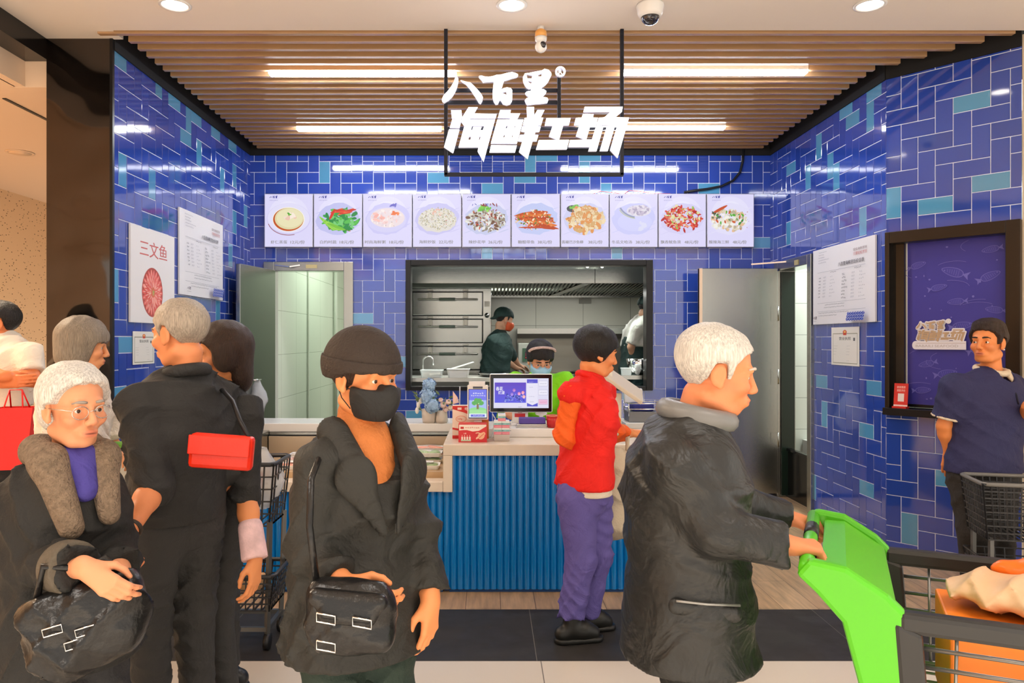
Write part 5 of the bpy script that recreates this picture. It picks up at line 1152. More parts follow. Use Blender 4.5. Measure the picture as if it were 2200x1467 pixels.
def nets(ax, F, smooth=1):
    I = F < 0; nx, ny, nz = F.shape
    cnt = np.zeros((nx - 1, ny - 1, nz - 1), np.int8); offs = [(a, b, c) for a in (0, 1) for b in (0, 1) for c in (0, 1)]
    for a, b, c in offs: cnt += I[a:nx - 1 + a, b:ny - 1 + b, c:nz - 1 + c]
    act = (cnt > 0) & (cnt < 8); ii = np.argwhere(act); ids = np.full(act.shape, -1, np.int32); ids[act] = np.arange(len(ii))
    vals = {o: F[ii[:, 0] + o[0], ii[:, 1] + o[1], ii[:, 2] + o[2]] for o in offs}
    acc = np.zeros((len(ii), 3)); n = np.zeros(len(ii))
    for d in range(3):
        for o in offs:
            if o[d]: continue
            o2 = list(o); o2[d] = 1; o2 = tuple(o2); a, b = vals[o], vals[o2]; m = (a < 0) != (b < 0)
            t = np.where(m, a / (a - b + 1e-12), 0)
            q = np.tile(np.array(o, float), (len(ii), 1)); q[:, d] = t; acc += np.where(m[:, None], q, 0); n += m
    loc = acc / np.maximum(n, 1)[:, None]; V = np.empty((len(ii), 3))
    for d in range(3):
        a = ax[d]; V[:, d] = a[ii[:, d]] + loc[:, d] * (a[ii[:, d] + 1] - a[ii[:, d]])
    Q = []
    for d in range(3):
        e, f = (d + 1) % 3, (d + 2) % 3
        sa = [slice(None)] * 3; sb = [slice(None)] * 3; sa[d] = slice(0, -1); sb[d] = slice(1, None)
        for s in (sa, sb): s[e] = slice(1, -1); s[f] = slice(1, -1)
        A, B = I[tuple(sa)], I[tuple(sb)]
        for flip in (False, True):
            w_ = np.argwhere((A & ~B) if not flip else (~A & B))
            if not len(w_): continue
            w_[:, e] += 1; w_[:, f] += 1
            def cid(de, df):
                c = w_.copy(); c[:, e] -= de; c[:, f] -= df; return ids[c[:, 0], c[:, 1], c[:, 2]]
            q = np.stack([cid(1, 1), cid(0, 1), cid(0, 0), cid(1, 0)], 1)
            Q.append(q if not flip else q[:, ::-1])
    Q = np.concatenate(Q); Q = Q[(Q >= 0).all(1)]
    for _ in range(smooth):
        S = np.zeros_like(V); m = np.zeros(len(V))
        for a in range(4):
            b = (a + 1) % 4
            for d in range(3):
                S[:, d] += np.bincount(Q[:, a], V[Q[:, b], d], len(V)) + np.bincount(Q[:, b], V[Q[:, a], d], len(V))
            m += np.bincount(Q[:, a], minlength=len(V)) + np.bincount(Q[:, b], minlength=len(V))
        V = V * .5 + .5 * S / np.maximum(m, 1)[:, None]
    return V, Q
def folds(ax, F, amp, freq, seed, wl=None):
    rg = np.random.RandomState(seed); ix = np.argwhere(np.abs(F) < .035)
    x, y, z = ax[0][ix[:, 0]], ax[1][ix[:, 1]], ax[2][ix[:, 2]]
    ph = rg.uniform(0, 6.28, 8); q = freq
    rd = lambda a: 1 - np.abs(np.sin(a))
    w1 = 1.3 * np.sin(q * .22 * x + ph[0]) + 1.0 * np.sin(q * .2 * y + ph[1]) + .8 * np.sin(q * .17 * z + ph[7])
    m1 = .5 + .5 * np.sin(q * .16 * (x + y) + q * .13 * z + ph[5]); m2 = .5 + .5 * np.sin(q * .2 * (x - z) - q * .12 * y + ph[6])
    s = 1.5 * m1 * rd(q * .80 * (z * 1.0 + .75 * x - .5 * y) + w1 + ph[2]) ** 1.6 + 1.5 * m2 * rd(q * .74 * (z * .8 - .8 * x + .6 * y) - w1 + ph[3]) ** 1.6 + .5 * np.sin(q * .25 * (x - y) + ph[4]) * np.sin(q * .2 * z) - .9
    s = -s
    F[ix[:, 0], ix[:, 1], ix[:, 2]] += amp * 1.25 * s.astype(np.float32); return F
def solid(name, prims, h, m, parent, fine=None, clip=None, fold=None, smooth=1, vcol=None):
    ax, F = field(prims, h, fine)
    if fold: F = folds(ax, F, *fold)
    if clip is not None: F = np.maximum(F, np.broadcast_to(clip(ax[0][:, None, None], ax[1][None, :, None], ax[2][None, None, :]), F.shape))
    V, Q = nets(ax, F, smooth)
    return link_mesh(name, V, Q, m, parent, smooth=True, vcols=vcol(V) if vcol else None)

# ------------------------------------------------------------------ anatomy
class Head:
    """f forward, u up, r the person's right -> world; origin at eye level between the ears"""
    def __init__(s, c, fwd, roll=0, k=1.0):
        s.c = np.array(c, float); s.f = nv(fwd); u = Z_ + np.cross(s.f, Z_) * math.tan(R(roll)); s.u = nv(u - s.f * np.dot(u, s.f)); s.r = np.cross(s.f, s.u); s.k = k; s.fr = np.array([s.f, s.u, s.r])
    def w(s, f, u, r=0): return s.c + s.k * (s.f * f + s.u * u + s.r * r)
    def loc(s, X, Y, Z):
        x, y, z = X - s.c[0], Y - s.c[1], Z - s.c[2]
        return [(x * v[0] + y * v[1] + z * v[2]) / s.k for v in (s.f, s.u, s.r)]
    def E(s, c, r, k=.012, op='u', tilt=None):
        return ell(s.w(*c), [q * s.k for q in r], s.fr, k * s.k, op)
    def C(s, a, b, ra, rb=None, k=.01, op='u'): return cap(s.w(*a), s.w(*b), ra * s.k, None if rb is None else rb * s.k, k * s.k, op)
    def prims(s, fem=False):
        E, C = s.E, s.C; j = .92 if fem else 1
        P_ = [E((-.012, .036, 0), (.094, .082, .076), .02), E((.022, -.042, 0), (.064, .068, .060 * j), .03), E((.058, -.092, 0), (.026, .022, .030 * j), .025), C((-.02, -.07, .045 * j), (.04, -.095, .03 * j), .022, .018, .02), C((-.02, -.07, -.045 * j), (.04, -.095, -.03 * j), .022, .018, .02)]
        P_ += [C((.078, .020, -.034), (.078, .020, .034), .012, .012, .018)]
        for q in (-1, 1):
            P_ += [E((.062, -.026, q * .040), (.026, .022, .022), .02), E((.098, -.001, q * .031), (.020, .013, .020), .012, 's')]
        P_ += [C((.084, .012, 0), (.106, -.030, 0), .008, .0115, .012)]
        for q in (-1, 1): P_ += [E((.098, -.034, q * .011), (.012, .009, .009), .006), E((.110, -.041, q * .006), (.005, .004, .004), .003, 's')]
        P_ += [E((.075, -.066, 0), (.026, .022, .030), .012), C((.094, -.060, -.016), (.094, -.060, .016), .0055, .0055, .005), C((.099, -.0605, -.005), (.099, -.0605, .005), .004, .004, .005), C((.093, -.071, -.014), (.093, -.071, .014), .0062, .0062, .005), C((.103, -.0655, -.018), (.103, -.0655, .018), .0022, .0022, .003, 's')]
        for q in (-1, 1):
            P_ += [E((-.006, -.008, q * .079), (.021, .032, .009), .008), E((-.002, -.008, q * .089), (.012, .020, .007), .006, 's'), E((.004, -.034, q * .077), (.009, .011, .008), .006)]
        for q in (-1, 1):                                 # eyelids
            P_ += [E((.0705, 0, q * .0315), (.0142, .0142, .0155), .006), E((.090, -.0008, q * .0315), (.022, .0056, .0135), .0025, 's')]
        return P_
    def skin(s, V, base, lip):
        f, u, r = s.loc(V[:, 0], V[:, 1], V[:, 2]); c = np.tile(np.array(lin(base)), (len(V), 1))
        def blend(m, col, a): c[:] = c * (1 - (m * a)[:, None]) + np.array(lin(col)) * (m * a)[:, None]
        near = (np.abs(f) < .16) & (np.abs(u) < .16) & (np.abs(r) < .12)
        m = near * np.clip(1 - (((u + .0655) / .0135) ** 2 + (r / .025) ** 2), 0, 1) ** .5 * (f > .08); blend(m, lip, .75)
        for q in (-1, 1):
            m = near * np.clip(1 - (((u + .028) / .03) ** 2 + ((r - q * .044) / .026) ** 2), 0, 1) * (f > .02); blend(m, lip, .22)
        m = near * np.clip(1 - (((u + .0655) / .003) ** 2 + (r / .021) ** 2), 0, 1) ** .5 * (f > .085); blend(m, tuple(q_ * .42 for q_ in lip), .8)  # shade of the crease between the lips, painted into the skin colour
        m = near * np.clip(1 - (((u + .034) / .014) ** 2 + (r / .018) ** 2), 0, 1) * (f > .09); blend(m, lip, .25)
        return c
    def features(s, par, brow=(60, 42, 30), iris=(60, 38, 24), brows=True):
        for q in (-1, 1):
            b = MB(); b.ell(s.w(.0700, 0, q * .0315), .0125 * s.k, .0125 * s.k, .0125 * s.k, 16, 12); e = b.build('eye', mat('eye_white', (226, 220, 212), .15), par)
            b = MB(); b.lathe(s.w(.0702, 0, q * .0315), [(.0058 * s.k, .0113 * s.k), (.0045 * s.k, .0121 * s.k), (0, .0126 * s.k)], 14, axis=(s.f + s.gaze) if hasattr(s, 'gaze') else s.f); b.build('iris', mat('iris_dark', iris, .1), e)
            if brows:
                b = MB(); b.tube([s.w(.0905, .0255, q * .013), s.w(.0930, .0275, q * .024), s.w(.088, .0275, q * .037), s.w(.074, .0215, q * .049)], [.0035 * s.k, .0048 * s.k, .0042 * s.k, .002 * s.k], 8); b.build('eyebrow', mat('brow_%d_%d' % brow[:2], brow, .7), par)
    def hair_fn(s, hl, grow, extra=0, wave=0, freq=60, seed=0):
        """hair as an inflated skull kept above a hairline hl[(f,u)...]"""
        fx, ux = zip(*hl); c = s
        def fn(X, Y, Z):
            f, u, r = c.loc(X, Y, Z); sh = np.broadcast_shapes(f.shape, u.shape, r.shape)
            f2, u2, r2 = f + .014, u - .036, r
            k0 = np.sqrt((f2 / (.094 + grow)) ** 2 + (u2 / (.082 + grow)) ** 2 + (r2 / (.078 + grow)) ** 2); k1 = np.sqrt((f2 / (.094 + grow) ** 2) ** 2 + (u2 / (.082 + grow) ** 2) ** 2 + (r2 / (.078 + grow) ** 2) ** 2) + 1e-6
            d = k0 * (k0 - 1) / k1
            if wave: d = d + wave * (np.sin(freq * r * 1.3 + 3 * np.sin(22 * f + seed) + 12 * u) * np.sin(freq * .8 * f + 2 * np.sin(30 * u + seed)) + .5 * np.sin(freq * 2.1 * (f + .3 * u) + seed) * np.sin(freq * 1.7 * r + seed * 2))
            h = np.interp(f, fx, ux) + .004 * np.sin(95 * r + seed) * np.sin(60 * f + 2 * seed) + .0025 * np.sin(210 * r + 130 * f); return np.broadcast_to(np.maximum(d, (h - u) * .75) * c.k, sh)
        m = .2 * s.k; return dict(t='fn', fn=fn, lo=s.c - m, hi=s.c + m, k=.012, op='u')
def hand(W, d, n, right, curl=.35, k=1.0, spread=0.0, thumb=.5):
    W = np.array(W, float); d = nv(d); n = nv(np.array(n, float) - d * np.dot(n, d)); t = np.cross(d, n) if right else np.cross(n, d); o = []
    A = lambda a, b_, c: W + k * (d * a + t * b_ + n * c)
    offs = (.027, .009, -.009, -.026); ln = ((.043, .026, .021), (.047, .029, .022), (.043, .027, .021), (.034, .021, .018)); kn = (.086, .090, .085, .077)
    o.append(cap(W - d * .02 * k, A(.03, 0, 0), .025 * k, .026 * k, .02, n=n, s=1.35))
    for i in range(4):
        K = A(kn[i], offs[i], -.003); o.append(cap(A(.02, offs[i] * .6, 0), K, .014 * k, .0105 * k, .014 * k))
        ang = 0; p = K; cc = curl if not isinstance(curl, (list, tuple)) else curl[i]
        for j, (seg, b_) in enumerate(zip(ln[i], (62, 78, 45))):
            ang += R(b_) * cc; dr = d * math.cos(ang) + n * math.sin(ang) + t * (spread * (1.5 - i) * .12 if j == 0 else 0)
            q = p + nv(dr) * seg * k; o.append(cap(p, q, (.0092 - .0009 * j - (.0008 if i == 3 else 0)) * k, (.0085 - .0009 * j - (.0008 if i == 3 else 0)) * k, .004 * k)); p = q
    b0 = A(.018, .020, .006); b1 = A(.05, .045, .016 + .012 * thumb); b2 = A(.078, .052 - .012 * thumb, .024 + .018 * thumb); b3 = A(.100, .050 - .022 * thumb, .030 + .02 * thumb)
    o += [cap(b0, b1, .016 * k, .0115 * k, .012 * k), cap(b1, b2, .0112 * k, .0098 * k, .004), cap(b2, b3, .0098 * k, .0078 * k, .004)]
    return o
class Person:
    def __init__(s, label, d, J, F, head, skin=(226, 150, 106), lip=(190, 92, 76), res=.007, fem=False, k=1.0, group=None, floor=0.0, hk=1.0, roll=0):
        s.J = {n: (np.array(v, float) if len(v) == 3 and isinstance(v[0], float) and abs(v[0]) < 20 else P(v[0], v[1], d + (v[2] if len(v) > 2 else 0))) for n, v in J.items()}
        s.d = d; F = nv((F[0], F[1], 0)); s.F = F; s.Lf = np.cross(Z_, F); s.k = k; s.floor = floor
        J = s.J; hip = J['hip']; s.fem = fem; s.res = res
        for q, sg in (('L', 1), ('R', -1)):
            J.setdefault('hp' + q, hip + s.Lf * sg * .085 * k - Z_ * .03)
            st = s.stride if hasattr(s, 'stride') else 0
            J.setdefault('kn' + q, np.array([*(J['hp' + q][:2] + F[:2] * .03 + s.Lf[:2] * sg * .01), floor + .47 * k]))
            J.setdefault('an' + q, np.array([*(J['kn' + q][:2] - F[:2] * .03), floor + .085]))
            J.setdefault('to' + q, J['an' + q] * np.array([1, 1, 0]) + F * .155 * k + Z_ * (floor + .03))
        hc = P(head[0], head[1], d + (head[2] if len(head) > 4 else 0)); fw = head[-2]
        s.H = Head(hc, fw, roll, hk); s.skin = skin; s.lip = lip
        s.root = empty('person', (hip[0], hip[1], floor), label, 'person', group)
    def body(s, hands, curlL=.35, curlR=.35):
        J, F, k, H = s.J, s.F, s.k, s.H; pr = []
        nk = H.w(-.03, -.075); nr = .047 if s.fem else .053; base = J['neck']
        pr += [cap(base - Z_ * .03, nk, nr * k, (nr - .003) * k, .018), cap(base + nv(J['hip'] - base) * .20 * k, J['hip'] + (base - J['hip']) * .45, .135 * k, .12 * k, .05, n=F, s=1.5), cap(J['hip'] + (base - J['hip']) * .45, J['hip'], .12 * k, .14 * k, .05, n=F, s=1.4)]
        for q in 'LR':
            sh, el, wr = J['sh' + q], J['el' + q], J['wr' + q]
            pr += [cap(base - Z_ * .075, sh, .045 * k, .046 * k, .03), cap(sh, el, .050 * k, .040 * k, .03), cap(el, el + (wr - el) * .3, .040 * k, .041 * k, .02), cap(el + (wr - el) * .3, wr, .041 * k, .027 * k, .02)]
            hd = hands[q]; pr += hand(wr, hd[0], hd[1], q == 'R', hd[2] if len(hd) > 2 else .35, k * .98, thumb=hd[3] if len(hd) > 3 else .5)
            pr += [cap(J['hp' + q], J['kn' + q], .082 * k, .054 * k, .04), cap(J['kn' + q], J['kn' + q] + (J['an' + q] - J['kn' + q]) * .3, .052 * k, .055 * k, .03), cap(J['kn' + q] + (J['an' + q] - J['kn' + q]) * .3, J['an' + q], .055 * k, .036 * k, .03), cap(J['an' + q] - Z_ * .03, J['to' + q], .038 * k, .026 * k, .03)]
        pr += H.prims(s.fem)
        fr = s.res * .40; m = .15 * H.k; fine = [(H.c - m, H.c + m, fr)]
        for q in 'LR': wr = J['wr' + q]; c = wr + nv(hands[q][0]) * .09; fine.append((c - .11, c + .11, max(fr * 1.1, .0036)))
        if s.res > .012: fine = [(H.c - m, H.c + m, s.res * .6)]
        m_ = mat('skin', attr=True, rough=.5, bump=.05, bscale=120)
        s.b = solid('body', pr, s.res, m_, s.root, fine=fine, smooth=1, vcol=lambda V: H.skin(V, s.skin, s.lip)); return s
    # ---- clothing, each piece a child
    def legs(s, name, m, grow=.018, waist=.06, hem=.06, fold=(.006, 55), res=None, bulk=1.0):
        J, k, F = s.J, s.k, s.F; pr = [cap(J['hip'] + Z_ * waist, J['hip'] - Z_ * .03, (.135 + grow) * k * bulk, (.15 + grow) * k * bulk, .04, n=F, s=1.38)]
        for q in 'LR':
            an = J['an' + q]; e = an + (J['kn' + q] - an) * .02
            pr += [cap(J['hp' + q], J['kn' + q], (.088 + grow) * k * bulk, (.060 + grow) * k * bulk, .04), cap(J['kn' + q], e, (.060 + grow) * k * bulk, (.048 + grow) * k * bulk, .03, flat=True)]
        z0 = s.floor + hem
        return solid(name, pr, res or s.res * 1.15, m, s.root, clip=lambda X, Y, Z: z0 - Z, fold=(*fold, len(s.root.name) + int(s.d * 10)))
    def shoes(s, m, sole=None, which='LR'):
        for q in which:
            a, t = s.J['an' + q], s.J['to' + q]; z = s.floor; d = nv((t - a) * (1, 1, 0)); hl = a * (1, 1, 0) - d * .045
            o = solid('shoe', [cap(hl + Z_ * (z + .045), a * (1, 1, 0) + d * .06 + Z_ * (z + .06), .042, .045, .03), cap(a * (1, 1, 0) + d * .06 + Z_ * (z + .05), t * (1, 1, 0) + Z_ * (z + .04), .047, .04, .03), cap(a - Z_ * .03, a + Z_ * .0, .044, .043, .02)], .007, m, s.root, clip=lambda X, Y, Z: (z + .012) - Z)
            solid('sole', [cap(hl + Z_ * (z + .014), t * (1, 1, 0) + d * .01 + Z_ * (z + .014), .046, .047, .02)], .007, sole or m, o, clip=lambda X, Y, Z: np.maximum(Z - (z + .028), (z + .001) - Z))
    def top(s, name, m, hem, sleeve=1.0, grow=.02, bulk=1.0, flare=.0, fold=(.007, 48), extra=(), cut=(), res=None, sl_grow=.018, collar=True, hip_r=.165, chest_r=.175, flat=1.42, seed=0):
        """torso + sleeves down to hem (z); sleeve: 0..2 = shoulder..elbow..wrist"""
        J, k, F = s.J, s.k, s.F; nb = J['neck']; hp = J['hip']; ax = nv(nb - hp); ch = nb - ax * .16 * k; lo = hp.copy()
        pr = [cap(nb - ax * .012, nb - ax * .07, .068 * k, .085 * k, .03), cap(nb - ax * .07, ch, .10 * k, (chest_r + grow) * k * bulk, .05, n=F, s=flat), cap(ch, lo, (chest_r + grow) * k * bulk, (hip_r + grow) * k * bulk, .06, n=F, s=flat)]
        if hem < lo[2]: pr.append(cap(lo, np.array([lo[0], lo[1], hem - .03]), (hip_r + grow) * k * bulk, (hip_r + grow + flare) * k * bulk, .05, n=F, s=flat * .92))
        for q in 'LR':
            sh, el, wr = J['sh' + q], J['el' + q], J['wr' + q]
            pr.append(cap(nb - ax * .055, sh, .066 * k, (.050 + grow) * k, .04))
            if sleeve <= 1: pr.append(cap(sh, sh + (el - sh) * sleeve, (.052 + grow) * k, (.046 + sl_grow) * k, .035, flat=True))
            else: pr += [cap(sh, el, (.048 + grow) * k, (.040 + sl_grow) * k, .028), cap(el, el + (wr - el) * (sleeve - 1), (.040 + sl_grow) * k, (.032 + sl_grow) * k, .025, flat=True)]
        pr += list(extra) + list(cut)
        return solid(name, pr, res or s.res * 1.15, m, s.root, clip=lambda X, Y, Z: hem - Z, fold=(*fold, seed + int(s.d * 7)) if fold else None)
    def shape(s, name, prims, m, par=None, res=None, clip=None, fold=None): return solid(name, prims, res or s.res, m, par or s.root, clip=clip, fold=fold)
    def mask(s, m, name='face_mask', low=-.112, hi=-.022):
        H = s.H; pr = [H.E((.026, -.046, 0), (.071, .078, .067), .02), H.E((.062, -.088, 0), (.036, .034, .042), .04), H.C((.088, -.008, 0), (.110, -.036, 0), .016, .020, .03), H.E((.076, -.058, 0), (.046, .040, .046), .04), H.C((.06, -.03, -.04), (.06, -.03, .04), .030, .030, .04)]
        def cl(X, Y, Z):
            f, u, r = H.loc(X, Y, Z); return np.maximum(np.maximum(.020 + .0 * u - f, u - (hi + .016 * np.clip(1 - (r / .03) ** 2, 0, 1))), low - u) * H.k
        o = solid(name, pr, max(s.res * .5, .0035), m, s.root, clip=cl)
        b = MB()
        for q in (-1, 1):
            for u in (-.03, -.085): b.tube([H.w(.024, u, q * .062), H.w(.0, (u - .02) / 2 - .005, q * .076), H.w(-.022, -.012, q * .083)], .0016, 5)
        b.build('ear_loop', m, o); return o
    def hair(s, hl, m, grow=.012, extra=(), wave=.0015, freq=70, seed=1, name='hair', cut=(), res=None):
        return solid(name, [s.H.hair_fn(hl, grow, 0, wave, freq, seed)] + list(extra) + list(cut), res or max(s.res * .55, .0036), m, s.root)
    def glasses(s, m):
        H = s.H; b = MB()
        for q in (-1, 1):
            b.tube([H.w(.098 - abs(math.cos(t)) * .004, -.003 + .019 * math.sin(t), q * (.033 + .024 * math.cos(t))) for t in np.linspace(0, 2 * PI, 21)[:-1]], .0014, 6, closed=True)
            b.tube([H.w(.092, .004, q * .057), H.w(.05, .004, q * .079), H.w(-.01, .0, q * .083)], .0013, 5)
        b.tube([H.w(.1, .0, -.009), H.w(.104, .004, 0), H.w(.1, .0, .009)], .0013, 5); b.build('glasses', m, s.root)
SHORT = [(-.14, -.075), (-.075, -.07), (-.05, -.055), (-.03, -.02), (-.018, .028), (.012, .03), (.02, -.012), (.03, -.01), (.036, .03), (.055, .055), (.08, .073), (.12, .085)]
CROWN = [(-.14, -.06), (-.06, -.05), (-.03, .0), (-.01, .034), (.03, .034), (.05, .06), (.08, .088), (.12, .1)]
BOB = [(-.16, -.135), (-.03, -.135), (.0, -.13), (.028, -.115), (.04, -.06), (.05, .0), (.06, .025), (.09, .03), (.13, .032)]
# ================================================================== PEOPLE
def cloth(name, c, rough=.75, bump=.25, bs=220, vary=.08, **k): return mat(name, c, rough, bump=bump, bscale=bs, vary=vary, vscale=5, wrinkle=.028, **k)
def hairm(name, c, rough=.42): return mat(name, c, rough, bump=1.0, bscale=70, stretch=(5, 5, .55), vary=.35, vscale=45)
WHITEH = hairm('white_hair', (232, 226, 218)); GREYH = hairm('grey_hair', (150, 136, 120)); BLACKH = hairm('black_hair', (26, 22, 21), .35); BROWNH = hairm('brown_hair', (52, 34, 24)); SILV = hairm('silver_hair', (180, 166, 150))
CHAR = cloth('charcoal_cloth', (40, 40, 40)); COALW = cloth('black_wool', (34, 34, 33)); NYL = mat('black_nylon', (36, 37, 37), .42, bump=.2, bscale=60, vary=.1, wrinkle=.03)
def collar_ring(p, m, rad=.075, r=.022, name='collar', up=.02, par=None):
    nb = p.J['neck']; b = MB(); ax = nv(p.H.w(-.018, -.09) - nb)
    b.tube([nb + ax * up + rad * (math.cos(t) * p.F * 1.0 + math.sin(t) * p.Lf) - Z_ * .018 * math.cos(t) for t in np.linspace(0, 2 * PI, 25)[:-1]], r, 10, closed=True)
    return b.build(name, m, par or p.root)

# --- elderly woman, front left
p = Person('old white-haired woman with glasses, dark coat and fur collar, nearest person at the left', 2.2,
  dict(neck=(148, 990, .03), shR=(56, 1062, -.02), elR=(44, 1212, -.05), wrR=(188, 1222, -.24), shL=(218, 1048, .12), elL=(246, 1170, .12), wrL=(256, 1228, -.08), hip=(150, 1330, .03)),
  (.72, -.69), (160, 873, (.83, -.54, -.10), 0), skin=(222, 152, 112), res=.0066, fem=True, k=.93, hk=.97)
p.body({'R': ((.75, -.1, -.5), (.2, .9, -.35), .45), 'L': ((.1, -.75, -.2), (-.6, .1, -.8), .6)})
p.H.features(p.root, brow=(150, 140, 130)); p.glasses(mat('thin_metal', (200, 196, 190), .25, 1))
p.hair([(-.16, -.085), (-.05, -.085), (-.03, -.05), (-.015, -.015), (.0, .01), (.03, .02), (.05, .058), (.07, .078), (.09, .09), (.12, .1)], WHITEH, .019, wave=.0026, freq=60, extra=[p.H.E((-.05, -.03, 0), (.055, .06, .078), .03)])
ct = p.top('coat', COALW, .56, 1.86, grow=.022, bulk=1.0, flare=.03, sl_grow=.032, fold=(.008, 40), hip_r=.175, chest_r=.165, flat=1.25)
nb = p.J['neck']
FUR = mat('taupe_fur', (140, 120, 100), .9, bump=2.2, bscale=120, vary=.3, vscale=60)
p.shape('fur_collar', [cap(nb + p.F * .06 + p.Lf * .07 + Z_ * .01, nb + p.F * .165 + p.Lf * .055 - Z_ * .14, .048, .03, .03), cap(nb + p.F * .06 - p.Lf * .07 + Z_ * .01, nb + p.F * .165 - p.Lf * .045 - Z_ * .16, .05, .034, .03), cap(nb - p.F * .05 - p.Lf * .07 + Z_ * .03, nb + p.F * .06 - p.Lf * .07 + Z_ * .01, .045, .048, .03), cap(nb - p.F * .05 + p.Lf * .07 + Z_ * .03, nb + p.F * .06 + p.Lf * .07 + Z_ * .01, .045, .048, .03), cap(nb - p.F * .07 - p.Lf * .06 + Z_ * .03, nb - p.F * .07 + p.Lf * .06 + Z_ * .03, .045, .045, .03)], FUR)
p.shape('scarf', [cap(nb + p.F * .07 + p.Lf * .03 + Z_ * .02, nb + p.F * .13 - Z_ * .08, .034, .022, .03), cap(nb + p.F * .06 - p.Lf * .025 + Z_ * .02, nb + p.F * .12 + p.Lf * .02 - Z_ * .07, .034, .022, .03)], cloth('purple_scarf', (66, 58, 140)))
wr, el = p.J['wrR'], p.J['elR']; dv = nv(wr - el)
p.shape('cuff', [cap(el + dv * (np.linalg.norm(wr - el) * .72), el + dv * (np.linalg.norm(wr - el) * .84), .073, .07, .01, flat=True)], cloth('taupe_cuff', (92, 84, 72)))
p.legs('trousers', cloth('dark_trousers', (42, 42, 44))); p.shoes(BLKP)
# her handbag, hung from the forearm
bc = P(195, 1335, 2.0)
hb = empty('handbag', bc - (0, 0, .12), 'slouchy shiny black handbag held by the old woman in the fur collar', 'handbag')
LEA = mat('black_leather', (24, 24, 25), .28, bump=.5, bscale=30)
bx_ = nv((1, .35, .22)); bn = nv(np.cross(bx_, Z_)); bu = np.cross(bn, bx_)
solid('bag_body', [cap(bc - bx_ * .115 + bu * .06, bc + bx_ * .10 + bu * .07, .05, .05, .05, n=bn, s=1.0), cap(bc - bx_ * .09 - bu * .06, bc + bx_ * .06 - bu * .05, .062, .062, .06), ell(bc, [.15, .06, .10], np.array([bx_, bn, bu]), .05)], .007, LEA, hb, fold=(.006, 42, 3))
for e, y in ((-.05, .02), (-.01, -.03), (.02, -.005)):
    b = MB(); c = bc + bx_ * e + bu * y - bn * .0 + np.array([0, -.072, 0]); b.tube([c + bx_ * .022 * sx + bu * .010 * sy for sx, sy in ((-1, -1), (1, -1), (1, 1), (-1, 1))], .0022, 6, closed=True); b.build('buckle', CHROME, hb)
b = MB(); b.tube([bc - bx_ * .11 + bu * .09, bc - bx_ * .06 + bu * .18 + (0, -.03, 0), P(185, 1222, 1.99), bc + bx_ * .08 + bu * .16 + (0, -.03, 0), bc + bx_ * .10 + bu * .09], .010, 8); b.build('strap', LEA, hb)

# --- grey-haired man behind her
p = Person('grey-haired man with rolled charcoal sleeves and a wristwatch, behind the old woman', 2.75,
  dict(neck=(398, 812, .02), shL=(300, 868, -.12), elL=(330, 1045, -.16), wrL=(277, 1140, -.34), shR=(468, 862, .16), elR=(490, 1010, .2), wrR=(440, 1085, .22), hip=(380, 1090, .05)),
  (-.77, .5), (386, 716, (-.86, .32, -.12), 0), skin=(222, 140, 92), res=.007)
p.body({'L': ((-.06, -.35, -.9), (.5, .8, 0), .75), 'R': ((-.5, .2, -.6), (0, 1, 0), .5)})
p.H.features(p.root, brow=(110, 100, 90)); p.hair(SHORT, SILV, .011, wave=.0018, freq=80)
p.top('jacket', CHAR, 1.5 - (1120 - 730) * 2.75 / FPX, 1.12, grow=.024, bulk=1.0, sl_grow=.03, fold=(.008, 42)); collar_ring(p, CHAR, .07, .024)
wr, el = p.J['wrL'], p.J['elL']; dv = nv(wr - el); b = MB(); q = wr - dv * .012
u = nv(np.cross(dv, (0, 1, .3))); v = np.cross(dv, u); b.tube([q + .032 * (math.cos(t) * u + math.sin(t) * v) for t in np.linspace(0, 2 * PI, 21)[:-1]], .008, 8, closed=True); wt = b.build('watch', mat('watch_strap', (48, 40, 34), .4), p.root)
b = MB(); b.lathe(q + nv((-.2, -1, .1)) * .034, [(.017, 0), (.017, .008), (.0, .009)], 18, axis=nv((-.2, -1, .1))); b.build('dial', CHROME, wt)
p.legs('trousers', cloth('dark_jeans', (48, 48, 48))); p.shoes(BLKP)

# --- dark-haired woman with the red bag
p = Person('woman with long dark hair and charcoal jacket, just behind the grey-haired man', 3.1,
  dict(neck=(478, 838, .0), shL=(525, 885, -.14), elL=(528, 1060, -.12), wrL=(548, 1205, -.22), shR=(452, 878, .14), elR=(450, 1010, .16), wrR=(420, 1080, .1), hip=(485, 1080, .05)),
  (-.8, -.2), (478, 762, (-.9, -.34, -.14), 0), skin=(226, 146, 92), res=.0075, fem=True, k=.95, hk=.98)
p.body({'L': ((.05, -.3, -.9), (-.8, .3, 0), .4), 'R': ((-.4, -.3, -.6), (0, 1, 0), .5)})
p.H.features(p.root); p.hair([(-.17, -.15), (-.02, -.15), (.018, -.10), (.03, -.03), (.045, .03), (.065, .055), (.09, .07), (.12, .08)], BROWNH, .029, wave=.002, extra=[p.H.E((.0, -.012, -.085), (.045, .06, .024), .02), p.H.E((.0, -.012, .085), (.045, .06, .024), .02), p.H.E((-.06, -.07, 0), (.055, .10, .075), .04)])
p.top('jacket', CHAR, 1.5 - (1095 - 730) * 3.1 / FPX, 1.1, grow=.026, sl_grow=.026); p.legs('trousers', MATS['dark_jeans']); p.shoes(BLKP)
b = MB(); wr, el = p.J['wrL'], p.J['elL']
p.shape('sleeve_band', [cap(el + (wr - el) * .52, el + (wr - el) * .98, .047, .05, .01, flat=True)], mat('pink_white_band', (226, 190, 192), .7, bump=.3, bscale=80, vary=.25, vscale=20))
ORB = mat('orange_red_vinyl', (232, 44, 14), .35, bump=.3, bscale=14, vary=.08)
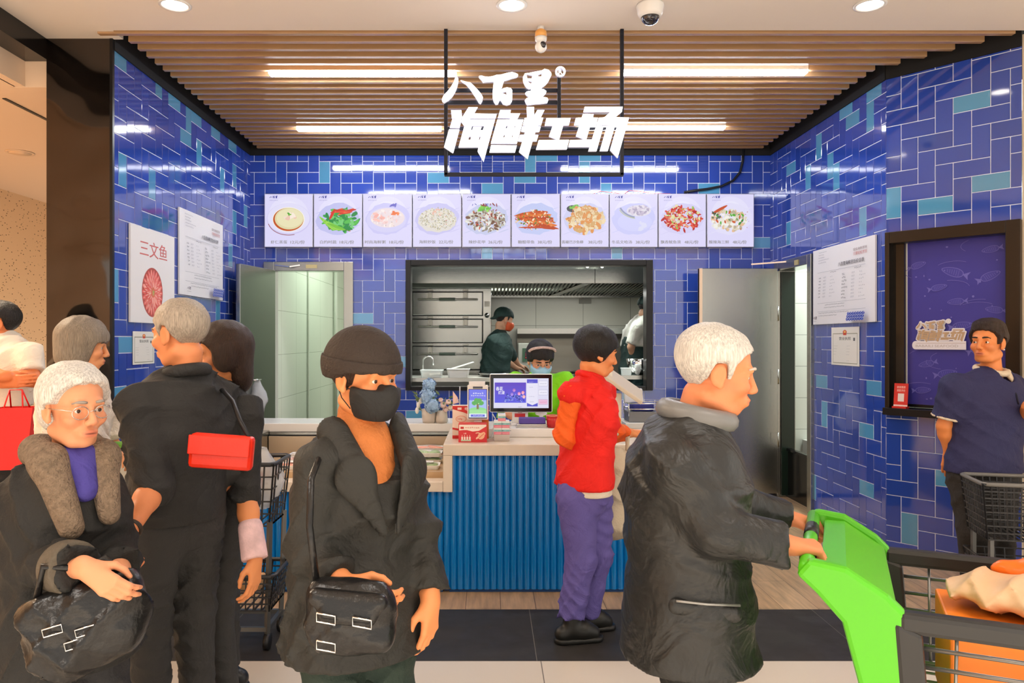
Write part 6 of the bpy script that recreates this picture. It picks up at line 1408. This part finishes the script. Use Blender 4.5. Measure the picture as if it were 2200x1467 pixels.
bc = P(477, 970, 2.55); rb = empty('red_bag', bc - (0, 0, .07), 'flat orange-red shoulder bag at the back of the grey-haired man', 'bag')
b = MB(); b.obox(bc, nv((1, .12, -.09)), nv((-.12, 1, 0)), nv((.09, 0, 1)), .104, .024, .058); b.build('bag_body', ORB, rb, bevel=.014)
b = MB(); b.obox(bc + (0, -.0285, .022), nv((1, .12, -.09)), nv((-.12, 1, 0)), nv((.09, 0, 1)), .100, .004, .032); b.build('flap', ORB, rb, bevel=.003)
b = MB(); b.tube([bc + (.09, .01, .045), P(516, 905, 2.60), P(500, 862, 2.68), P(478, 838, 2.80), P(462, 842, 2.95)], .008, 8); b.build('strap', BLKP, rb)

# --- woman in the black cap and mask
p = Person('woman in black cap, black face mask and long black coat', 2.15,
  dict(neck=(772, 930, .03), shR=(688, 1000, -.10), elR=(664, 1180, -.12), wrR=(745, 1258, -.24), shL=(850, 1005, .14), elL=(898, 1150, .10), wrL=(925, 1292, -.02), hip=(765, 1290, .02)),
  (.62, -.78), (782, 808, (.78, -.60, -.14), 0), skin=(228, 146, 92), res=.0066, fem=True, k=.96)
p.body({'R': ((.8, -.2, -.3), (.2, .9, 0), .5), 'L': ((-.05, -.1, -1), (-.75, .5, 0), .35)})
p.H.features(p.root, brow=(50, 36, 28)); p.mask(cloth('black_mask', (34, 34, 34), bump=.1)); p.hair([(-.16, -.11), (-.04, -.11), (-.01, -.04), (.02, -.02), (.04, .04), (.07, .06), (.12, .07)], BROWNH, .012)
H = p.H
cp = p.shape('cap', [H.hair_fn([(-.16, .0), (-.03, .012), (.03, .03), (.07, .034), (.13, .034)], .026, 0, 0)], cloth('brown_black_knit', (50, 40, 34), bump=.6, bs=120), res=.0045)
p.shape('cap_band', [H.hair_fn([(-.16, -.02), (-.03, -.006), (.03, .016), (.07, .022), (.13, .022)], .031, 0, 0)], MATS['brown_black_knit'], par=cp, res=.0045, clip=lambda X, Y, Z: (H.loc(X, Y, Z)[1] - .052) * H.k)
nb, hp_ = p.J['neck'], p.J['hip']
ORS = cloth('orange_sweater', (206, 122, 62), bump=.5, bs=120)
p.shape('sweater', [cap(nb + Z_ * .05, nb - Z_ * .03, .064, .08, .04), cap(nb - Z_ * .08 + p.F * .03, nb - Z_ * .19 + p.F * .06, .11, .10, .06, n=p.F, s=1.35)], ORS, fold=(.004, 60, 2))
OV = mat('black_coat', (40, 40, 37), .62, bump=.2, bscale=160, vary=.1, wrinkle=.03)
a0, a1 = nb + p.F * .20 + Z_ * .10, nb + p.F * .20 - Z_ * .17
p.top('coat', OV, 1.5 - (1392 - 730) * 2.15 / FPX, 1.88, grow=.026, bulk=1.0, flare=.04, sl_grow=.028, hip_r=.18, chest_r=.17, flat=1.28, fold=(.009, 38),
      cut=[cap(nb + Z_ * .10 + p.F * .05, nb + Z_ * .0 + p.F * .06, .078, .07, .01, 's'), cap(nb + p.F * .14 + Z_ * .02, a1, .115, .035, .015, 's')])
for sg in (-1, 1):
    p.shape('lapel', [cap(nb + p.Lf * sg * .105 + p.F * .04 + Z_ * .015, nb + p.F * .150 + p.Lf * sg * .092 - Z_ * .10, .045, .05, .02, n=nv(p.F + p.Lf * sg * .5), s=3.6), cap(nb + p.F * .150 + p.Lf * sg * .092 - Z_ * .10, nb + p.F * .175 + p.Lf * sg * .022 - Z_ * .25, .05, .016, .02, n=nv(p.F + p.Lf * sg * .3), s=3.6)], OV)
p.legs('trousers', cloth('dark_green_trousers', (40, 56, 48))); p.shoes(BLKP)
bc = P(755, 1320, 1.86)
hb = empty('shoulder_bag', bc - (0, 0, .10), 'black buckled shoulder bag carried by the woman in black mask', 'bag')
solid('bag_body', [ell(bc, [.105, .05, .085], np.array([nv((1, .2, -.12)), nv((-.2, 1, 0)), nv((.12, 0, 1))]), .03), cap(bc + (-.07, 0, .05), bc + (.07, 0, .03), .04, .04, .04), cap(bc + (-.07, 0, -.05), bc + (.07, 0, -.055), .04, .04, .04)], .007, LEA, hb, fold=(.004, 45, 8))
solid('flap', [cap(bc + (-.075, -.046, .06), bc + (.075, -.046, .045), .022, .022, .02), cap(bc + (-.05, -.056, .02), bc + (.05, -.056, .01), .02, .02, .03)], .006, LEA, hb)
for e, y in ((-.045, .02), (.04, .01), (-.045, -.045)):
    b = MB(); c = bc + np.array([e, -.083, y]); b.tube([c + np.array([.022 * sx, 0, .010 * sy - .004 * sx]) for sx, sy in ((-1, -1), (1, -1), (1, 1), (-1, 1))], .0022, 6, closed=True); b.build('buckle', CHROME, hb)
b = MB(); b.tube([bc + (-.085, 0, .07), P(665, 1130, 1.86), P(668, 1030, 1.90), P(690, 972, 2.02), P(730, 950, 2.14)], .009, 8); b.build('strap', LEA, hb)

# --- woman in the red vest at the counter
p = Person('woman in red vest and purple trousers standing at the counter', 3.8,
  dict(neck=(1268, 818, .0), shR=(1228, 848, -.13), elR=(1212, 935, -.10), wrR=(1275, 985, .06), shL=(1296, 846, .15), elL=(1318, 925, .26), wrL=(1352, 930, .42), hip=(1255, 1035, .0),
       hpR=(1240, 1070, -.06), knR=(1246, 1205, -.04), anR=(1228, 1330, -.05), toR=(1272, 1360, -.03), hpL=(1275, 1070, .07), knL=(1280, 1200, .10), anL=(1262, 1328, .10), toL=(1300, 1350, .12)),
  (.86, .35), (1282, 757, (.90, .18, -.2), 0), skin=(226, 142, 86), res=.0085, fem=True, k=.96)
p.body({'R': ((.7, .3, -.2), (0, .3, -1), .3), 'L': ((.6, .5, 0), (0, 0, -1), .3)})
p.H.features(p.root); p.hair([(-.17, -.10), (-.03, -.10), (.0, -.06), (.025, -.04), (.04, .0), (.06, .03), (.09, .045), (.13, .05)], BLACKH, .024, wave=.002)
VE = cloth('red_vest', (226, 26, 14), bump=.2); OS = cloth('orange_sleeve', (240, 96, 24), bump=.2)
zh = 1.5 - (1045 - 730) * 3.8 / FPX
p.top('shirt', OS, zh + .06, 1.7, grow=.012, sl_grow=.018, chest_r=.135, hip_r=.13, fold=(.006, 50)); p.top('vest', VE, zh, .12, grow=.018, bulk=1.0, fold=(.007, 45)); collar_ring(p, VE, .056, .02)
b = MB(); p.shape('hem_band', [cap(p.J['hip'] + Z_ * (zh - p.J['hip'][2] + .02), p.J['hip'] + Z_ * (zh - p.J['hip'][2] - .05), .172, .175, .01, n=p.F, s=1.38)], cloth('beige_hem', (216, 204, 186)), clip=lambda X, Y, Z: np.maximum(zh - .03 - Z, Z - zh - .012))
p.legs('trousers', cloth('purple_trousers', (92, 82, 150), bump=.2), grow=.022, hem=.07); p.shoes(mat('black_shoe', (24, 24, 22), .45))
tb = P(1325, 1065, 3.98); T = empty('tote_bag', tb - (0, 0, .26), 'large beige cloth tote bag right of the woman in red vest', 'bag')
BGC = cloth('beige_canvas', (196, 182, 158), bump=.4)
solid('bag_body', [cap(tb + (-.03, 0, .19), tb + (.06, .02, .17), .06, .06, .05), cap(tb + (-.05, 0, -.13), tb + (.08, .02, -.14), .09, .09, .06), cap(tb + (-.03, 0, .18), tb + (0, 0, -.12), .07, .10, .06)], .009, BGC, T, fold=(.009, 30, 4))
b = MB(); b.tube([tb + (-.03, -.02, .2), tb + (-.02, -.02, .33), P(1352, 935, 4.2), tb + (.06, .02, .3), tb + (.06, .03, .2)], .011, 8); b.build('handle', BGC, T)

# --- white-haired man with the cart
p = Person('white-haired man in black jacket pushing the green-handled shopping cart', 2.15,
  dict(neck=(1482, 918, .0), shR=(1452, 1002, -.16), elR=(1540, 1140, -.20), wrR=(1688, 1170, -.19), shL=(1468, 985, .18), elL=(1588, 1085, .22), wrL=(1690, 1112, .26), hip=(1474, 1300, .0)),
  (.98, -.18), (1540, 798, (.97, -.14, -.2), 0), skin=(226, 140, 94), res=.0066, k=1.0, hk=1.03)
p.body({'R': ((.9, .05, -.12), (.1, .2, -.95), .8), 'L': ((.9, .0, -.12), (.1, -.1, -.95), .8)})
p.H.features(p.root, brow=(190, 180, 170)); p.hair(SHORT, WHITEH, .013, wave=.002, freq=75, extra=[p.H.E((-.04, .05, 0), (.075, .07, .082), .03)])
jk = p.top('jacket', NYL, 1.5 - (1400 - 730) * 2.15 / FPX, 1.95, grow=.026, bulk=.98, flare=.02, sl_grow=.030, hip_r=.178, fold=(.0065, 30), flat=1.2,
      extra=[cap(P(1466, 1005, 2.15), P(1456, 1130, 2.15), .135, .135, .08, n=Y_, s=.95)])
collar_ring(p, mat('grey_sheen_collar', (120, 120, 120), .4), .086, .030, up=.042)
c = P(1515, 1310, 1.96); p.shape('pocket_flap', [cap(c + (-.075, 0, .01), c + (.075, .0, -.012), .022, .022, .01, n=Y_, s=1.5)], NYL, res=.005)
b = MB(); b.tube([c + (-.08, -.02, .03), c + (0, -.022, .022), c + (.085, -.018, .018)], .0035, 6); b.build('zip', mat('zip_grey', (150, 150, 148), .3, .6), p.root)
p.legs('trousers', MATS['charcoal_cloth']); p.shoes(BLKP)

# --- man in the polo shirt
p = Person('young man in navy polo shirt looking back beside the blue blind', 4.35,
  dict(neck=(2132, 808, .02), shR=(2052, 832, -.02), elR=(2030, 915, .02), wrR=(2040, 972, .06), shL=(2170, 832, .10), elL=(2198, 905, .0), wrL=(2212, 868, -.24), hip=(2112, 1010, .0),
       knR=(2098, 1140, -.06), knL=(2140, 1140, -.03), anR=(2098, 1248, .0), anL=(2150, 1248, .10)),
  (.25, -.97), (2122, 735, (-.84, -.54, .0), 0), skin=(232, 142, 80), res=.0068, k=1.03)
p.H.gaze = .30 * p.H.r
p.body({'R': ((-.05, .1, -1), (.6, .8, 0), .35), 'L': ((.4, -.5, .5), (0, 0, -1), .3)})
p.H.features(p.root, brow=(40, 28, 22)); p.hair(SHORT, BROWNH, .015, wave=.003, freq=90, extra=[p.H.E((.035, .105, 0), (.055, .026, .06), .03), p.H.E((-.03, .10, 0), (.07, .035, .065), .03)])
NV = cloth('navy_pique', (44, 44, 84), bump=.3); CRM = cloth('cream_knit', (226, 206, 178))
zh = 1.5 - (1012 - 730) * 4.35 / FPX
nb = p.J['neck']
tp = p.top('polo_shirt', NV, zh, .78, grow=.026, sl_grow=.034, bulk=1.08, fold=(.0032, 40), hip_r=.165, cut=[cap(nb + Z_ * .08, nb + p.F * .07 - Z_ * .0, .062, .05, .01, 's')])
b = MB(); ax = nv(p.H.w(-.018, -.09) - nb)
collar_ring(p, CRM, .076, .018, up=.036, par=tp)
for sg in (-1, 1): p.shape('collar_point', [cap(nb + p.F * .055 + p.Lf * sg * .05 + Z_ * .02, nb + p.F * .10 + p.Lf * sg * .05 - Z_ * .035, .024, .012, .01, n=p.F, s=2.2)], CRM, par=tp, res=.005)
for q in 'R':
    sh, el = p.J['sh' + q], p.J['el' + q]; dv = el - sh; p.shape('sleeve_trim', [cap(sh + dv * .74, sh + dv * .80, .085, .085, .01, flat=True)], CRM, par=tp, clip=lambda X, Y, Z, a=sh + dv * .735, n=nv(dv): -((X - a[0]) * n[0] + (Y - a[1]) * n[1] + (Z - a[2]) * n[2]))
c = nb + p.F * .135 + p.Lf * .095 - Z_ * .12; b = MB(); b.obox(c, nv(p.Lf - p.F * .35), nv(p.F + p.Lf * .35), Z_, .03, .003, .012); b.build('chest_badge', WHT, tp)
b = MB(); b.tube([nb + p.F * .118 - Z_ * .05, nb + p.F * .150 - Z_ * .10, nb + p.F * .160 - Z_ * .15], .006, 6); b.build('placket', cloth('navy_dark', (24, 26, 46)), tp)
b = MB(); b.ell(p.H.w(-.002, -.042, -.083), .006, .006, .006, 8, 6); b.build('earring', CHROME, p.root)
p.legs('trousers', cloth('black_chino', (46, 42, 38), bump=.3), grow=.03, bulk=1.05, fold=(.005, 34)); p.shoes(mat('dark_trainer', (40, 40, 42), .5), WHT)

# --- cook in dark green
p = Person('cook in dark green tunic and cap beside the steam cabinet', 8.38,
  dict(neck=(1074, 718, .0), shR=(1062, 733, -.14), elR=(1078, 768, -.15), wrR=(1108, 790, .05), shL=(1084, 733, .16), elL=(1100, 766, .2), wrL=(1115, 785, .3), hip=(1064, 800, .0)),
  (.85, .45), (1083, 686, (.88, .30, -.28), 0), skin=(206, 160, 130), res=.013, floor=.12)
p.body({'R': ((.7, .5, -.2), (0, 0, -1), .4), 'L': ((.7, .5, -.2), (0, 0, -1), .4)})
DG = cloth('dark_green_cloth', (26, 52, 50)); p.hair(SHORT, BLACKH, .010, res=.008)
H = p.H; p.shape('cap', [H.hair_fn([(-.16, -.02), (-.03, .02), (.03, .04), (.13, .04)], .022, 0, 0), cap(H.w(-.08, -.0), H.w(-.14, -.035), .035, .025, .02, n=H.u, s=3)], DG, res=.008)
p.mask(mat('orange_mask', (214, 92, 50), .6)); p.top('tunic', DG, .78, 1.1, grow=.03, bulk=1.05, sl_grow=.03, fold=(.010, 34)); p.legs('trousers', DG)
# --- second cook
p = Person('cook in white apron at the right edge of the kitchen window', 8.3,
  dict(neck=(1388, 690, .0), shR=(1372, 704, -.15), elR=(1356, 745, -.1), wrR=(1366, 785, .0), shL=(1398, 704, .16), elL=(1410, 750, .2), wrL=(1400, 785, .3), hip=(1362, 788, .0)),
  (.7, .7), (1390, 662, (.8, .5, -.4), 0), skin=(206, 160, 130), res=.013, floor=.12)
p.body({'R': ((.5, .5, -.5), (0, 0, -1), .4), 'L': ((.5, .5, -.5), (0, 0, -1), .4)})
p.hair(SHORT, BLACKH, .010, res=.008); H = p.H; p.shape('cap', [H.hair_fn([(-.16, -.02), (-.03, .02), (.03, .04), (.13, .04)], .022, 0, 0)], DG, res=.008)
p.top('white_apron', cloth('white_cotton', (222, 224, 216)), 1.5 - (745 - 730) * 8.3 / FPX, .9, grow=.035, bulk=1.1, sl_grow=.035, fold=(.010, 30)); p.legs('trousers', DG, waist=.25)
# --- cashier
p = Person('cashier in bright green polo with pale blue mask behind the screen', 5.38,
  dict(neck=(1158, 816, .06), shR=(1106, 822, .04), elR=(1088, 880, -.06), wrR=(1120, 905, -.24), shL=(1212, 822, .04), elL=(1236, 880, -.06), wrL=(1200, 905, -.24), hip=(1160, 985, .12)),
  (.05, -1), (1160, 772, (.16, -.84, -.46), 0), skin=(224, 160, 124), res=.008, fem=True, k=.96)
p.body({'R': ((.5, -.7, -.1), (0, 0, -1), .4), 'L': ((-.5, -.7, -.1), (0, 0, -1), .4)})
p.H.features(p.root, brow=(40, 30, 26)); p.mask(mat('pale_blue_mask', (158, 206, 236), .6)); p.glasses(mat('gold_wire', (214, 180, 150), .2, 1))
p.hair([(-.16, -.05), (-.05, -.05), (-.02, -.02), (.0, -.02), (.03, .0), (.05, .035), (.08, .045), (.13, .05)], BLACKH, .022, wave=.0015, extra=[p.H.E((-.03, .06, 0), (.08, .07, .085), .03)])
H = p.H; b = MB(); b.tube([H.w(.048 - .02 * abs(math.cos(t)) ** 2, .075 + .047 * math.sin(t), -.095 * math.cos(t)) for t in np.linspace(.1, PI - .1, 19)], .010, 8); b.build('hairband', mat('pale_pink_band', (214, 186, 178), .5, bump=1.5, bscale=120, stretch=(1, 1, 1)), p.root)
p.top('polo_shirt', cloth('lime_green', (134, 222, 22), bump=.15), .82, .95, grow=.03, bulk=1.05, sl_grow=.04, fold=(.006, 40)); collar_ring(p, MATS['lime_green'], .066, .016, up=.026); p.legs('trousers', MATS['dark_trousers']); p.shoes(BLKP)
# --- grey bob woman
p = Person('woman with grey bob and cream cardigan before the black pillar', 3.6,
  dict(neck=(168, 808, .0), shR=(150, 850, -.14), elR=(185, 930, -.16), wrR=(226, 962, -.02), shL=(176, 846, .16), elL=(222, 890, .2), wrL=(244, 952, .24), hip=(150, 1010, .0)),
  (.92, .3), (180, 742, (.90, .40, -.16), 0), skin=(228, 156, 108), res=.0078, fem=True, k=.96)
p.body({'R': ((.8, .1, -.35), (0, .3, -1), .45), 'L': ((.6, .1, -.6), (0, .3, -1), .4)})
p.H.features(p.root, brow=(110, 100, 90)); p.hair(BOB, GREYH, .026, wave=.0028, freq=55, extra=[p.H.E((-.035, -.05, 0), (.085, .085, .096), .04)], cut=[p.H.E((.10, -.05, 0), (.075, .085, .09), .008, 's')])
CD = cloth('cream_cardigan', (236, 222, 204), bump=.6, bs=90); p.top('cardigan', CD, 1.5 - (1060 - 730) * 3.6 / FPX, 1.82, grow=.036, bulk=1.1, sl_grow=.03, fold=(.008, 40)); collar_ring(p, CD, .07, .02); p.legs('trousers', MATS['dark_trousers']); p.shoes(BLKP)
gp = P(256, 962, 3.72); o = MB(); o.obox(gp + (0, .0, .0), nv((1, .3, 0)), nv((-.3, 1, 0)), Z_, .035, .03, .03); tag(o.build('green_packet', mat('leaf_packet', (120, 190, 70), .4), bevel=.01), 'small green packet in the hand of the woman with grey bob', 'packet')
# --- person in white at the left edge
p = Person('person in white T-shirt with folded arms at the left edge', 4.3,
  dict(neck=(8, 735, .0), shL=(62, 765, -.06), elL=(70, 815, -.12), wrL=(8, 808, -.26), shR=(-48, 760, .0), elR=(-50, 818, -.14), wrR=(12, 822, -.22), hip=(0, 880, .02)),
  (-.35, -.9), (-4, 693, (-.85, -.5, .0), 0), skin=(226, 130, 78), res=.009)
p.body({'L': ((-1, -.2, .0), (.1, .9, 0), .3), 'R': ((1, -.2, .1), (.1, .9, 0), .3)})
p.H.features(p.root); p.hair(SHORT, BLACKH, .012)
p.top('t_shirt', cloth('white_jersey', (240, 226, 208), bump=.2), 1.5 - (872 - 730) * 4.3 / FPX, .8, grow=.03, bulk=1.06, sl_grow=.035, fold=(.009, 36)); p.legs('trousers', cloth('black_trousers', (30, 30, 31))); p.shoes(BLKP)
bc = P(34, 940, 3.95); T = empty('red_shopping_bag', bc - (0, 0, .16), 'bright red shopping bag beside the person in white T-shirt', 'bag')
RB = mat('red_bag_paper', (236, 30, 22), .4, bump=.3, bscale=10)
b = MB(); ux = nv((1, .2, 0)); n_ = nv((-.2, 1, 0)); b.add([bc + ux * sx * (.085 if up > 0 else .075) + n_ * sy * .05 + Z_ * up * .16 + ux * (.012 if up > 0 else -.012) for up in (-1, 1) for sx, sy in ((-1, -1), (1, -1), (1, 1), (-1, 1))], [(3, 2, 1, 0), (0, 1, 5, 4), (1, 2, 6, 5), (2, 3, 7, 6), (3, 0, 4, 7)]); b.build('bag_body', RB, T, thick=.003)
b = MB()
for sy in (-1, 1): b.tube([bc + ux * -.04 + n_ * sy * .045 + Z_ * .155, bc + ux * -.03 + Z_ * .25, bc + ux * .03 + Z_ * .25, bc + ux * .05 + n_ * sy * .045 + Z_ * .155], .004, 6)
b.build('handle', RB, T)
# ================================================================== CARTS AND BASKETS
def lattice_basket(b, c, ux, uy, hx, hy, z0, z1, taper=.86, nx=9, ny=6, nz=5, r=.004):
    c, ux, uy = np.array(c, float), nv(ux), nv(uy)
    def at(a, e, t): k = taper + (1 - taper) * t; return np.array([c[0], c[1], 0]) + ux * a * hx * k + uy * e * hy * k + Z_ * (z0 + (z1 - z0) * t)
    for i in range(nx + 1):
        a = -1 + 2 * i / nx
        for e in (-1, 1): b.bar(at(a, e, 0), at(a, e, 1), r * 1.6, r * 1.6)
        b.bar(at(a, -1, 0), at(a, 1, 0), r * 1.6, r * 1.6)
    for i in range(ny + 1):
        e = -1 + 2 * i / ny
        for a in (-1, 1): b.bar(at(a, e, 0), at(a, e, 1), r * 1.6, r * 1.6)
    for j in range(nz + 1):
        t = j / nz
        for a, e, a2, e2 in ((-1, -1, 1, -1), (1, -1, 1, 1), (1, 1, -1, 1), (-1, 1, -1, -1)): b.bar(at(a, e, t), at(a2, e2, t), r * 1.6, r * 1.6)
    return at
BASK = mat('black_basket_plastic', (44, 44, 46), .38)
# two-basket trolley behind the group on the left
cx, cy = (512 - VX) * 3.72 / FPX, 3.78
T = empty('basket_trolley', (cx, cy, 0), 'black two-basket trolley behind the woman with long dark hair', 'trolley')
for z0, z1, hx, hy, nm in ((.60, .90, .20, .15, 'upper'), (.19, .36, .20, .15, 'lower')):
    b = MB(); at = lattice_basket(b, (cx, cy), X_, Y_, hx, hy, z0, z1); o = b.build('basket', BASK, T)
    b = MB(); b.tube([at(a, e, 1) for a, e in ((-1, -.85), (-.9, -1), (.9, -1), (1, -.85), (1, .85), (.9, 1), (-.9, 1), (-1, .85))], .011, 8, closed=True); b.build('rim', BASK, o)
    for e in (-1, 1):
        b = MB(); b.tube([at(-.5, e, 1.0), at(-.5, e, .93), at(.5, e, .93), at(.5, e, 1.0)], .007, 6); b.build('grip', BASK, o)
for a in (-1, 1):
    for e in (-1, 1):
        b = MB(); b.bar((cx + a * .16, cy + e * .12, .07), (cx + a * .175, cy + e * .13, .62), .02, .02); b.build('leg', mat('grey_tube', (110, 110, 108), .35, .7), T)
        b = MB(); b.lathe((cx + a * .16 - .012, cy + e * .12, .04), [(.04, 0), (.04, .024)], 18, axis=(1, 0, 0)); b.build('wheel', BLKP, T)
b = MB(); b.bar((cx - .16, cy - .12, .1), (cx + .16, cy - .12, .1), .02, .02); b.bar((cx - .16, cy + .12, .1), (cx + .16, cy + .12, .1), .02, .02); b.bar((cx + .16, cy - .12, .1), (cx + .16, cy + .12, .1), .02, .02); b.build('lower_frame', MATS['grey_tube'], T)
poly_bag('plastic_bag', (cx + .10, cy - .02, .965), .20, .30, .16, PBAG, 'white plastic bag poking out of the black basket trolley', 9)
o = MB(); o.ell((cx + .02, cy - .03, .80), .1, .08, .07); tag(o.build('orange_fruit_bag', mat('orange_net', (226, 96, 40), .5, bump=.6, bscale=60)), 'orange net bag lying in the upper basket of the trolley', 'bag')
o = MB(); o.obox((cx + .03, cy - .05, .30), nv((1, 0, .1)), Y_, nv((-.1, 0, 1)), .09, .06, .03); tag(o.build('tan_packet', mat('tan_packet', (206, 160, 110), .5), bevel=.012), 'tan packet in the lower basket of the trolley', 'packet')
# basket trolley at the right edge
cx, cy = (2212 - VX) * 3.9 / FPX, 4.0
T = empty('basket_trolley', (cx, cy, 0), 'black basket trolley with pale rim in front of the polo-shirted man', 'trolley')
u1, u2 = nv((1, -.25, 0)), nv((.25, 1, 0)); z1, z0 = 1.5 - (1040 - 730) * 3.9 / FPX, 1.5 - (1160 - 730) * 3.9 / FPX
b = MB(); at = lattice_basket(b, (cx, cy), u1, u2, .21, .16, z0, z1, .86, 12, 9, 8, .0045); o = b.build('basket', BASK, T)
b = MB(); b.tube([at(a, e, 1) for a, e in ((-1, -.85), (-.9, -1), (.9, -1), (1, -.85), (1, .85), (.9, 1), (-.9, 1), (-1, .85))], .011, 8, closed=True); b.build('rim', mat('pale_rim', (120, 118, 114), .4), o)
for a in (-1, 1):
    for e in (-1, 1):
        q = np.array([cx, cy, 0]) + u1 * a * .16 + u2 * e * .12
        b = MB(); b.bar(q + Z_ * .07, q + Z_ * (z0 + .01), .02, .02); b.build('leg', MATS['grey_tube'], T)
        b = MB(); b.lathe(q + Z_ * .04 - u2 * .012, [(.04, 0), (.04, .024)], 18, axis=u2); b.build('wheel', BLKP, T)
b = MB(); lattice_basket(b, (cx, cy), u1, u2, .20, .15, .2, .36, .86, 8, 6, 4, .004); b.build('basket', BASK, T)
# big cart with the green handle
A = np.array([.989, 1.784, 0]); S_ = nv((.42, .907, 0)); F_ = nv((.907, -.42, 0)); WDT = .60; LEN = .80; ZR = .835
T = empty('shopping_cart', A + F_ * .35 + S_ * WDT / 2, 'large shopping cart with bright green plastic handle and black rims', 'cart')
GRN = mat('bright_green_plastic', (84, 184, 24), .35); GR2 = mat('grey_rod', (130, 130, 128), .3, .7); RIMB = mat('black_rim_plastic', (40, 40, 40), .4)
def K(f, s, z): return A + F_ * f + S_ * s + Z_ * z
for s_ in (0, WDT):
    b = MB(); b.bar(K(-.02, s_, ZR), K(LEN, s_, ZR - .0), .045, .05); b.build('rim', RIMB, T, bevel=.012)
b = MB(); b.bar(K(LEN, 0, ZR), K(LEN, WDT, ZR), .045, .05); b.build('rim', RIMB, T, bevel=.012)
for s_ in (0, WDT):
    b = MB()
    for k in range(6): z = ZR - .058 - k * .047; b.tube([K(.02, s_ + (.02 if s_ == 0 else -.02) * k * .5, z), K(LEN - .02 * k, s_ + (.02 if s_ == 0 else -.02) * k * .5, z)], .0055, 8)
    for k in range(5): b.tube([K(.1 + k * .165, s_, ZR - .02), K(.1 + k * .16, s_ + (.05 if s_ == 0 else -.05), ZR - .30)], .004, 6)
    b.build('side_rods', GR2, T)
b = MB()
for k in range(9): s_ = .05 + k * (WDT - .1) / 8; b.tube([K(.03, s_, ZR - .30), K(LEN - .1, s_, ZR - .30)], .004, 6)
for k in range(7): b.tube([K(.05 + k * .11, .05, ZR - .30), K(.05 + k * .11, WDT - .05, ZR - .30)], .004, 6)
b.build('floor_rods', GR2, T)
b = MB()
for k in range(6): z = ZR - .058 - k * .047; b.tube([K(LEN - .01, 0.02, z), K(LEN - .01, WDT - .02, z)], .0055, 8)
b.build('front_rods', GR2, T)
# green rear frame: two shaped uprights, cross flap, handle
for s_ in (0.0, WDT):
    b = MB(); b.prism([(-.245, .085), (-.215, .125), (-.13, .115), (-.04, .06), (.0, .02), (.01, -.12), (.02, -.40), (-.09, -.40), (-.105, -.16), (-.14, -.02), (-.20, .045)], K(0, s_ - .02, ZR), F_, Z_, S_, .04); b.build('green_upright', GRN, T, bevel=.012)
for s_ in (0, WDT):
    b = MB(); b.prism([(-.03, .02), (.03, .0), (.06, -.40), (.0, -.40)], K(0, s_ - .024, ZR - .02), F_, Z_, S_, .048); b.build('corner_post', RIMB, T, bevel=.01)
b = MB(); b.tube([K(-.22, -.01, ZR + .10), K(-.22, WDT + .01, ZR + .10)], .019, 14); b.build('handle_bar', GRN, T)
for s0, s1 in ((.08, .20), (.32, .44)):
    b = MB(); b.tube([K(-.22, s0, ZR + .10), K(-.22, s1, ZR + .10)], .0205, 14); b.build('handle_sleeve', BLKP, T)
b = MB(); b.prism([(-.19, .10), (-.13, .10), (-.02, .03), (-.02, .0), (-.10, .035), (-.18, .06)], K(0, .025, ZR), F_, Z_, S_, WDT - .05); b.build('seat_flap', GRN, T, bevel=.008)
b = MB(); b.prism([(-.06, .03), (-.03, .03), (.0, -.38), (-.03, -.38)], K(0, .02, ZR), F_, Z_, S_, WDT - .04); b.build('rear_panel', mat('leaf_green_plastic', (110, 190, 40), .35), T, bevel=.004)
for f in (.0, LEN - .15):
    for s_ in (.05, WDT - .05):
        b = MB(); b.bar(K(f, s_, .1), K(f, s_, ZR - .29), .025, .025); b.build('frame_leg', GR2, T)
        b = MB(); b.lathe(K(f, s_ - .014, .062), [(.062, 0), (.062, .028)], 20, axis=S_); b.build('wheel', BLKP, T)
b = MB(); b.bar(K(0, .05, .2), K(LEN - .15, .05, .2), .025, .025); b.bar(K(0, WDT - .05, .2), K(LEN - .15, WDT - .05, .2), .025, .025); b.build('chassis', GR2, T)
o = MB(); o.obox(K(.40, .28, ZR - .292 + .13), F_, S_, Z_, .30, .16, .125)
tag(o.build('orange_carton', mat('orange_carton', (238, 128, 36), .5), bevel=.006), 'large orange carton lying inside the green-handled shopping cart', 'box')
c0 = K(.40, .30, ZR + .012)
o = solid('paper_parcel', [ell(c0 + F_ * -.08, [.21, .14, .045], np.array([F_, S_, Z_]), .04), ell(c0 + F_ * .14 + S_ * .03, [.16, .13, .04], np.array([F_, S_, Z_]), .04)], .008, mat('tan_wrap', (214, 176, 136), .5, bump=.4, bscale=20, vary=.12), None, fold=(.008, 40, 2)); tag(o, 'long tan wrapped parcel on top of the orange carton in the shopping cart', 'parcel')
o = solid('orange_bag', [ell(c0 + F_ * .02 - S_ * -.10 + Z_ * .035, [.2, .06, .05], np.array([F_, S_, Z_]), .03)], .008, mat('orange_wrap', (236, 110, 20), .35, bump=.4, bscale=18), None, fold=(.007, 45, 4)); tag(o, 'orange plastic bag behind the tan parcel in the shopping cart', 'bag')
